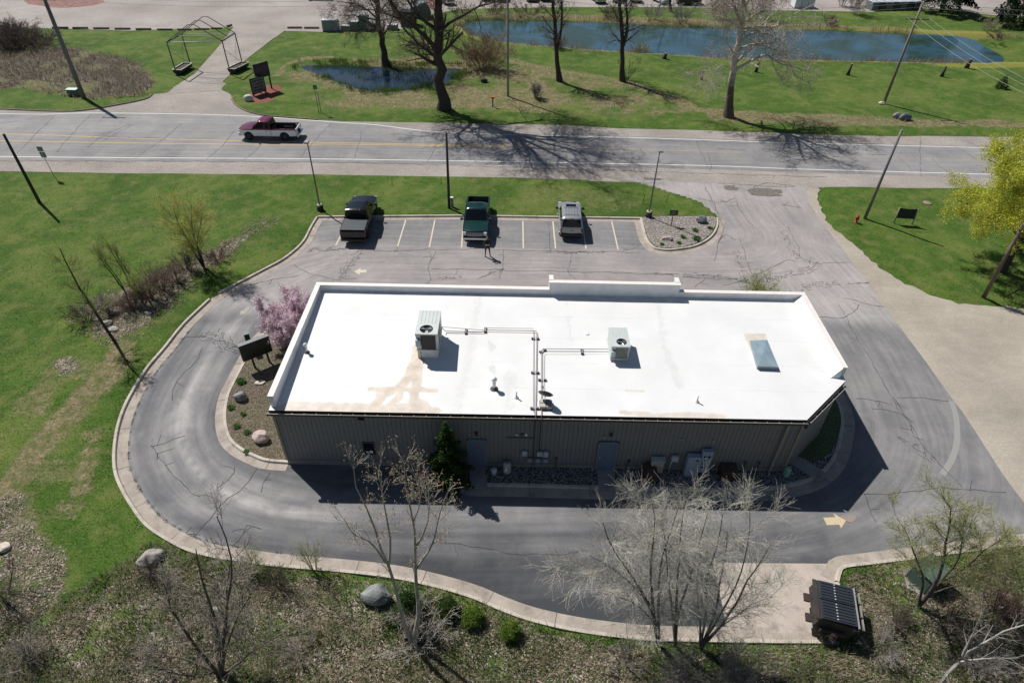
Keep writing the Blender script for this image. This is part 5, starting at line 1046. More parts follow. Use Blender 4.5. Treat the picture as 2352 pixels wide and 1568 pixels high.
# black screen on a frame, right lawn
e0, e1 = G(2052, 515), G(2094, 517); e = empty('frame_sign', (e0[0], e0[1], gz(*e0)), 0, "blank dark sheet stretched between two leaning posts on the right lawn", 'sign'); a = Vector((0, 0, 0)); b = Vector((e1[0]-e0[0], e1[1]-e0[1], 0))
ta = at3(e, ztop((2052, 515), (2067, 477))); tb = at3(e, onY(2109.5, 480.5, e1[1])); M_FR = mat('grey_post', (.25, .24, .20), .7)
MB().tube([a, ta], .045, 8).build('post', M_FR, e); MB().tube([b, tb], .045, 8).build('post', M_FR, e)
ms = MB(); vs = []
for i in range(7):
    t = i/6; s = .09*math.sin(t*PI); lo_ = (a*.66+ta*.34)*(1-t)+(b*.66+tb*.34)*t; hi = ta*(1-t)+tb*t; vs += [lo_, hi-Vector((0, 0, s*.8))]
ms.add(vs+[v+Vector((0, .02, 0)) for v in vs], [(2*i, 2*i+2, 2*i+3, 2*i+1) for i in range(6)]+[(14+2*i+1, 14+2*i+3, 14+2*i+2, 14+2*i) for i in range(6)]); ms.build('sheet', mat('black_sheet', (.022, .026, .034), .7), e)
# small black sign in the stone bed
g0 = G(1541, 520); e = empty('bed_sign', (g0[0], g0[1], .12), 0, "small black and yellow sign on a post in the stone bed by the parking row", 'sign'); MB().tube([(0, 0, 0), (0, 0, .95)], .035, 8).build('post', M_TRIM, e)
pn = MB().box((.03, 0, 1.12), (.66, .06, .46)).build('panel', mat('dark_olive', (.020, .030, .018), .5), e, .01)
for i, (w, z, c) in enumerate(((.34, 1.20, (.28, .30, .28)), (.26, 1.24, (.24, .26, .24)))): MB().box((.0, -.034, z), (w, .006, .022)).build('swoosh', mat('sign_grey', c, .6), pn)
rr = random.Random(8); x = -.22
for k in range(9):
    w = rr.uniform(.025, .05); MB().box((x+w/2, -.034, 1.04), (w, .006, rr.uniform(.06, .09))).build('letter', mat('sign_yellow', (.34, .32, .05), .6), pn); x += w+.014
# double signs on the red mulch
for (b, t, w, h0, rz, lb, lt) in (((611, 209), (603, 150), 2.0, 1.5, .95, "taller dark sign board on two posts standing on the red mulch", False), ((597, 217), (594, 189), 1.9, .15, .95, "lower grey lettered sign board on the red mulch", True)):
    g0 = G(*b); e = empty('entrance_sign', (g0[0], g0[1], .05), rz, lb, 'sign', 'signs on the mulch'); hh = 3.1 if not lt else 1.9
    for s in (-1, 1): MB().box((s*w*.42, .0, hh/2), (.14, .14, hh)).build('post', mat('sign_post', (.06, .04, .035), .7), e)
    pnl = MB().box((0, -.03, (h0+hh)/2), (w, .12, hh-h0)).build('panel', mat('sign_slate', (.03, .028, .04), .5) if not lt else mat('sign_dark', (.03, .028, .028), .6), e, .01)
    if lt:
        MB().box((0, -.095, (h0+hh)/2), (w*.86, .012, (hh-h0)*.84)).build('board_face', mat('letter_board', (.20, .19, .20), .6), pnl); r5 = random.Random(2)
        for j in range(4):
            x = -.7
            while x < .62: w_ = r5.uniform(.09, .16); MB().box((x+w_/2, -.104, h0+.35+.34*j), (w_, .008, .2)).build('letter', M_BLK, pnl); x += w_+.05+(.1 if r5.random() < .2 else 0)
    else: MB().box((0, -.095, hh*.80), (w*.8, .012, .5)).build('emblem', mat('dull_purple', (.09, .035, .10), .6), pnl)
# road sign seen from behind, left
g0 = G(126, 408); T = ztop((126, 408), (92, 345)); e = empty('road_sign', (g0[0], g0[1], gz(*g0)), 0, "grey backs of two plates on a post at the left roadside", 'sign'); d = T-Vector((g0[0], g0[1], 0)); MB().tube([(0, 0, 0), (d.x*.9, 0, 2.7)], .03, 6).build('post', M_STEEL, e)
for z, h in ((2.62, .42), (2.1, .52)): MB().box((d.x*.9*z/2.7, .03, z), (.50, .02, h)).build('plate', mat('plate_back', (.30, .31, .31), .45, .4), e, .01)
g0 = G(735, 259); e = empty('street_sign', (g0[0], g0[1], gz(*g0)), .2, "thin twin posts with a green street plate at the marsh edge", 'sign'); MB().tube([(-.12, 0, 0), (-.12, 0, 2.9)], .03, 6).build('post', mat('dark_green_post', (.03, .07, .05), .6), e); MB().tube([(.12, 0, 0), (.12, 0, 2.2)], .03, 6).build('post', mat('dark_green_post', (.03, .07, .05), .6), e)
MB().box((-.05, -.04, 2.72), (.42, .03, .45)).build('plate', mat('sign_green', (.02, .16, .10), .5), e)
g0 = G(1132, 247); e = empty('marker_post', (g0[0], g0[1], gz(*g0)), 0, "short black marker post with an orange cap by the pale thin pole", 'marker post'); MB().tube([(0, 0, 0), (0, 0, 1.0)], .07, 8).build('post', M_BLK, e); MB().box((0, 0, 1.08), (.42, .2, .16)).build('cap', mat('orange', (.55, .12, .02), .6), e, .02)
for i, (x, y, h, m_, lb) in enumerate(((1476, 470, .9, M_TRIM, "thin dark stake on the verge left of the stone bed lamp"), (1530, 470, .9, M_TRIM, "thin dark stake on the verge above the small black sign"), (1397, 283, 2.3, mat('white_pipe', (.6, .6, .58), .5), "thin white stake in the roadside grass"),
                                       (1013, 425, .7, M_TRIM, "thin stake on the verge left of the slim dark pole"), (901, 428, .8, M_TRIM, "slanting thin stake on the verge above the black pickup"))):
    g0 = G(x, y); e = empty('stake', (g0[0], g0[1], gz(*g0)), 0, lb, 'stake'); MB().tube([(0, 0, 0), (.05, 0, h)], .022, 5).build('rod', m_, e)
# fire hydrant
g0 = G(1964, 514); e = empty('fire_hydrant', (g0[0], g0[1], gz(*g0)), .3, "small red fire hydrant left of the grey pole on the lawn", 'fire hydrant'); hr_ = mat('hydrant_red', (.34, .035, .02), .5)
MB().lathe([(0, 0), (.15, 0), (.15, .05), (.105, .06), (.10, .48), (.13, .50), (.13, .54), (.10, .56), (.08, .64), (.03, .69), (.03, .74), (0, .74)], n=16).build('barrel', hr_, e)
for s in (-1, 1): MB().lathe([(0, 0), (.055, 0), (.055, .08), (.04, .10), (0, .10)], n=10, M=Matrix.Translation((s*.09, 0, .42)) @ Matrix.Rotation(s*PI/2, 4, 'Y')).build('outlet', hr_, e)
MB().lathe([(0, 0), (.07, 0), (.07, .08), (0, .10)], n=10, M=Matrix.Translation((0, -.09, .38)) @ Matrix.Rotation(PI/2, 4, 'X')).build('outlet', hr_, e)
# manhole in the lawn
g0 = G(2129, 468); MB().lathe([(0, .02), (.34, .02), (.36, 0)], n=20).build('manhole_cover', mat('rusty_lid', (.22, .15, .13), .8), None, loc=(g0[0], g0[1], gz(*g0)+.05)); tag(bpy.data.objects['manhole_cover'], "round rusty lid in the lawn above the dark sheet sign", 'manhole cover')
# ------------------------------------------------------------------ gate frame with planters
M_GP = mat('gate_pipe', (.055, .06, .06), .5, var=.3); M_BARN = mat('planter_dark', (.035, .037, .037), .7, var=.4); M_RIMC = mat('planter_rim', (.50, .48, .40), .7)
FL, BL_, FR, BR = G3(407, 175), G3(431, 159.5), G3(530, 172), G3(551, 162)
e = empty('gate_arch', FL, 0, "tall dark pipe arch frame over the drive entrance", 'gate'); O = FL.copy(); he = onY(383.5, 97.2, FL.y).z; ha = onY(440, 59, FL.y).z
def pt(p, z): return Vector((p.x-O.x, p.y-O.y, z))
BL2 = FL+(BL_-FL).normalized()*3.6; BR2 = FR+(BL_-FL).normalized()*3.6
for p in (FL, BL2, FR, BR2): MB().tube([pt(p, 0), pt(p, he)], .07, 8).build('post', M_GP, e)
for f in (0, .5, 1):
    a = FL*(1-f)+BL2*f; b = FR*(1-f)+BR2*f; c = a*.53+b*.47; d = a*.43+b*.57; MB().tube([pt(a, he), pt(c, ha), pt(d, ha), pt(b, he)], .045, 6).build('rafter', M_GP, e)
for a, b in ((FL, BL2), (FR, BR2)): MB().tube([pt(a, he), pt(b, he)], .09, 8).build('eave_beam', mat('beam_slate', (.10, .13, .14), .5), e); MB().tube([pt(a, he*.75), pt(b, he*.1)], .02, 5).build('brace', M_GP, e); MB().tube([pt(b, he*.95), pt((a+b)/2, .3)], .015, 5).build('brace', M_GP, e)
for f, z in ((0, he), (.25, he-.2), (.75, he), (1, he)): a = FL*(1-f)+BL2*f; b = FR*(1-f)+BR2*f; MB().tube([pt(a, z), pt(b, z)], .022, 5).build('tie_cable', mat('cable_white', (.6, .62, .6), .5), e)
for a, b, lb in ((FL, BL_, "dark half-barrel planter at the left foot of the gate arch"), (FR, BR, "dark half-barrel planter at the right foot of the gate arch")):
    d = (b-a); L_ = 2.9; u = d.normalized(); c = a+u*1.7; rz = math.atan2(u.y, u.x); pl = empty('planter', (c.x, c.y, .03), rz, lb, 'planter', 'planters at the gate'); ho = MB(); vs = []; N = 9
    for x in (-L_/2, L_/2):
        for k in range(N): t = PI+PI*k/(N-1); vs.append((x, .55*math.cos(t), .60+.58*math.sin(t)))
    ho.add(vs, [(k, k+1, N+k+1, N+k) for k in range(N-1)]+[tuple(range(N))[::-1], tuple(range(N, 2*N))]); ho.build('trough', M_BARN, pl)
    for s in (-1, 1): MB().box((0, s*.56, .62), (L_+.1, .09, .07)).build('rim', M_RIMC, pl); MB().box((s*L_/2, 0, .62), (.09, 1.1, .07)).build('rim', M_RIMC, pl)
    MB().box((0, 0, .50), (L_-.1, .95, .04)).build('soil', mat('soil', (.05, .04, .03), .9), pl)
# ------------------------------------------------------------------ dumpster
e = empty('dumpster', (13.42, 13.20, .015), math.radians(-14.5), "black lidded dumpster with two ribbed lids on the concrete pad", 'dumpster'); M_DB = mat('dumpster_brown', (.028, .024, .021), .6, var=.3, dirt=((.10, .055, .035), 2.0, .3)); M_LID = mat('lid_black', (.022, .026, .034), .42, var=.15)
w_, l_ = 1.30, 1.72   # x = front to back, y = length
bm = bmesh.new(); vs = [bm.verts.new(p) for p in ((-.50, -l_/2, .12), (.62, -l_/2, .12), (.78, -l_/2, 1.28), (-.70, -l_/2, 1.42), (-.82, -l_/2, .75), (-.50, l_/2, .12), (.62, l_/2, .12), (.78, l_/2, 1.28), (-.70, l_/2, 1.42), (-.82, l_/2, .75))]
for f in ((0, 1, 2, 3, 4), (9, 8, 7, 6, 5), (0, 5, 6, 1), (1, 6, 7, 2), (3, 8, 9, 4), (4, 9, 5, 0), (2, 7, 8, 3)): bm.faces.new([vs[i] for i in f])
bmesh.ops.recalc_face_normals(bm, faces=bm.faces); bm_obj(bm, 'body', [M_DB], e, smooth=False)
for s in (-1, 1):
    ld = MB().box((.0, s*.435, 1.455), (1.34, .83, .04)).build('lid', M_LID, e, .012)
    for k in range(6): MB().box((.0, s*.435-.325+.13*k, 1.49), (1.18, .062, .035)).build('lid_rib', M_LID, ld, .008); MB().box((-.07, s*.435-.325+.13*k, 1.512), (.05, .04, .008)).build('lid_mark', mat('lid_mark', (.45, .47, .48), .5), ld)
MB().box((.74, 0, 1.40), (.06, l_+.06, .06)).build('hinge_bar', mat('hinge_grey', (.22, .23, .24), .5), e); MB().box((-.80, 0, 1.40), (.16, l_+.02, .05)).build('front_rim', M_DB, e)
for s in (-1, 1): MB().box((-.1, s*(l_/2+.09), .80), (.95, .16, .18)).build('fork_pocket', mat('pocket', (.05, .03, .025), .6), e)
for y in (-.45, .45): MB().box((-.90, y, .62), (.24, .36, .10)).build('step', mat('rust_step', (.035, .020, .016), .8), e, .01)
pn = MB().box((.98, .04, .80), (.05, l_+.02, .95)).build('side_panel', mat('faded_panel', (.20, .19, .16), .7, var=.2), e)
for y in (-.85, -.3, .3, .86): MB().box((.955, y, .80), (.06, .05, 1.0)).build('bar', M_TRIM, pn)
# green transformer
g0 = G(2118, 1335); e = empty('transformer', (g0[0], g0[1], .05), .45, "dark green louvered utility box under the yellow-green tree", 'transformer'); MB().box((0, 0, .52), (1.25, 1.0, 1.04), taper=.93).build('cabinet', mat('transformer_green', (.05, .085, .070), .5, var=.15), e, .04, 2); MB().box((0, 0, 1.07), (1.30, 1.06, .07)).build('lid', mat('transformer_green', (.05, .085, .070), .5), e, .02)
for k in range(7): MB().box((-.42+.14*k, -.515, .5), (.05, .04, .75)).build('fin', mat('fin_green', (.03, .05, .042), .6), e)
p4 = L([(2060, 1330), (2110, 1370), (2160, 1345), (2100, 1305)]); sheet('transformer_pad', L([(2072, 1310), (2082, 1352), (2140, 1378), (2174, 1335), (2130, 1300)], .1), .16, M_WALK)
# ------------------------------------------------------------------ tree growing
def rot_about(D, ang, az):
    """tilt unit vectors D by ang in random azimuth az"""
    ref = np.where(np.abs(D[:, 2:3]) < .9, np.array([[0, 0, 1.]]), np.array([[1., 0, 0]])); A = np.cross(D, ref); A /= np.linalg.norm(A, axis=1)[:, None]; B = np.cross(D, A)
    return D*np.cos(ang)[:, None]+(A*np.cos(az)[:, None]+B*np.sin(az)[:, None])*np.sin(ang)[:, None]
def grow(r, P0, D0, Ln, R0, K, wander, up, r_end=.35):
    N = len(P0); P = np.empty((N, K+1, 3)); P[:, 0] = P0; D = D0.copy()
    for k in range(K):
        D = D+r.normal(0, wander, (N, 3)); D[:, 2] += up; D /= np.linalg.norm(D, axis=1)[:, None]; P[:, k+1] = P[:, k]+D*(Ln/K)[:, None]
    R = R0[:, None]*np.linspace(1, r_end, K+1)[None, :]
    return P, R
def spawn(r, P, R, per, t0, t1, a0, a1, ln, rf, taper=.5):
    N, K1, _ = P.shape; t = r.uniform(t0, t1, (N, per)); f = t*(K1-1); i = np.minimum(f.astype(int), K1-2); w = f-i; n = np.arange(N)[:, None]
    Q = P[n, i]*(1-w)[..., None]+P[n, i+1]*w[..., None]; T = P[n, i+1]-P[n, i]; T /= np.linalg.norm(T, axis=2)[..., None]+1e-9; rr = R[n, i]*(1-w)+R[n, i+1]*w
    T = T.reshape(-1, 3); Q = Q.reshape(-1, 3); rr = rr.ravel(); tt = t.ravel(); M = len(Q)
    D = rot_about(T, np.radians(r.uniform(a0, a1, M)), r.uniform(0, 2*PI, M)); return Q, D, ln*(1-taper*tt)*r.uniform(.6, 1.25, M), rr*rf*r.uniform(.7, 1, M)
def tubes(P, R, S):
    N, K1, _ = P.shape; T = np.gradient(P, axis=1); T /= np.linalg.norm(T, axis=2)[..., None]+1e-9
    ref = np.where(np.abs(T[..., 2:3]) < .9, np.array([0, 0, 1.]), np.array([1., 0, 0])); A = np.cross(T, ref); A /= np.linalg.norm(A, axis=2)[..., None]+1e-9; B = np.cross(T, A)
    a = np.arange(S)*2*PI/S; V = P[:, :, None]+(A[:, :, None]*np.cos(a)[:, None]+B[:, :, None]*np.sin(a)[:, None])*R[:, :, None, None]
    base = (np.arange(N)*K1*S)[:, None, None]+(np.arange(K1-1)*S)[None, :, None]; k = np.arange(S)[None, None, :]; k2 = (k+1) % S
    F = np.stack([base+k, base+k2, base+S+k2, base+S+k], -1).reshape(-1, 4); return V.reshape(-1, 3), F
def merge(lst):
    V = []; F = []; o = 0
    for v, f in lst: V.append(v); F.append(f+o); o += len(v)
    return np.concatenate(V), np.concatenate(F)
def leaves(r, C, size, flat=.0, aspect=.5):
    N = len(C); s = size*r.uniform(.6, 1.3, N); U = r.normal(0, 1, (N, 3)); U /= np.linalg.norm(U, axis=1)[:, None]; W = r.normal(0, 1, (N, 3)); W[:, 2] *= (1-flat); W -= U*(W*U).sum(1)[:, None]; W /= np.linalg.norm(W, axis=1)[:, None]+1e-9
    a = U*s[:, None]/2; b = W*(s*aspect)[:, None]/2; V = np.stack([C-a, C+b, C+a, C-b], 1).reshape(-1, 3); return V, np.arange(N*4).reshape(-1, 4)
def bark_mat(name, c, hi=None, z0=3.5, patch=None):
    if name in MATS: return MATS[name]
    m, t = newmat(name, .92); a = tuple(x*.62 for x in c); b = tuple(x*1.35 for x in c); cc = t.ramp(t.noise(7, 5, .75, t.mapv((1, 1, .3))), [(.3, a), (.7, b)])
    if hi:
        g = t.n.new("ShaderNodeSeparateXYZ"); t.l.new(t.tc.outputs['Object'], g.inputs[0]); h = t.math('ADD', t.math('MULTIPLY', g.outputs[2], 1/(z0*2)), t.math('MULTIPLY', t.math('SUBTRACT', t.noise(2.2, 4, .7), .5), .5))
        cc = t.mix(t.ramp(h, [(.38, 0.0), (.56, 1.0)]), cc, t.ramp(t.noise(5, 4, .7), [(.3, tuple(x*.5 for x in hi)), (.55, hi), (.8, tuple(min(1, x*1.2) for x in hi))]))
    t.color(cc); t.bump(t.noise(14, 4, .7, t.mapv((1, 1, .25))), .5, .03); return m
def leaf_mat(name, stops, scale=6.0):
    if name in MATS: return MATS[name]
    m, t = newmat(name, .7); t.b.inputs['Specular IOR Level'].default_value = .15
    t.color(t.ramp(t.noise(scale, 4, .8), stops)); t.b.inputs['Subsurface Weight'].default_value = 0
    tr = t.n.new("ShaderNodeBsdfTranslucent"); t.l.new(t.b.inputs['Base Color'].links[0].from_socket, tr.inputs[0]); mx = t.n.new("ShaderNodeMixShader"); mx.inputs[0].default_value = .35
    out = [n for n in t.n if n.type == 'OUTPUT_MATERIAL'][0]; t.l.new(t.b.outputs[0], mx.inputs[1]); t.l.new(tr.outputs[0], mx.inputs[2]); t.l.new(mx.outputs[0], out.inputs[0]); return m
def stem3(base, px, dy=0.0):
    """a stem drawn through sighted points; dy leans it away from the viewer along its length"""
    n = len(px); return [onY(x, y, base.y+dy*(i+1)/n) for i, (x, y) in enumerate(px)]
TRI = [0]
def tree(name, label, cat, base, stems, levels, bark, twig, leaf=None, seed=0, group=None, Ktr=10, sides=8, trunk_levels=1, rootflare=1.0, min_r=.006, kind=None):
    """stems: [(points, r0, r1)] in world space; levels: (per, t0, t1, ang0, ang1, length, radius factor, wander, up, K, taper)"""
    r = np.random.default_rng(seed); e = empty(name, base, 0, label, cat, group); B = np.array(base)
    P = []; R = []
    for pts, r0, r1 in stems:
        q = resample(catmull([tuple(p) for p in pts], 5), 1e9)if False else np.array(catmull([tuple(p) for p in pts], 6)); d = np.r_[0, np.cumsum(np.linalg.norm(np.diff(q, axis=0), axis=1))]; s = np.linspace(0, d[-1], Ktr+1)
        q = np.stack([np.interp(s, d, q[:, k]) for k in range(3)], 1); q[1:-1] += r.normal(0, r0*.18, (Ktr-1, 3)); P.append(q-B); rr = np.linspace(r0, r1, Ktr+1); rr[0] *= rootflare; rr[1] *= 1+(rootflare-1)*.25; R.append(rr)
    P = np.array(P); R = np.array(R); trunk = [tubes(P, R, sides)]; crown = []; tips = None; cur = (P, R)
    for li, (per, t0, t1, a0, a1, ln, rf, wn, up, K, tp) in enumerate(levels):
        Q, D, Ln, R0 = spawn(r, cur[0], cur[1], per, t0, t1, a0, a1, ln, rf, tp); R0 = np.maximum(R0, min_r); Pn, Rn = grow(r, Q, D, Ln, R0, K, wn, up, .4)
        Rn = np.maximum(Rn, min_r*.7); (trunk if li < trunk_levels else crown).append(tubes(Pn, Rn, 5 if li < trunk_levels else 3)); cur = (Pn, Rn)
    V, F = merge(trunk); TRI[0] += 2*len(F); o = link('trunk', mesh_np(V, F, mats=[bark], smooth=True), e)
    if crown: V, F = merge(crown); TRI[0] += 2*len(F); o = link('crown', mesh_np(V, F, mats=[twig], smooth=True), e)
    if leaf:
        n, size, lm, spread, asp = leaf[:5]; Pn = cur[0].reshape(-1, 3) if len(leaf) < 6 else cur[0][:, -1]
        C = Pn[r.integers(0, len(Pn), n)]+r.normal(0, spread, (n, 3)); V, F = leaves(r, C, size, 0, asp); TRI[0] += 2*len(F); link('foliage', mesh_np(V, F, mats=[lm]), e)
    return e
B_DARK = bark_mat('bark_dark', (.055, .042, .034)); B_GREY = bark_mat('bark_grey', (.13, .112, .095)); T_DARK = bark_mat('twig_brown', (.10, .078, .062)); T_GREY = bark_mat('twig_grey', (.26, .235, .205)); T_PALE = bark_mat('twig_pale', (.42, .38, .33))
B_SYC = bark_mat('bark_sycamore', (.11, .085, .065), (.52, .47, .40), 4.2); T_RED = bark_mat('twig_red', (.17, .105, .085)); T_OL = bark_mat('twig_olive', (.27, .26, .15))
L_YG = leaf_mat('leaf_yellow_green', [(.3, (.28, .33, .04)), (.55, (.50, .51, .06)), (.75, (.68, .64, .12))]); L_SP = leaf_mat('leaf_spring', [(.3, (.16, .21, .05)), (.7, (.36, .40, .12))]); L_DG = leaf_mat('leaf_dark_green', [(.3, (.012, .035, .010)), (.55, (.04, .085, .018)), (.75, (.09, .14, .03))])
L_PINK = leaf_mat('blossom_pink', [(.3, (.42, .30, .36)), (.5, (.72, .56, .62)), (.72, (.90, .80, .84))], 12); L_SEED = leaf_mat('seed_tan', [(.3, (.34, .24, .14)), (.7, (.62, .46, .30))]); L_BUD = leaf_mat('bud_grey_green', [(.3, (.34, .34, .22)), (.7, (.60, .58, .42))])
def base_at(px, py): x, y = G(px, py); return Vector((x, y, gz(x, y)-.03))
def S(b, px, r0, r1, dy=0.0): return ([b]+stem3(b, px, dy), r0, r1)
# ---- the big tree by the road whose shadow fans over both lanes
b = base_at(1020, 251)
t0 = onY(1006, 125, b.y)
main = S(b, [(1013, 200), (1006, 125), (1007, 60), (1008, 0), (1010, -50)], .62, .30)
top = Vector(main[0][-1]); fork = onY(1006, 122, b.y); f2 = onY(1007, 70, b.y)
st = [main]
for (dx, dy, dz, r0) in ((-3.4, -1.0, 8.5, .30), (1.0, 3.4, 10.0, .30), (5.2, -1.6, 8.2, .28), (-.8, -4.8, 7.6, .27), (6.2, 2.2, 5.4, .25), (2.6, -4.6, 9.5, .26), (-5.5, 2.0, 5.5, .23)):
    st.append(([top-Vector((0, 0, 1.2)), top+Vector((dx*.35, dy*.35, dz*.4)), top+Vector((dx, dy, dz))], r0, .05))
st.append(([fork, onY(985, 95, b.y-.5), onY(955, 66, b.y-1), onY(925, 40, b.y-1.6), onY(900, 8, b.y-2), onY(885, -35, b.y-2)], .27, .06))
st.append(([f2, onY(985, 55, b.y-.5), onY(955, 30, b.y-.5), onY(940, 5, b.y-.5), onY(930, -40, b.y)], .22, .05))
st.append(([onY(1008, 75, b.y), onY(1030, 55, b.y+.5), onY(1060, 38, b.y+1), onY(1095, 18, b.y+2), onY(1130, 5, b.y+3), onY(1160, -25, b.y+3)], .18, .04))
tree('bare_tree', "biggest bare tree, thick dark trunk at the roadside, shading the road", 'tree', b, st, [(11, .35, 1, 25, 65, 5.4, .6, .14, .02, 6, .35), (7, .2, 1, 25, 60, 2.9, .55, .16, .01, 5, .3), (6, .2, 1, 25, 60, 1.5, .5, .18, .0, 3, .2), (3, .2, 1, 20, 60, .7, .5, .18, .0, 2, .2)], B_DARK, T_DARK, seed=3, Ktr=12, sides=12, rootflare=1.45, min_r=.011)
# ---- tree in the marsh
b = base_at(888, 152); st = [S(b, [(881, 115), (873, 70), (868, 30), (864, -20)], .42, .24)]; tp_ = Vector(st[0][0][-1])
for d, r0 in (((-2.5, .5, 4.5), .18), ((1.6, 1.5, 5), .18), ((.2, -2.5, 4), .15)): st.append(([tp_-Vector((0, 0, 1.5)), tp_+Vector(d)*.5, tp_+Vector(d)], r0, .05))
st.append(([onY(873, 70, b.y), onY(840, 52, b.y-.5), onY(815, 35, b.y-1), onY(795, 38, b.y-1.2)], .12, .03)); st.append(([onY(872, 50, b.y), onY(845, 25, b.y), onY(810, 8, b.y), onY(775, 5, b.y)], .13, .03)); st.append(([onY(876, 85, b.y), onY(895, 60, b.y), onY(905, 30, b.y), onY(915, 5, b.y)], .12, .03))
tree('bare_tree', "bare tree rising out of the small marsh pool, left of the biggest tree", 'tree', b, st, [(9, .3, 1, 30, 70, 3.4, .5, .15, .0, 5, .3), (7, .2, 1, 25, 65, 1.9, .5, .18, -.02, 4, .3), (6, .2, 1, 25, 60, .9, .5, .2, -.02, 3, .2), (2, .2, 1, 20, 60, .5, .5, .2, 0, 2, .2)], B_DARK, T_DARK, seed=5, sides=10, rootflare=1.6, min_r=.011)
b = base_at(1285, 187); st = [S(b, [(1281, 150), (1277, 100), (1274, 50), (1271, 0), (1268, -60)], .30, .14), ([onY(1279, 110, b.y), onY(1288, 80, b.y), onY(1291, 30, b.y), onY(1290, -20, b.y), onY(1292, -60, b.y)], .17, .06)]
tree('bare_tree', "slim forked bare tree before the long pond, next right of the pale thin pole", 'tree', b, st, [(16, .3, 1, 30, 70, 2.9, .4, .13, .05, 5, .4), (8, .2, 1, 25, 60, 1.4, .5, .16, .02, 4, .3), (6, .2, 1, 25, 60, .7, .5, .18, .0, 3, .2)], B_DARK, T_DARK, seed=7, rootflare=1.5, min_r=.011)
b = base_at(1430, 186); st = [S(b, [(1430, 150), (1429, 100), (1426, 50), (1423, 0), (1421, -60)], .30, .16), ([onY(1431, 105, b.y), onY(1439, 75, b.y), onY(1440, 30, b.y), onY(1438, -20, b.y), onY(1442, -60, b.y)], .17, .06)]
tree('bare_tree', "forked bare tree with suckers at its foot before the long pond", 'tree', b, st, [(15, .3, 1, 35, 75, 3.0, .4, .13, .03, 5, .4), (8, .2, 1, 25, 60, 1.5, .5, .16, .02, 4, .3), (6, .2, 1, 25, 60, .7, .5, .18, .0, 3, .2)], B_DARK, T_DARK, seed=8, rootflare=1.5, min_r=.011)
b = base_at(1441, 184); tree('sucker_shrub', "clump of bare upright suckers around the foot of the forked tree", 'shrub', b, [S(b, [(1441+dx*.5, 165), (1441+dx, 145-abs(dx)*.2)], .035, .01) for dx in (-22, -12, 6, 14, 24, 32)], [(7, .1, 1, 20, 60, .9, .5, .15, .05, 3, .3), (5, .2, 1, 20, 60, .45, .5, .2, 0, 2, .2)], T_DARK, T_DARK, seed=9, trunk_levels=0, min_r=.012)
# ---- sycamore
b = base_at(1673, 269); st = [S(b, [(1677, 215), (1682, 172), (1690, 120), (1700, 75), (1706, 30), (1710, -30), (1716, -95), (1730, -160)], .42, .10, 1.0), ([onY(1708, -10, b.y+.8), onY(1760, -60, b.y+1.5), onY(1820, -110, b.y+2)], .15, .03), ([onY(1708, 0, b.y+.8), onY(1680, -60, b.y-1.5), onY(1660, -120, b.y-3)], .14, .03), ([onY(1706, 30, b.y+.8), onY(1740, -30, b.y-2.5), onY(1790, -70, b.y-4.5)], .14, .03),
      ([onY(1684, 163, b.y+.3), onY(1711, 148, b.y), onY(1758, 127, b.y-.5), onY(1785, 143, b.y-.8), onY(1818, 153, b.y-1), onY(1861, 167, b.y-1.2)], .17, .03), ([onY(1692, 118, b.y+.4), onY(1722, 103, b.y+.5), onY(1748, 104, b.y+.5), onY(1790, 118, b.y+.8), onY(1830, 120, b.y+1)], .12, .03),
      ([onY(1700, 82, b.y+.6), onY(1730, 62, b.y+1), onY(1780, 62, b.y+1.4), onY(1830, 30, b.y+1.6), onY(1870, 10, b.y+2)], .15, .03), ([onY(1698, 90, b.y+.6), onY(1715, 45, b.y+.8), onY(1745, 5, b.y+1), onY(1760, -40, b.y+1)], .14, .04), ([onY(1702, 60, b.y+.6), onY(1690, 20, b.y), onY(1675, -15, b.y-.5), onY(1668, -50, b.y-.5)], .13, .04),
      ([onY(1688, 130, b.y+.4), onY(1668, 90, b.y), onY(1672, 50, b.y-.6), onY(1655, 15, b.y-.8)], .07, .02), ([onY(1682, 160, b.y+.3), onY(1660, 150, b.y-.3), onY(1640, 165, b.y-.6), onY(1625, 178, b.y-.8)], .05, .015)]
tree('sycamore', "pale barked sycamore with white crooked limbs at the roadside, right of centre", 'tree', b, st, [(13, .25, 1, 30, 75, 3.6, .65, .22, .03, 7, .3), (8, .2, 1, 30, 70, 1.9, .55, .24, .0, 5, .3), (6, .2, 1, 30, 65, .95, .5, .25, .0, 3, .2)], B_SYC, bark_mat('twig_sycamore', (.42, .37, .31)), seed=12, Ktr=14, sides=10, rootflare=1.5, min_r=.011)
b = base_at(1540, 27); tree('bare_tree', "small dark trunk on the far bank at the top edge, right of the white car", 'tree', b, [S(b, [(1539, 0), (1538, -60)], .28, .15)], [(10, .3, 1, 30, 70, 2.5, .4, .15, .03, 4, .4), (5, .2, 1, 25, 60, 1.2, .5, .16, .02, 3, .3)], B_DARK, T_DARK, seed=14, min_r=.014)
for px, py, hgt, sd, lb in ((222, -34, 9, 21, "bare tree beyond the top edge casting its shadow on the yard at upper left"),):
    b = Vector((*G(px, py), 0)); st = [([b, b+Vector((.2, 0, hgt*.5)), b+Vector((0, .3, hgt))], .4, .15)]+[([b+Vector((0, 0, hgt*.5)), b+Vector((dx*.5, dy*.5, hgt*.85)), b+Vector((dx, dy, hgt*1.3))], .2, .05) for dx, dy in ((3.5, 1), (-3, 1.5), (1, -3.5), (2.5, -2))]
    tree('bare_tree', lb, 'tree', b, st, [(8, .3, 1, 30, 65, 3.2, .5, .15, .02, 5, .3), (6, .2, 1, 25, 60, 1.6, .5, .16, .02, 3, .3)], B_DARK, T_DARK, seed=sd, min_r=.02)
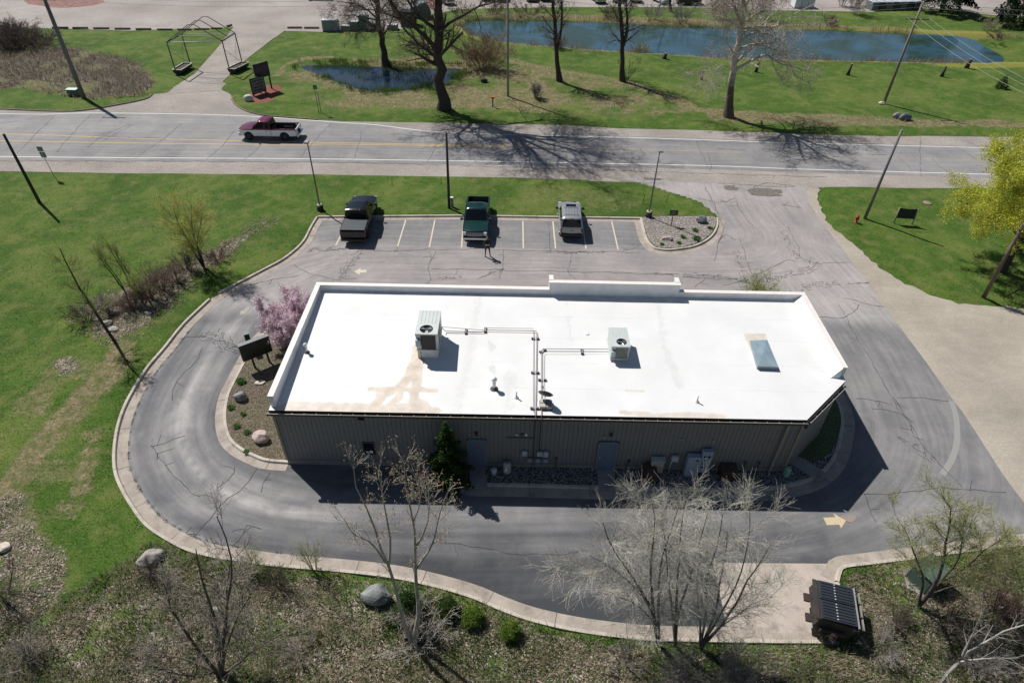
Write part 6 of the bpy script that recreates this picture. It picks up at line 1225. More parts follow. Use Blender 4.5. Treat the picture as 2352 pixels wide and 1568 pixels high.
# ---- yellow-green maple on the right
b = Vector((36.4, 40.2, .05)); st = [([b, b+Vector((-.1, 0, 2.0)), b+Vector((0, .1, 4.4)), b+Vector((.2, .3, 8.4))], .30, .10)]
for i, a in enumerate(np.arange(0, 12.2, .62)): zz = 1.7+.31*i; rr_ = 4.9*math.sqrt(max(.1, 1-((zz+1.6-5.0)/5.4)**2)); st.append(([b+Vector((0, 0, zz)), b+Vector((math.cos(a)*rr_*.5, math.sin(a)*rr_*.5, zz+1.0)), b+Vector((math.cos(a+.2)*rr_, math.sin(a+.2)*rr_, zz+1.7))], .09, .025))
tree('maple_tree', "yellow-green leafing maple at the right edge of the lawn", 'tree', b, st, [(9, .25, 1, 25, 70, 1.9, .5, .16, .05, 5, .3), (6, .2, 1, 25, 65, 1.0, .5, .18, .03, 3, .3), (3, .2, 1, 25, 60, .5, .5, .2, 0, 2, .2)], B_DARK, T_OL, leaf=(140000, .092, L_YG, .16, .65), seed=31, min_r=.008)
# ---- lilac coloured tree left of the building
b = Vector((-13.25, 30.5, .08)); st = [([b, b+Vector((math.cos(a)*.4, math.sin(a)*.4, .7)), b+Vector((math.cos(a)*1.2, math.sin(a)*1.1, 1.9-.2*(i % 2))), b+Vector((math.cos(a+.3)*1.75, math.sin(a+.3)*1.6, 2.7-.5*(i % 3)))], .06, .02) for i, a in enumerate(np.arange(0, 6.2, .5))]+[([b, b+Vector((.1, 0, 1.5)), b+Vector((0, .2, 3.1))], .07, .02)]
tree('flowering_tree', "pink blossoming small tree against the left parapet", 'tree', b, st, [(8, .25, 1, 25, 70, 1.0, .5, .16, .02, 4, .3), (8, .2, 1, 25, 65, .5, .5, .18, .02, 3, .3)], T_DARK, T_RED, leaf=(75000, .075, L_PINK, .09, .75), seed=33, min_r=.006)
# ---- trees and scrub along the left ditch
b = base_at(470, 617); tree('willow_sapling', "yellow-green leafing young tree in the ditch at upper left", 'tree', b, [S(b, [(453, 590), (430, 549), (412, 520), (398, 478)], .085, .02), S(b, [(465, 598), (450, 556), (441, 522), (440, 468)], .08, .02), S(b, [(462, 600), (452, 565), (460, 520), (466, 490)], .05, .015)], [(20, .12, 1, 20, 60, 1.7, .45, .12, .07, 5, .25), (9, .2, 1, 20, 50, .75, .5, .15, .05, 3, .3), (3, .2, 1, 20, 50, .3, .5, .15, 0, 2, .2)], B_DARK, T_OL, leaf=(24000, .05, leaf_mat('leaf_willow', [(.3, (.40, .42, .09)), (.7, (.68, .64, .20))]), .10, .6), seed=41, min_r=.006)
b = base_at(267, 790); tree('sapling', "tallest thin bare tree leaning left over the ditch, with a few pale buds", 'tree', b, [S(b, [(240, 748), (217, 714), (183, 662), (157, 613), (138, 572)], .10, .02)], [(26, .3, 1, 35, 75, 1.5, .4, .12, .06, 5, .4), (7, .2, 1, 20, 55, .7, .5, .15, .05, 3, .3)], B_DARK, T_OL, leaf=(9000, .045, L_SP, .05, .5), seed=42, min_r=.006)
for px, py, top_, sd, lb in ((290, 674, [(260, 633), (233, 597), (213, 564)], 43, "thin leaning sapling in the middle of the ditch, second from the tall thin one"), (298, 657, [(284, 622), (262, 589), (244, 553)], 44, "thin sapling in the ditch, leaning, nearest the brown scrub"), (330, 700, [(316, 665), (305, 640)], 45, "short bare sapling in the leaf litter of the ditch")):
    b = base_at(px, py); tree('sapling', lb, 'tree', b, [S(b, top_, .05, .012), S(b, [(x+12, y+8) for x, y in top_], .035, .01)], [(14, .2, 1, 20, 55, 1.0, .45, .12, .06, 4, .4), (6, .2, 1, 20, 50, .45, .5, .15, .04, 3, .3)], B_DARK, T_OL, leaf=(6000, .045, L_SP, .06, .5), seed=sd, group='saplings in the ditch', min_r=.006)
def shrub(name, label, px, py, rad, hgt, n, twig, leaf=None, seed=0, group=None, b=None, per=(8, 6), ln=.5, min_r=.006, cat='shrub'):
    r = random.Random(seed); b = b or base_at(px, py); st = []
    for k in range(n):
        a = r.uniform(0, 2*PI); q = r.uniform(.15, 1)*rad; h = hgt*r.uniform(.6, 1); o = b+Vector((math.cos(a)*q*.25, math.sin(a)*q*.25, 0)); st.append(([o, o+Vector((math.cos(a)*q*.4, math.sin(a)*q*.4, h*.5)), b+Vector((math.cos(a)*q, math.sin(a)*q, h))], .022, .008))
    return tree(name, label, cat, b, st, [(per[0], .2, 1, 15, 60, ln*hgt, .5, .15, .03, 3, .35), (per[1], .2, 1, 20, 60, ln*hgt*.45, .6, .2, .0, 2, .2)], twig, twig, leaf=leaf, seed=seed, group=group, Ktr=5, sides=4, trunk_levels=0, min_r=min_r)
for i, (px, py, rd, h, lb) in enumerate(((345, 690, .9, 1.5, "reddish bare scrub at the lower middle of the ditch"), (372, 668, 1.1, 1.7, "reddish bare scrub in the middle of the leafy ditch"), (405, 650, 1.0, 1.4, "reddish bare scrub at the upper ditch below the leafing tree"), (312, 712, .9, 1.3, "brown scrub beside the pale rocks in the ditch"), (430, 622, 1.0, 1.5, "brown scrub left of the leafing young tree"), (255, 720, .8, 1.2, "grey scrub at the lower end of the ditch"), (500, 600, 1.1, .9, "low dark scrub right of the leafing young tree"), (200, 740, 1.2, 1.3, "grey scrub at the left tip of the ditch"))):
    shrub('bare_shrub', lb, px, py, rd*1.15, h, 22, (T_RED, T_DARK, T_GREY)[i % 3 if i > 2 else 0], seed=50+i, group='bare shrubs along the ditch', per=(8, 5))
# ---- foreground trees
b = base_at(510, 1550); st = [S(b, [(498, 1445), (474, 1362), (458, 1305), (450, 1262)], .085, .018, .6), S(b, [(480, 1520), (434, 1462), (394, 1395), (376, 1340)], .075, .016, .8), S(b, [(513, 1472), (521, 1395), (533, 1312), (521, 1245), (498, 1185)], .08, .014, .8), S(b, [(480, 1535), (420, 1512), (367, 1502), (327, 1500)], .06, .015, .5), S(b, [(545, 1525), (583, 1492), (632, 1462), (670, 1437)], .06, .015, .6), S(b, [(522, 1480), (545, 1420), (575, 1370), (590, 1330)], .06, .014, .8), S(b, [(505, 1480), (520, 1420), (522, 1340), (530, 1290)], .05, .012, .8)]
tree('bare_tree', "many-stemmed dark bare tree at the bottom left of the drive", 'tree', b, st, [(12, .2, 1, 20, 55, 1.5, .45, .10, .04, 5, .4), (8, .2, 1, 20, 55, .75, .5, .13, .02, 3, .3), (4, .2, 1, 20, 55, .35, .5, .15, 0, 2, .2)], bark_mat('bark_mid', (.10, .078, .062)), bark_mat('twig_mid', (.27, .235, .205)), seed=61, rootflare=1.2, min_r=.0065)
b = base_at(950, 1482); st = [S(b, [(928, 1428), (917, 1379), (904, 1332), (892, 1300), (874, 1259), (857, 1202), (834, 1152), (817, 1112), (811, 1065)], .095, .010, .8), ([onY(892, 1300, b.y+.35), onY(897, 1245, b.y+.5), onY(887, 1185, b.y+.6), onY(877, 1129, b.y+.7), onY(871, 1066, b.y+.8)], .05, .010),
      S(b, [(960, 1412), (957, 1345), (954, 1252), (947, 1179), (931, 1112), (928, 1060)], .10, .012, .8), ([onY(957, 1305, b.y+.4), onY(991, 1252, b.y+.2), onY(1010, 1179, b.y), onY(1028, 1130, b.y)], .045, .009), ([onY(954, 1260, b.y+.4), onY(982, 1200, b.y+.4), onY(985, 1140, b.y+.5), onY(981, 1095, b.y+.6)], .04, .009),
      ([onY(885, 1290, b.y+.3), onY(850, 1245, b.y), onY(815, 1228, b.y-.3), onY(790, 1190, b.y-.4)], .04, .009), ([onY(948, 1200, b.y+.5), onY(965, 1150, b.y+.6), onY(958, 1085, b.y+.7)], .03, .008)]
tree('bare_tree', "pale twin-trunked tree with tan seed clusters in front of the drive", 'tree', b, st, [(12, .30, 1, 18, 55, 1.15, .4, .10, .09, 5, .45), (7, .2, 1, 20, 50, .5, .5, .12, .07, 3, .3)], bark_mat('bark_pale', (.36, .32, .275)), T_PALE, leaf=(1700, .075, L_SEED, .07, .28, 1), seed=62, rootflare=1.2, min_r=.006)
shrub('bramble', "tangle of pale bare branches round the foot of the pale twin-trunked tree", 965, 1478, 1.5, 1.5, 30, T_PALE, seed=63, per=(7, 5), ln=.45, cat='shrub')
# big grey twiggy clump: three neighbouring trees
b = base_at(1512, 1482); st = [S(b, [(1501, 1412), (1478, 1362), (1457, 1332), (1431, 1292), (1401, 1248), (1385, 1200)], .085, .014, .6), S(b, [(1498, 1392), (1494, 1312), (1500, 1245), (1503, 1180), (1495, 1140)], .08, .012, .8), S(b, [(1512, 1372), (1516, 1300), (1540, 1220), (1560, 1160)], .07, .012, .8), S(b, [(1506, 1440), (1470, 1395), (1425, 1370), (1375, 1350)], .05, .010, .4), S(b, [(1495, 1400), (1450, 1340), (1400, 1300), (1355, 1275)], .05, .010, .6)]
lv = [(12, .2, 1, 30, 70, 2.1, .30, .06, .04, 5, .25), (9, .12, 1, 22, 55, 1.15, .45, .07, .03, 4, .3), (7, .1, 1, 18, 48, .62, .6, .08, .02, 3, .2)]
tree('grey_tree', "left one of the grey twiggy trees by the kerb, in front of the shaded wall", 'tree', b, st, lv, B_GREY, bark_mat('twig_grey2', (.45, .425, .37)), leaf=(3500, .034, L_BUD, .03, .6), seed=64, group='grey twiggy trees at the drive', min_r=.0048)
b = base_at(1550, 1486); st = [S(b, [(1554, 1379), (1561, 1279), (1565, 1205), (1575, 1150)], .075, .012, .7), S(b, [(1560, 1400), (1585, 1320), (1605, 1250), (1625, 1180)], .07, .012, .8), S(b, [(1545, 1410), (1535, 1330), (1530, 1260), (1520, 1200)], .06, .012, .8)]
tree('grey_tree', "middle one of the grey twiggy trees by the kerb", 'tree', b, st, lv, B_GREY, bark_mat('twig_grey2', (.45, .425, .37)), leaf=(3500, .034, L_BUD, .03, .6), seed=65, group='grey twiggy trees at the drive', min_r=.0048)
b = base_at(1607, 1492); st = [S(b, [(1641, 1412), (1652, 1345), (1664, 1290), (1670, 1220)], .075, .012, .7), S(b, [(1678, 1405), (1711, 1345), (1745, 1292), (1770, 1250)], .07, .012, .6), S(b, [(1622, 1400), (1625, 1330), (1648, 1245), (1660, 1180)], .06, .012, .8), S(b, [(1640, 1450), (1690, 1415), (1730, 1385), (1775, 1370)], .04, .010, .4), S(b, [(1660, 1400), (1700, 1320), (1720, 1230), (1722, 1160)], .05, .010, .8), S(b, [(1608, 1420), (1600, 1340), (1610, 1270)], .05, .012, .6)]
tree('grey_tree', "right one of the grey twiggy trees, spreading over the concrete pad", 'tree', b, st, [(11, .2, 1, 25, 60, 1.6, .35, .06, .05, 5, .3), (8, .15, 1, 22, 50, .95, .5, .07, .03, 4, .3), (6, .1, 1, 18, 48, .5, .6, .08, .02, 3, .2)], B_GREY, bark_mat('twig_grey2', (.45, .425, .37)), leaf=(3500, .034, L_BUD, .03, .6), seed=66, group='grey twiggy trees at the drive', min_r=.0048)
b = base_at(2106, 1398); st = [S(b, [(2150, 1339), (2166, 1285), (2176, 1232), (2184, 1172), (2165, 1140)], .085, .014, .7), S(b, [(2161, 1335), (2200, 1285), (2211, 1232), (2214, 1190)], .06, .012, .7), ([onY(2161, 1335, b.y+.3), onY(2218, 1302, b.y+.4), onY(2261, 1262, b.y+.5), onY(2315, 1229, b.y+.6)], .05, .012), S(b, [(2120, 1330), (2100, 1270), (2080, 1220), (2060, 1190)], .06, .012, .7), S(b, [(2150, 1360), (2230, 1335), (2290, 1310)], .05, .012, .4)]
tree('leafing_tree', "yellow-green leafing tree over the green utility box at lower right", 'tree', b, st, [(15, .25, 1, 20, 55, 1.4, .45, .10, .05, 5, .35), (9, .15, 1, 20, 55, .75, .5, .12, .03, 4, .3), (6, .1, 1, 20, 60, .36, .6, .14, .02, 3, .2)], bark_mat('bark_mid', (.10, .078, .062)), bark_mat('twig_khaki', (.22, .20, .14)), leaf=(26000, .042, leaf_mat('leaf_khaki', [(.3, (.24, .28, .07)), (.6, (.42, .46, .12)), (.8, (.60, .60, .15))]), .07, .5), seed=67, min_r=.005)
b = Vector((*G(2155, 1640), -.02)); st = [([b]+[onY(*p, b.y+.1*i) for i, p in enumerate(((2168, 1559), (2201, 1519), (2211, 1505), (2241, 1489), (2301, 1452), (2360, 1432)))], .10, .02), ([onY(2211, 1505, b.y+.3), onY(2231, 1462, b.y+.5), onY(2262, 1395, b.y+.8)], .04, .01), ([onY(2201, 1519, b.y+.2), onY(2260, 1512, b.y+.2), onY(2340, 1510, b.y+.2)], .035, .01)]
tree('bare_tree', "pale smooth limb reaching in at the bottom right corner", 'tree', b, st, [(9, .3, 1, 25, 60, 1.1, .4, .12, .03, 4, .4), (6, .2, 1, 20, 55, .5, .5, .15, .02, 3, .3)], bark_mat('bark_smooth', (.33, .31, .28)), T_GREY, seed=68, min_r=.005)
for i, (px, py, rd, h, n, tw, lb) in enumerate(((1560, 1600, 1.3, 2.1, 34, T_GREY, "grey bare brush at the bottom edge below the grey trees, left clump"), (1690, 1570, 1.2, 1.9, 30, T_GREY, "grey bare brush at the bottom edge below the grey trees, right clump"), (1860, 1590, .8, .8, 12, T_OL, "low brush at the bottom edge below the dumpster"),
        (2020, 1500, 1.2, 1.2, 20, T_GREY, "bare brush right of the dumpster's shadow"), (2180, 1440, 1.4, 1.4, 24, T_DARK, "dark bare brush below the leafing tree"), (2290, 1400, 1.3, 1.5, 22, T_RED, "reddish brush at the right edge below the leafing tree"), (2250, 1540, 1.3, 1.3, 24, T_GREY, "grey brush under the pale limb in the corner"),
        (2060, 1440, .9, 1.0, 14, T_DARK, "small dark brush between dumpster and utility box"), (640, 1350, .8, 1.2, 12, T_DARK, "dark brush just outside the kerb at lower left"), (722, 1312, .5, 2.0, 6, T_OL, "slender sapling clump at the kerb with a mossy foot"), (585, 1318, .5, 1.6, 8, T_OL, "small greenish sapling clump at the kerb, lower left"), (350, 1325, .55, .9, 12, T_DARK, "dark twigs in place of the shadow below the grey boulder at lower left"),  # the twigs by the grey boulder stand in for its shadow
        (700, 1500, 1.0, .7, 12, T_GREY, "low grey brush at the bottom, right of the many-stemmed tree"), (60, 1520, 1.2, 1.4, 14, T_GREY, "grey brush in the bottom left corner"), (0, 1380, 1.6, 2.0, 18, T_DARK, "dark brush at the left edge low down"), (1888, 1470, .3, .9, 9, T_DARK, "small dark bush at the near foot of the dumpster"), (1440, 1530, .9, .9, 14, T_GREY, "grey brush at the bottom edge left of the grey trees' clumps"))):
    shrub('brush', lb, px, py, rd, h, n, tw, leaf=(900, .035, L_SP, .05, .5) if tw is T_OL else None, seed=80+i, per=(8, 6), ln=.42, min_r=.005, group='bare brush along the lower edge', b=Vector((*G(px, py), .02)))
# reds and browns round the marsh and the far bank
b = base_at(1115, 165); shrub('willow_thicket', "brown-red willow thicket on the right bank of the small marsh pool", 1108, 158, 4.4, 3.6, 70, bark_mat('twig_rust', (.24, .165, .105)), seed=110, per=(8, 6), ln=.4, min_r=.016)
for i, (px, py, rd, h, tw, lb) in enumerate(((1060, 40, 3.0, 2.0, T_DARK, "brown scrub on the far bank behind the biggest tree"), (1130, 36, 3.2, 2.2, T_DARK, "brown scrub on the far bank beside the pale thin pole"), (1215, 38, 3.0, 2.0, T_RED, "reddish scrub on the far bank right of the pale thin pole"), (1400, 42, 2.4, 1.6, T_DARK, "scrub on the far bank behind the suckered tree"),
        (1500, 46, 3.0, 2.4, T_GREY, "grey scrub on the far bank left of the small dark trunk"), (1570, 52, 3.2, 2.6, T_GREY, "grey scrub on the far bank at the small dark trunk"), (1655, 45, 2.6, 3.2, T_DARK, "dark scrub on the far bank behind the sycamore, left"), (1740, 45, 2.6, 4.0, T_DARK, "tall dark scrub behind the sycamore's crown"), (1960, 34, 2.2, 4.2, T_GREY, "rounded bare shrub in front of the wrapped bales"), (1905, 60, 1.6, 1.4, T_RED, "small reddish scrub on the far bank below the white bales"),
        (2270, 70, 2.0, 1.8, T_OL, "grey-green shrub at the right end of the long pond"), (2290, 92, 2.0, 1.0, T_DARK, "low dark scrub at the right tip of the long pond"), (1935, 14, 2.0, 3.5, T_RED, "dark red shrub in front of the yard, left of the bales"), (1640, 14, 2.8, 2.4, T_DARK, "heap of dark brush in the far yard beside the trailer"), (1230, 225, .8, 1.6, T_GREY, "small bare bush in the roadside grass"), (1285, 112, 1.6, 1.5, T_RED, "reddish reeds at the near shore behind the slim forked tree"), (1470, 118, 1.8, 1.6, T_OL, "olive bush at the near shore right of the suckered tree"))):
    shrub('bare_shrub', lb, px, py, rd, h, 20, tw, seed=120+i, group='shrubs round the pond', per=(7, 5), ln=.42, min_r=.016)
for i, (px, py, rd, h) in enumerate(((12, 100, 5.0, 2.0), (66, 112, 4.2, 1.5))): shrub('brush_pile', ("big dark heap of cut brush at the left edge", "smaller dark heap of cut brush beside the weedy patch")[i], px, py, rd, h, 75, T_DARK, seed=150+i, per=(8, 6), ln=.8, min_r=.018, group='brush heaps', cat='brush pile')
# ---- evergreens
def conifer(name, label, b, H, R_, n, size, lm, seed, trunk0=.0, group=None, rough=.25, shape=1.0, cat='tree'):
    r = np.random.default_rng(seed); e = empty(name, b, 0, label, cat, group); MB().tube([(0, 0, -.1), (0, 0, H*.92)], [max(.04, R_*.09), .02], 7).build('trunk', B_DARK, e)
    z = trunk0+(H-trunk0)*(1-np.sqrt(r.uniform(0, 1, n))*1.0) if shape == 1 else trunk0+(H-trunk0)*r.uniform(0, 1, n)
    f = (z-trunk0)/(H-trunk0); prof = (1-f)**.8 if shape == 1 else np.sqrt(np.clip(1-(2*f-1)**2, 0, 1)); a = r.uniform(0, 2*PI, n); lob = 1+rough*np.sin(a*5+z*6/R_)+rough*.8*np.sin(a*3-z*4/R_+seed)
    q = R_*prof*lob*r.uniform(.45, 1, n)**.5; C = np.stack([q*np.cos(a), q*np.sin(a), z-(.25*q if shape == 1 else 0)], 1); V, F = leaves(r, C, size, 0, .45); TRI[0] += 2*len(F); link('foliage', mesh_np(V, F, mats=[lm]), e); return e
L_JUN = leaf_mat('juniper_green', [(.3, (.018, .045, .012)), (.55, (.055, .10, .022)), (.78, (.17, .21, .045))], 9)
b = Vector((-3.0, 20.05, .08)); conifer('juniper', "dark upright juniper against the back wall left of the first door", b, 4.3, .88, 11000, .15, L_DG, 201, .0, rough=.5)
conifer('juniper', "low dark evergreen behind the pale twin-trunked tree", Vector((*G(945, 1425), .05)), 2.3, 1.0, 9000, .10, L_DG, 202, 0, rough=.3)
for i, (px, py, rr_, lb) in enumerate(((1026, 1408, .55, "leftmost of the three clipped round bushes in the lower bed"), (1086, 1428, .52, "middle one of the three clipped round bushes in the lower bed"), (1172, 1460, .48, "brightest and rightmost of the three clipped round bushes in the lower bed"))):
    conifer('round_bush', lb, Vector((*G(px, py), .0)), rr_*1.6, rr_*.88, 7500, .062, leaf_mat('yew_bright', [(.3, (.04, .09, .015)), (.5, (.12, .20, .03)), (.75, (.30, .38, .06))], 12) if i != 0 else L_JUN, 205+i, 0, 'clipped round bushes', .10, 0, 'bush')
for px, py, H, R_, lb, sd in ((2161, 28, 13, 4.2, "spruce with low boughs at the top edge right of the bales", 211), (2352, 60, 12, 4.4, "spruce at the top right corner", 212)):
    x, y = G(px, py); conifer('spruce_tree', lb, Vector((x, y, .05)), H, R_, 16000, .42, leaf_mat('spruce_green', [(.3, (.010, .024, .010)), (.7, (.035, .06, .022))]), sd, 2.2 if px < 2300 else .4, rough=.3)
x, y = G(2298, 203); conifer('small_evergreen', "small lone evergreen bush on the upper right lawn", Vector((x, y, .05)), 1.6, .8, 1800, .14, L_DG, 213, 0, rough=.3, cat='bush')
x, y = G(640, -14); conifer('spruce_tree', "spruce beyond the top edge throwing its shadow on the yard", Vector((x-3, y+9, .05)), 12, 4.5, 7000, .5, leaf_mat('spruce_green', [(0, 0)]), 214, 1, rough=.3)
b = onY(1768, 640, 32.6); shrub('leafing_shrub', "olive leafing shrub behind the right part of the front parapet", 0, 0, 1.35, max(2.6, b.z), 30, T_OL, leaf=(20000, .055, L_SP, .08, .5), seed=220, b=Vector((b.x, 32.6, .05)), per=(8, 6), ln=.32)
# tufts: perennial clumps in the beds
def tuft(label, px, py, r_, h, m, seed, n=160, group='green clumps in the beds'):
    r = np.random.default_rng(seed); x, y = G(px, py); e = empty('plant_clump', (x, y, .10), 0, label, 'plant', group); a = r.uniform(0, 2*PI, n); l = r.uniform(.4, 1, n); bx = r.normal(0, r_*.25, (n, 2)); tip = np.stack([bx[:, 0]+np.cos(a)*r_*l, bx[:, 1]+np.sin(a)*r_*l, h*r.uniform(.5, 1, n)], 1)
    w = .018; s = np.stack([-np.sin(a)*w, np.cos(a)*w, a*0], 1); b0 = np.stack([bx[:, 0], bx[:, 1], a*0], 1); mid = (b0+tip)/2+np.array([0, 0, h*.25]); V = np.stack([b0-s, b0+s, mid+s, mid-s, tip], 1).reshape(-1, 3); k = np.arange(n)[:, None]*5
    link('leaves', mesh_np(V, k+np.array([[0, 1, 2, 3]]), k+np.array([[3, 2, 4]]), mats=[m]), e); return e
L_PER = leaf_mat('perennial_green', [(.3, (.03, .08, .015)), (.7, (.10, .20, .04))])
for i, (px, py, rr_, lb) in enumerate(((555, 880, .38, "wide green clump below the black board sign's shadow"), (532, 940, .26, "green clump below the dark grey boulder"), (560, 955, .22, "small green clump right of the clump below the dark boulder"), (545, 983, .26, "green clump midway down the west bed"), (569, 996, .24, "green clump just above the pinkish round boulder"), (567, 1040, .2, "small green clump at the lower kerb of the west bed"),
        (1568, 549, .32, "left of the two bigger green clumps in the stone bed"), (1559, 562, .27, "green clump nearest the kerb tip in the stone bed"), (1598, 554, .42, "largest green clump at the right of the stone bed"), (1596, 533, .35, "pale green clump below the grey boulder in the stone bed"), (1630, 528, .30, "olive clump at the right rim of the stone bed"), (1520, 565, .25, "small olive clump at the lower left of the stone bed"))):
    tuft(lb, px, py, rr_*.8, rr_*.6, L_PER, 230+i)
# ---- rocks
def rock(label, px, py, size, m, seed, z=.05, name='boulder', group=None):
    r = random.Random(seed); bm = bmesh.new(); bmesh.ops.create_icosphere(bm, subdivisions=3, radius=.5)
    o = Vector((r.uniform(0, 50), r.uniform(0, 50), r.uniform(0, 50))); cuts = [(Vector((r.gauss(0, 1), r.gauss(0, 1), r.gauss(0, 1))).normalized(), r.uniform(.30, .42)) for _ in range(7)]
    for v in bm.verts:
        p = v.co.copy()
        for n, d in cuts:
            q = p.dot(n)
            if q > d: p -= n*(q-d)*.85
        p += p.normalized()*mnoise.noise(p*4+o)*.05; v.co = Vector((p.x*size[0], p.y*size[1], (p.z+.32)*size[2]))
    me = bpy.data.meshes.new(name); bm.to_mesh(me); bm.free(); me.materials.append(m); x, y = G(px, py); ob = link(name, me, None, (x, y, z)); ob.rotation_euler = (0, 0, r.uniform(-.4, .4)); return tag(ob, label, 'boulder' if name == 'boulder' else 'rock', group)
R_GREY = mat('rock_grey', (.20, .205, .205), .9, var=.3, scale=4, bump=.6, bscale=9); R_PINK = mat('rock_pink', (.40, .31, .28), .9, var=.25, scale=4, bump=.5, bscale=9); R_DK = mat('rock_slate', (.13, .15, .16), .9, var=.35, scale=5, bump=.6, bscale=9); R_PALE = mat('rock_pale', (.50, .45, .38), .9, var=.2, scale=5, bump=.5)
rock("dark grey boulder in the west bed below the board sign", 555, 918, (.78, .6, .68), R_GREY, 1, .08); rock("pinkish round boulder in the lower west bed", 602, 1012, (.98, .78, .75), R_PINK, 2, .08); rock("slate grey boulder in the stone bed by the drive entrance", 1609, 513, (1.05, .7, .75), R_DK, 3, .10)
rock("flat pale rock in the stone bed", 1530, 552, (1.0, .5, .3), R_PINK, 4, .10); rock("small dark rock at the end of the flat pale rock", 1541, 556, (.35, .3, .3), R_DK, 5, .1); rock("big grey rounded boulder outside the kerb at lower left", 350, 1288, (1.2, .8, .75), mat('rock_warm_grey', (.27, .245, .23), .9, var=.25, scale=5, bump=.6, bscale=9), 6, .02); rock("big grey boulder behind the pale twin-trunked tree", 868, 1372, (1.35, 1.1, 1.0), R_GREY, 7, .02)
rock("pale flat rock in the ditch, the upper of two", 248, 747, (.75, .5, .4), R_PALE, 8); rock("pale flat rock in the ditch, the lower of two", 263, 762, (.6, .5, .4), R_PALE, 9); rock("long pale rock lying in the ditch litter", 341, 722, (.6, .35, .2), R_PALE, 10); rock("pale rock at the left edge below the mulch", 8, 1262, (.75, .6, .4), R_PALE, 11); rock("pale stone in the litter right of the many-stemmed tree", 500, 1402, (.45, .25, .2), R_PALE, 12)
rock("white rock on the red mulch by the lower sign", 573, 232, (1.2, .8, .8), mat('rock_white', (.5, .5, .48), .9, var=.15), 13); rock("dark rock in the far lawn ditch, upper right", 2078, 276, (1.6, 1.0, 1.0), R_DK, 14); rock("smaller dark rock left of the one in the far lawn ditch", 2057, 271, (1.0, .8, .7), R_GREY, 15); rock("small dark rock at the edge of the marsh", 1112, 190, (.9, .7, .7), mat('rock_black', (.03, .03, .03), .9), 16); rock("pale stone at the foot of the crossarm pole", 2024, 241, (.9, .6, .4), R_PALE, 17)
rock("pale rock in the west bed beside the board's shadow", 598, 882, (.7, .4, .18), R_PALE, 18, .08); rock("dark angular slab heap in the yard behind the marsh tree", 968, 40, (3.6, 3.0, 3.4), R_DK, 19)
# stumps in the far lawn
for i, (px, py, h, lb) in enumerate(((1526, 137, .7, "short stump on the near shore right of the suckered tree"), (1611, 183, 1.1, "stump left of the sycamore trunk"), (1736, 166, 1.2, "slim stump just right of the sycamore trunk"), (1947, 173, 1.4, "tall leaning stump in yellow flowers on the far lawn"), (2162, 177, 1.3, "leaning stump right of the crossarm pole"), (2219, 158, 1.1, "thick stump nearest the right end of the long pond"))):
    x, y = G(px, py); e = empty('tree_stump', (x, y, gz(x, y)), 0, lb, 'stump', 'stumps on the far lawn'); MB().tube([(0, 0, -.1), (.02, 0, h*.5), (.07, 0, h)], [.34 if i in (0, 5) else .26, .24 if i in (0, 5) else .15, .26 if i in (0, 5) else .13], 9).build('stump', B_DARK, e); MB().tube([(.07, 0, h), (.071, 0, h+.03)], .12, 9).build('cut_face', mat('cut_wood', (.36, .28, .19), .8), e)
# timbers along the yard
M_TIM = mat('old_timber', (.16, .145, .13), .9, var=.3)
tl = [(139, 65.7, 37), (185, 66.3, 36), (233, 67, 36), (282, 68, 36), (330, 69, 36), (379, 70, 35), (424, 70, 33), (463, 69, 34), (498, 67.4, 24), (527, 61, 15), (677, 65.5, 34), (716, 66, 35), (715, 2.5, 14), (744, 2.5, 45)]
for i, (px, py, w) in enumerate(tl):
    a, b = G(px-w/2, py), G(px+w/2, py); L_ = math.hypot(b[0]-a[0], b[1]-a[1]); rz = math.atan2(b[1]-a[1], b[0]-a[0])+(1.0 if i in (9, 12) else 0); g0 = G(px, py)
    o = MB().box((0, 0, .12), (L_*.97, .30, .26)).build('parking_timber', M_TIM, None, .02, loc=(g0[0], g0[1], .0)); o.rotation_euler = (0, 0, rz)
    tag(o, ("timber %s from the left in the row along the far lawn" % ("first", "second", "third", "fourth", "fifth", "sixth", "seventh", "eighth", "ninth")[i] if i < 9 else ("turned timber at the right end of the row by the drive", "left timber of the pair beyond the drive", "right timber of the pair beyond the drive", "slanting timber at the top edge of the yard", "long timber at the top edge of the yard")[i-9]), 'timber', 'timbers edging the yard')
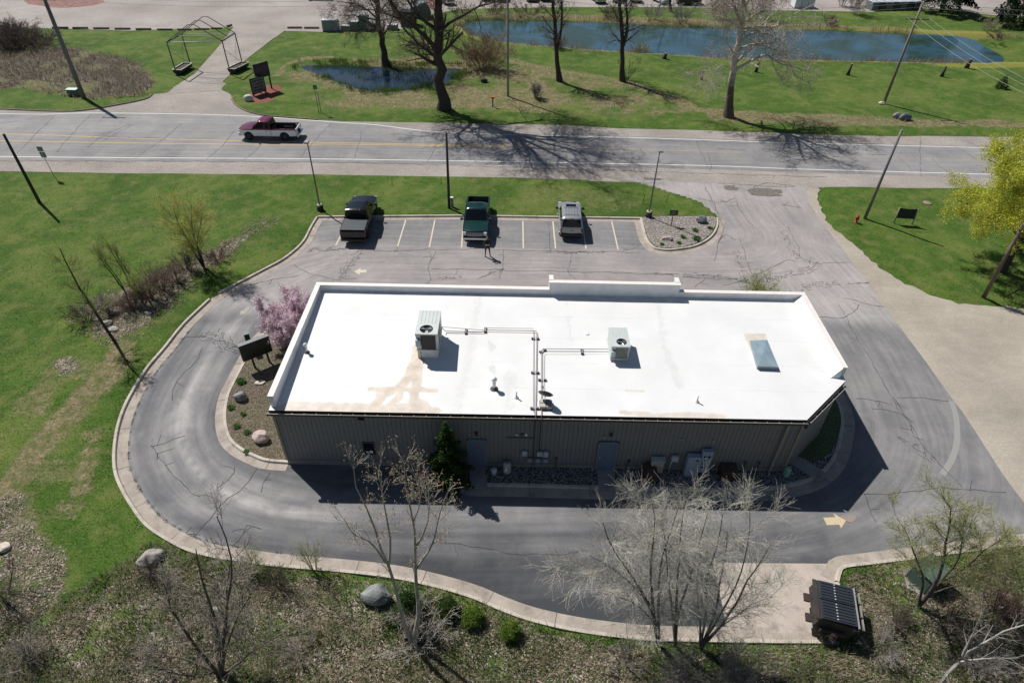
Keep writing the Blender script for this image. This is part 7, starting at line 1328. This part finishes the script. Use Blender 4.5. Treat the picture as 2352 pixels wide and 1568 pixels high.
# wrapped goods and tanks in the yard
M_WR = mat('wrap_white', (.62, .66, .70), .4, var=.1, scale=1); M_WB = mat('wrap_black', (.03, .035, .035), .3, var=.3, scale=1); M_TE = mat('wrap_teal', (.10, .20, .18), .5, var=.3, scale=1.5); M_WG = mat('wrap_grey', (.24, .27, .30), .5, var=.2, scale=1.2)
def bale(px, py, d, m1, m2, label, name, group, cat):
    x, y = G(px, py); e = empty(name, (x, y, .03), random.Random(px).uniform(-.1, .1), label, cat, group); MB().box((0, d[1]/2, d[2]/2), d).build('body', m1, e, .12, 2); MB().box((0, d[1]/2, d[2]+.01), (d[0]*.92, d[1]*.92, .08)).build('top', m2, e, .03); MB().box((0, d[1]/2, .06), (d[0]*1.02, d[1]*1.02, .12)).build('pallet', M_TIM, e); return e
for px, py, d, a, b_, lb in ((751, 73.5, (1.25, 1.1, 1.5), M_WG, M_WR, "grey wrapped pallet, the left of the pair by the timbers"), (768, 73.5, (1.2, 1.1, 1.5), M_WG, M_WG, "grey wrapped pallet, the right of the pair by the timbers"), (794, 73, (1.5, 1.1, .7), M_TE, M_WR, "low teal wrapped pallet beside the grey pair"), (814, 72, (1.3, 1.2, 1.2), M_TE, M_WR, "teal wrapped pallet with a white top left of the marsh tree"),
                         (836, 71, (1.4, 1.2, 1.9), M_TE, M_WB, "tallest dark wrapped pallet left of the marsh tree"), (857, 72, (1.5, 1.1, 1.0), M_WG, M_TE, "grey-green wrapped pallet just left of the marsh tree trunk"), (901, 71, (1.5, 1.2, .7), M_TE, M_WR, "low teal wrapped pallet right of the marsh tree trunk"), (939, 62, (2.4, 1.8, 2.0), M_WB, M_WB, "large black wrapped stack behind the biggest tree's left limb")):
    bale(px, py, d, a, b_, lb, 'wrapped_pallet', 'wrapped goods in the yard', 'pallet')
for i in range(3): bale(1831+15*i, 20.5, (1.12, 2.2, 1.5), M_WR, M_WR, "%s of the three white wrapped bales at the top edge" % ("left one", "middle one", "right one")[i], 'wrapped_bale', 'white bales in the far yard', 'bale')
for i in range(7): bale(2008+16.2*i, 25.5-.3*i, (1.2, 2.4, 1.25), M_WB if i % 2 else mat('wrap_slate', (.12, .14, .15), .4, var=.3), mat('wrap_silver', (.42, .45, .48), .35, var=.35, scale=2), "%s in the row of seven black and silver bales" % ("first from the left", "second from the left", "third from the left", "middle one", "third from the right", "second from the right", "last on the right")[i], 'wrapped_bale', 'black and silver bales', 'bale')
x, y = G(1582, 13); e = empty('trailer', (x, y, .0), 0, "low black trailer in the far yard right of the white car", 'trailer'); MB().box((0, 1, .75), (4.2, 2.2, .9)).build('box', M_WB, e, .03); MB().box((0, 1, 1.22), (4.3, 2.3, .06)).build('rim', M_TRIM, e)
for s in (-1, 1): wheel(e, s*1.0, -.05, .35, .2)
# ------------------------------------------------------------------ loose ground cover
def scatter(n, xr, yr, fn, seed):
    r = np.random.default_rng(seed); X = r.uniform(*xr, n); Y = r.uniform(*yr, n); p = fn(X, Y); k = r.uniform(0, 1, n) < p; return X[k], Y[k], r
def blades(name, X, Y, r, h, w, m, lean=.5, z=0.0):
    n = len(X); a = r.uniform(0, 2*PI, n); H = h*r.uniform(.5, 1.3, n); l = H*lean*r.uniform(.3, 1.2, n); Z = ground_height(X, Y)-.02+z; s = np.stack([-np.sin(a), np.cos(a), a*0], 1)*w/2; B = np.stack([X, Y, Z], 1); T = B+np.stack([np.cos(a)*l, np.sin(a)*l, H], 1)
    V = np.stack([B-s, B+s, T], 1).reshape(-1, 3); TRI[0] += n; return tag(link(name, mesh_np(V, None, np.arange(n*3).reshape(-1, 3), mats=[m])), kind='stuff')
clear = lambda X, Y: (np.minimum(np.minimum(sdf(LOT, X, Y), sdf(CORRIDOR, X, Y)), sdf(GRAVEL_E, X, Y)) > .05)
GR1 = leaf_mat('blade_green', [(.3, (.04, .085, .014)), (.7, (.13, .19, .04))], 3); GR2 = leaf_mat('blade_straw', [(.3, (.20, .17, .10)), (.5, (.36, .31, .21)), (.7, (.56, .50, .38))], 4); GR3 = leaf_mat('blade_weed', [(.3, (.03, .065, .014)), (.5, (.075, .12, .03)), (.7, (.18, .22, .075))], 3)
X, Y, r = scatter(170000, (-26, 26), (8.5, 24), lambda X, Y: (sdf(MLIT, X, Y) < .6)*clear(X, Y)*(.30+.7*sstep(.42, .6, fnoise(X, Y, 1.7, 90))), 1); blades('weeds', X, Y, r, .24, .036, GR3, .9)
X, Y, r = scatter(240000, (-26, 26), (8.5, 24), lambda X, Y: (sdf(MLIT, X, Y) < .6)*clear(X, Y)*sstep(.42, .6, fnoise(X, Y, 1.2, 95))*.8, 2); blades('dry_grass', X, Y, r, .26, .022, GR2, 1.1)
def litter(name, X, Y, r, size, m):
    n = len(X); C = np.stack([X, Y, ground_height(X, Y)+r.uniform(.0, .05, n)], 1); s = size*r.uniform(.5, 1.4, n); a = r.uniform(0, 2*PI, n); U = np.stack([np.cos(a), np.sin(a), r.normal(0, .45, n)], 1)*s[:, None]/2; W = np.stack([-np.sin(a), np.cos(a), r.normal(0, .45, n)], 1)*s[:, None]*.35
    V = np.stack([C-U, C+W, C+U, C-W], 1).reshape(-1, 3); TRI[0] += 2*n; return tag(link(name, mesh_np(V, np.arange(4*n).reshape(-1, 4), mats=[m])), kind='stuff')
LIT1 = leaf_mat('dead_leaf', [(.30, (.10, .07, .05)), (.5, (.32, .255, .195)), (.66, (.58, .50, .42))], 9)
def litf(X, Y): l, d, a, m = zones(X, Y); return sstep(.45, .75, l)*clear(X, Y)
X, Y, r = scatter(110000, (-28, 26), (8.5, 24), lambda X, Y: litf(X, Y)*.8, 3); litter('leaf_litter', X, Y, r, .08, LIT1)
X, Y, r = scatter(60000, (-34, -12), (24, 48), lambda X, Y: (sdf(DITCH, X, Y) < .4)*sstep(.3, .5, fnoise(X, Y, 1.2, 44))*.9, 4); litter('leaf_litter', X, Y, r, .085, LIT1)
X, Y, r = scatter(90000, (-62, 62), (58, 120), lambda X, Y: sstep(.4, .8, zones(X, Y)[1])*clear(X, Y)*.7, 5); blades('dry_grass', X, Y, r, .34, .05, GR2, .9)
X, Y, r = scatter(60000, (-90, -38), (70, 105), lambda X, Y: (sdf(WEEDS, X, Y) < .3)*.8*sstep(.36, .5, fnoise(X, Y, 3, 33)), 6); blades('weeds', X, Y, r, .6, .07, leaf_mat('weed_brown', [(.3, (.13, .10, .08)), (.5, (.26, .21, .17)), (.7, (.44, .37, .31))], 2), .9)
X, Y, r = scatter(70000, (-14, 62), (78, 125), lambda X, Y: (np.abs(sdf(POND, X, Y)) < .9)*(vnoise(X, Y, 2.2, 77) > .35)*(Y < 0+112), 7); blades('reeds', X, Y, r, .95, .05, leaf_mat('reed_tan', [(.3, (.16, .12, .085)), (.7, (.38, .30, .22))], 2), .25)
X, Y, r = scatter(110000, (-34, -2), (74, 98), lambda X, Y: (sdf(POOL, X, Y) < 1.2)*sstep(.42, .6, fnoise(X, Y, 1.8, 97))*(.45+.55*(sdf(POOL, X, Y) > -1.5)), 8); blades('marsh_grass', X, Y, r, .40, .05, GR1, .35, .18)
X, Y, r = scatter(420000, (-45, 45), (9, 60), lambda X, Y: clear(X, Y)*(sdf(BED_NE, X, Y) > 0)*(zones(X, Y)[0] < .42)*np.clip(30/np.maximum(Y, 20), 0, 1)**2*.75, 9); blades('lawn_grass', X, Y, r, .06, .05, leaf_mat('lawn_blade', [(.36, (.028, .070, .008)), (.5, (.070, .125, .018)), (.62, (.20, .235, .065))], 1.3), .9)
def edge_weeds(pts, n, seed):
    P = resample(pts, .1); r = np.random.default_rng(seed); i = r.integers(0, len(P), n); k = vnoise(P[i][:, 0], P[i][:, 1], .22, 5) > .52; Q = P[i][k]+r.normal(0, .045, (k.sum(), 2)); return Q[:, 0], Q[:, 1], r
pt_ = off(catmull(W_KERB_B, 6), .72); Xe, Ye, r = edge_weeds(pt_[6:100], 4500, 11); n = len(Xe); bl = blades('edge_weeds', Xe, Ye, r, .035, .03, GR1, 1.0, .09)
M_PB = mat('pebble_pale', (.40, .36, .33), .9, var=.4, scale=9); M_PD = mat('pebble_grey', (.22, .22, .22), .9, var=.55, scale=9)
def pebbles(name, poly, n, s, z, m, seed, fn=None):
    P = np.array(poly); r = np.random.default_rng(seed); X = r.uniform(P[:, 0].min(), P[:, 0].max(), n); Y = r.uniform(P[:, 1].min(), P[:, 1].max(), n); k = (sdf(poly, X, Y) < -.08)
    if fn is not None: k &= fn(X, Y)
    X = X[k]; Y = Y[k]; n = len(X); S_ = s*r.uniform(.5, 1.4, n); O = np.array([[1, 0, 0], [0, 1, 0], [-1, 0, 0], [0, -1, 0], [0, 0, .7], [0, 0, -.3]]); V = np.stack([X, Y, X*0+z], 1)[:, None]+O[None]*S_[:, None, None]*r.uniform(.7, 1.2, (n, 1, 3)); F = np.array([[0, 1, 4], [1, 2, 4], [2, 3, 4], [3, 0, 4], [1, 0, 5], [2, 1, 5], [3, 2, 5], [0, 3, 5]])
    TRI[0] += 8*n; return tag(link(name, mesh_np(V.reshape(-1, 3), None, (np.arange(n)[:, None, None]*6+F[None]).reshape(-1, 3), mats=[m])), kind='stuff')
pebbles('pebbles', [tuple(p) for p in BED_NE], 6500, .045, .135, M_PB, 1); pebbles('pebbles', BED_R, 30000, .033, .10, M_PD, 2, lambda X, Y: (Y < 21.0) | (X > 14)); pebbles('gravel_stones', BED_W, 9000, .022, .11, mat('mulch_bits', (.24, .18, .14), .9, var=.5, scale=9), 3)
print('TRIS', TRI[0])
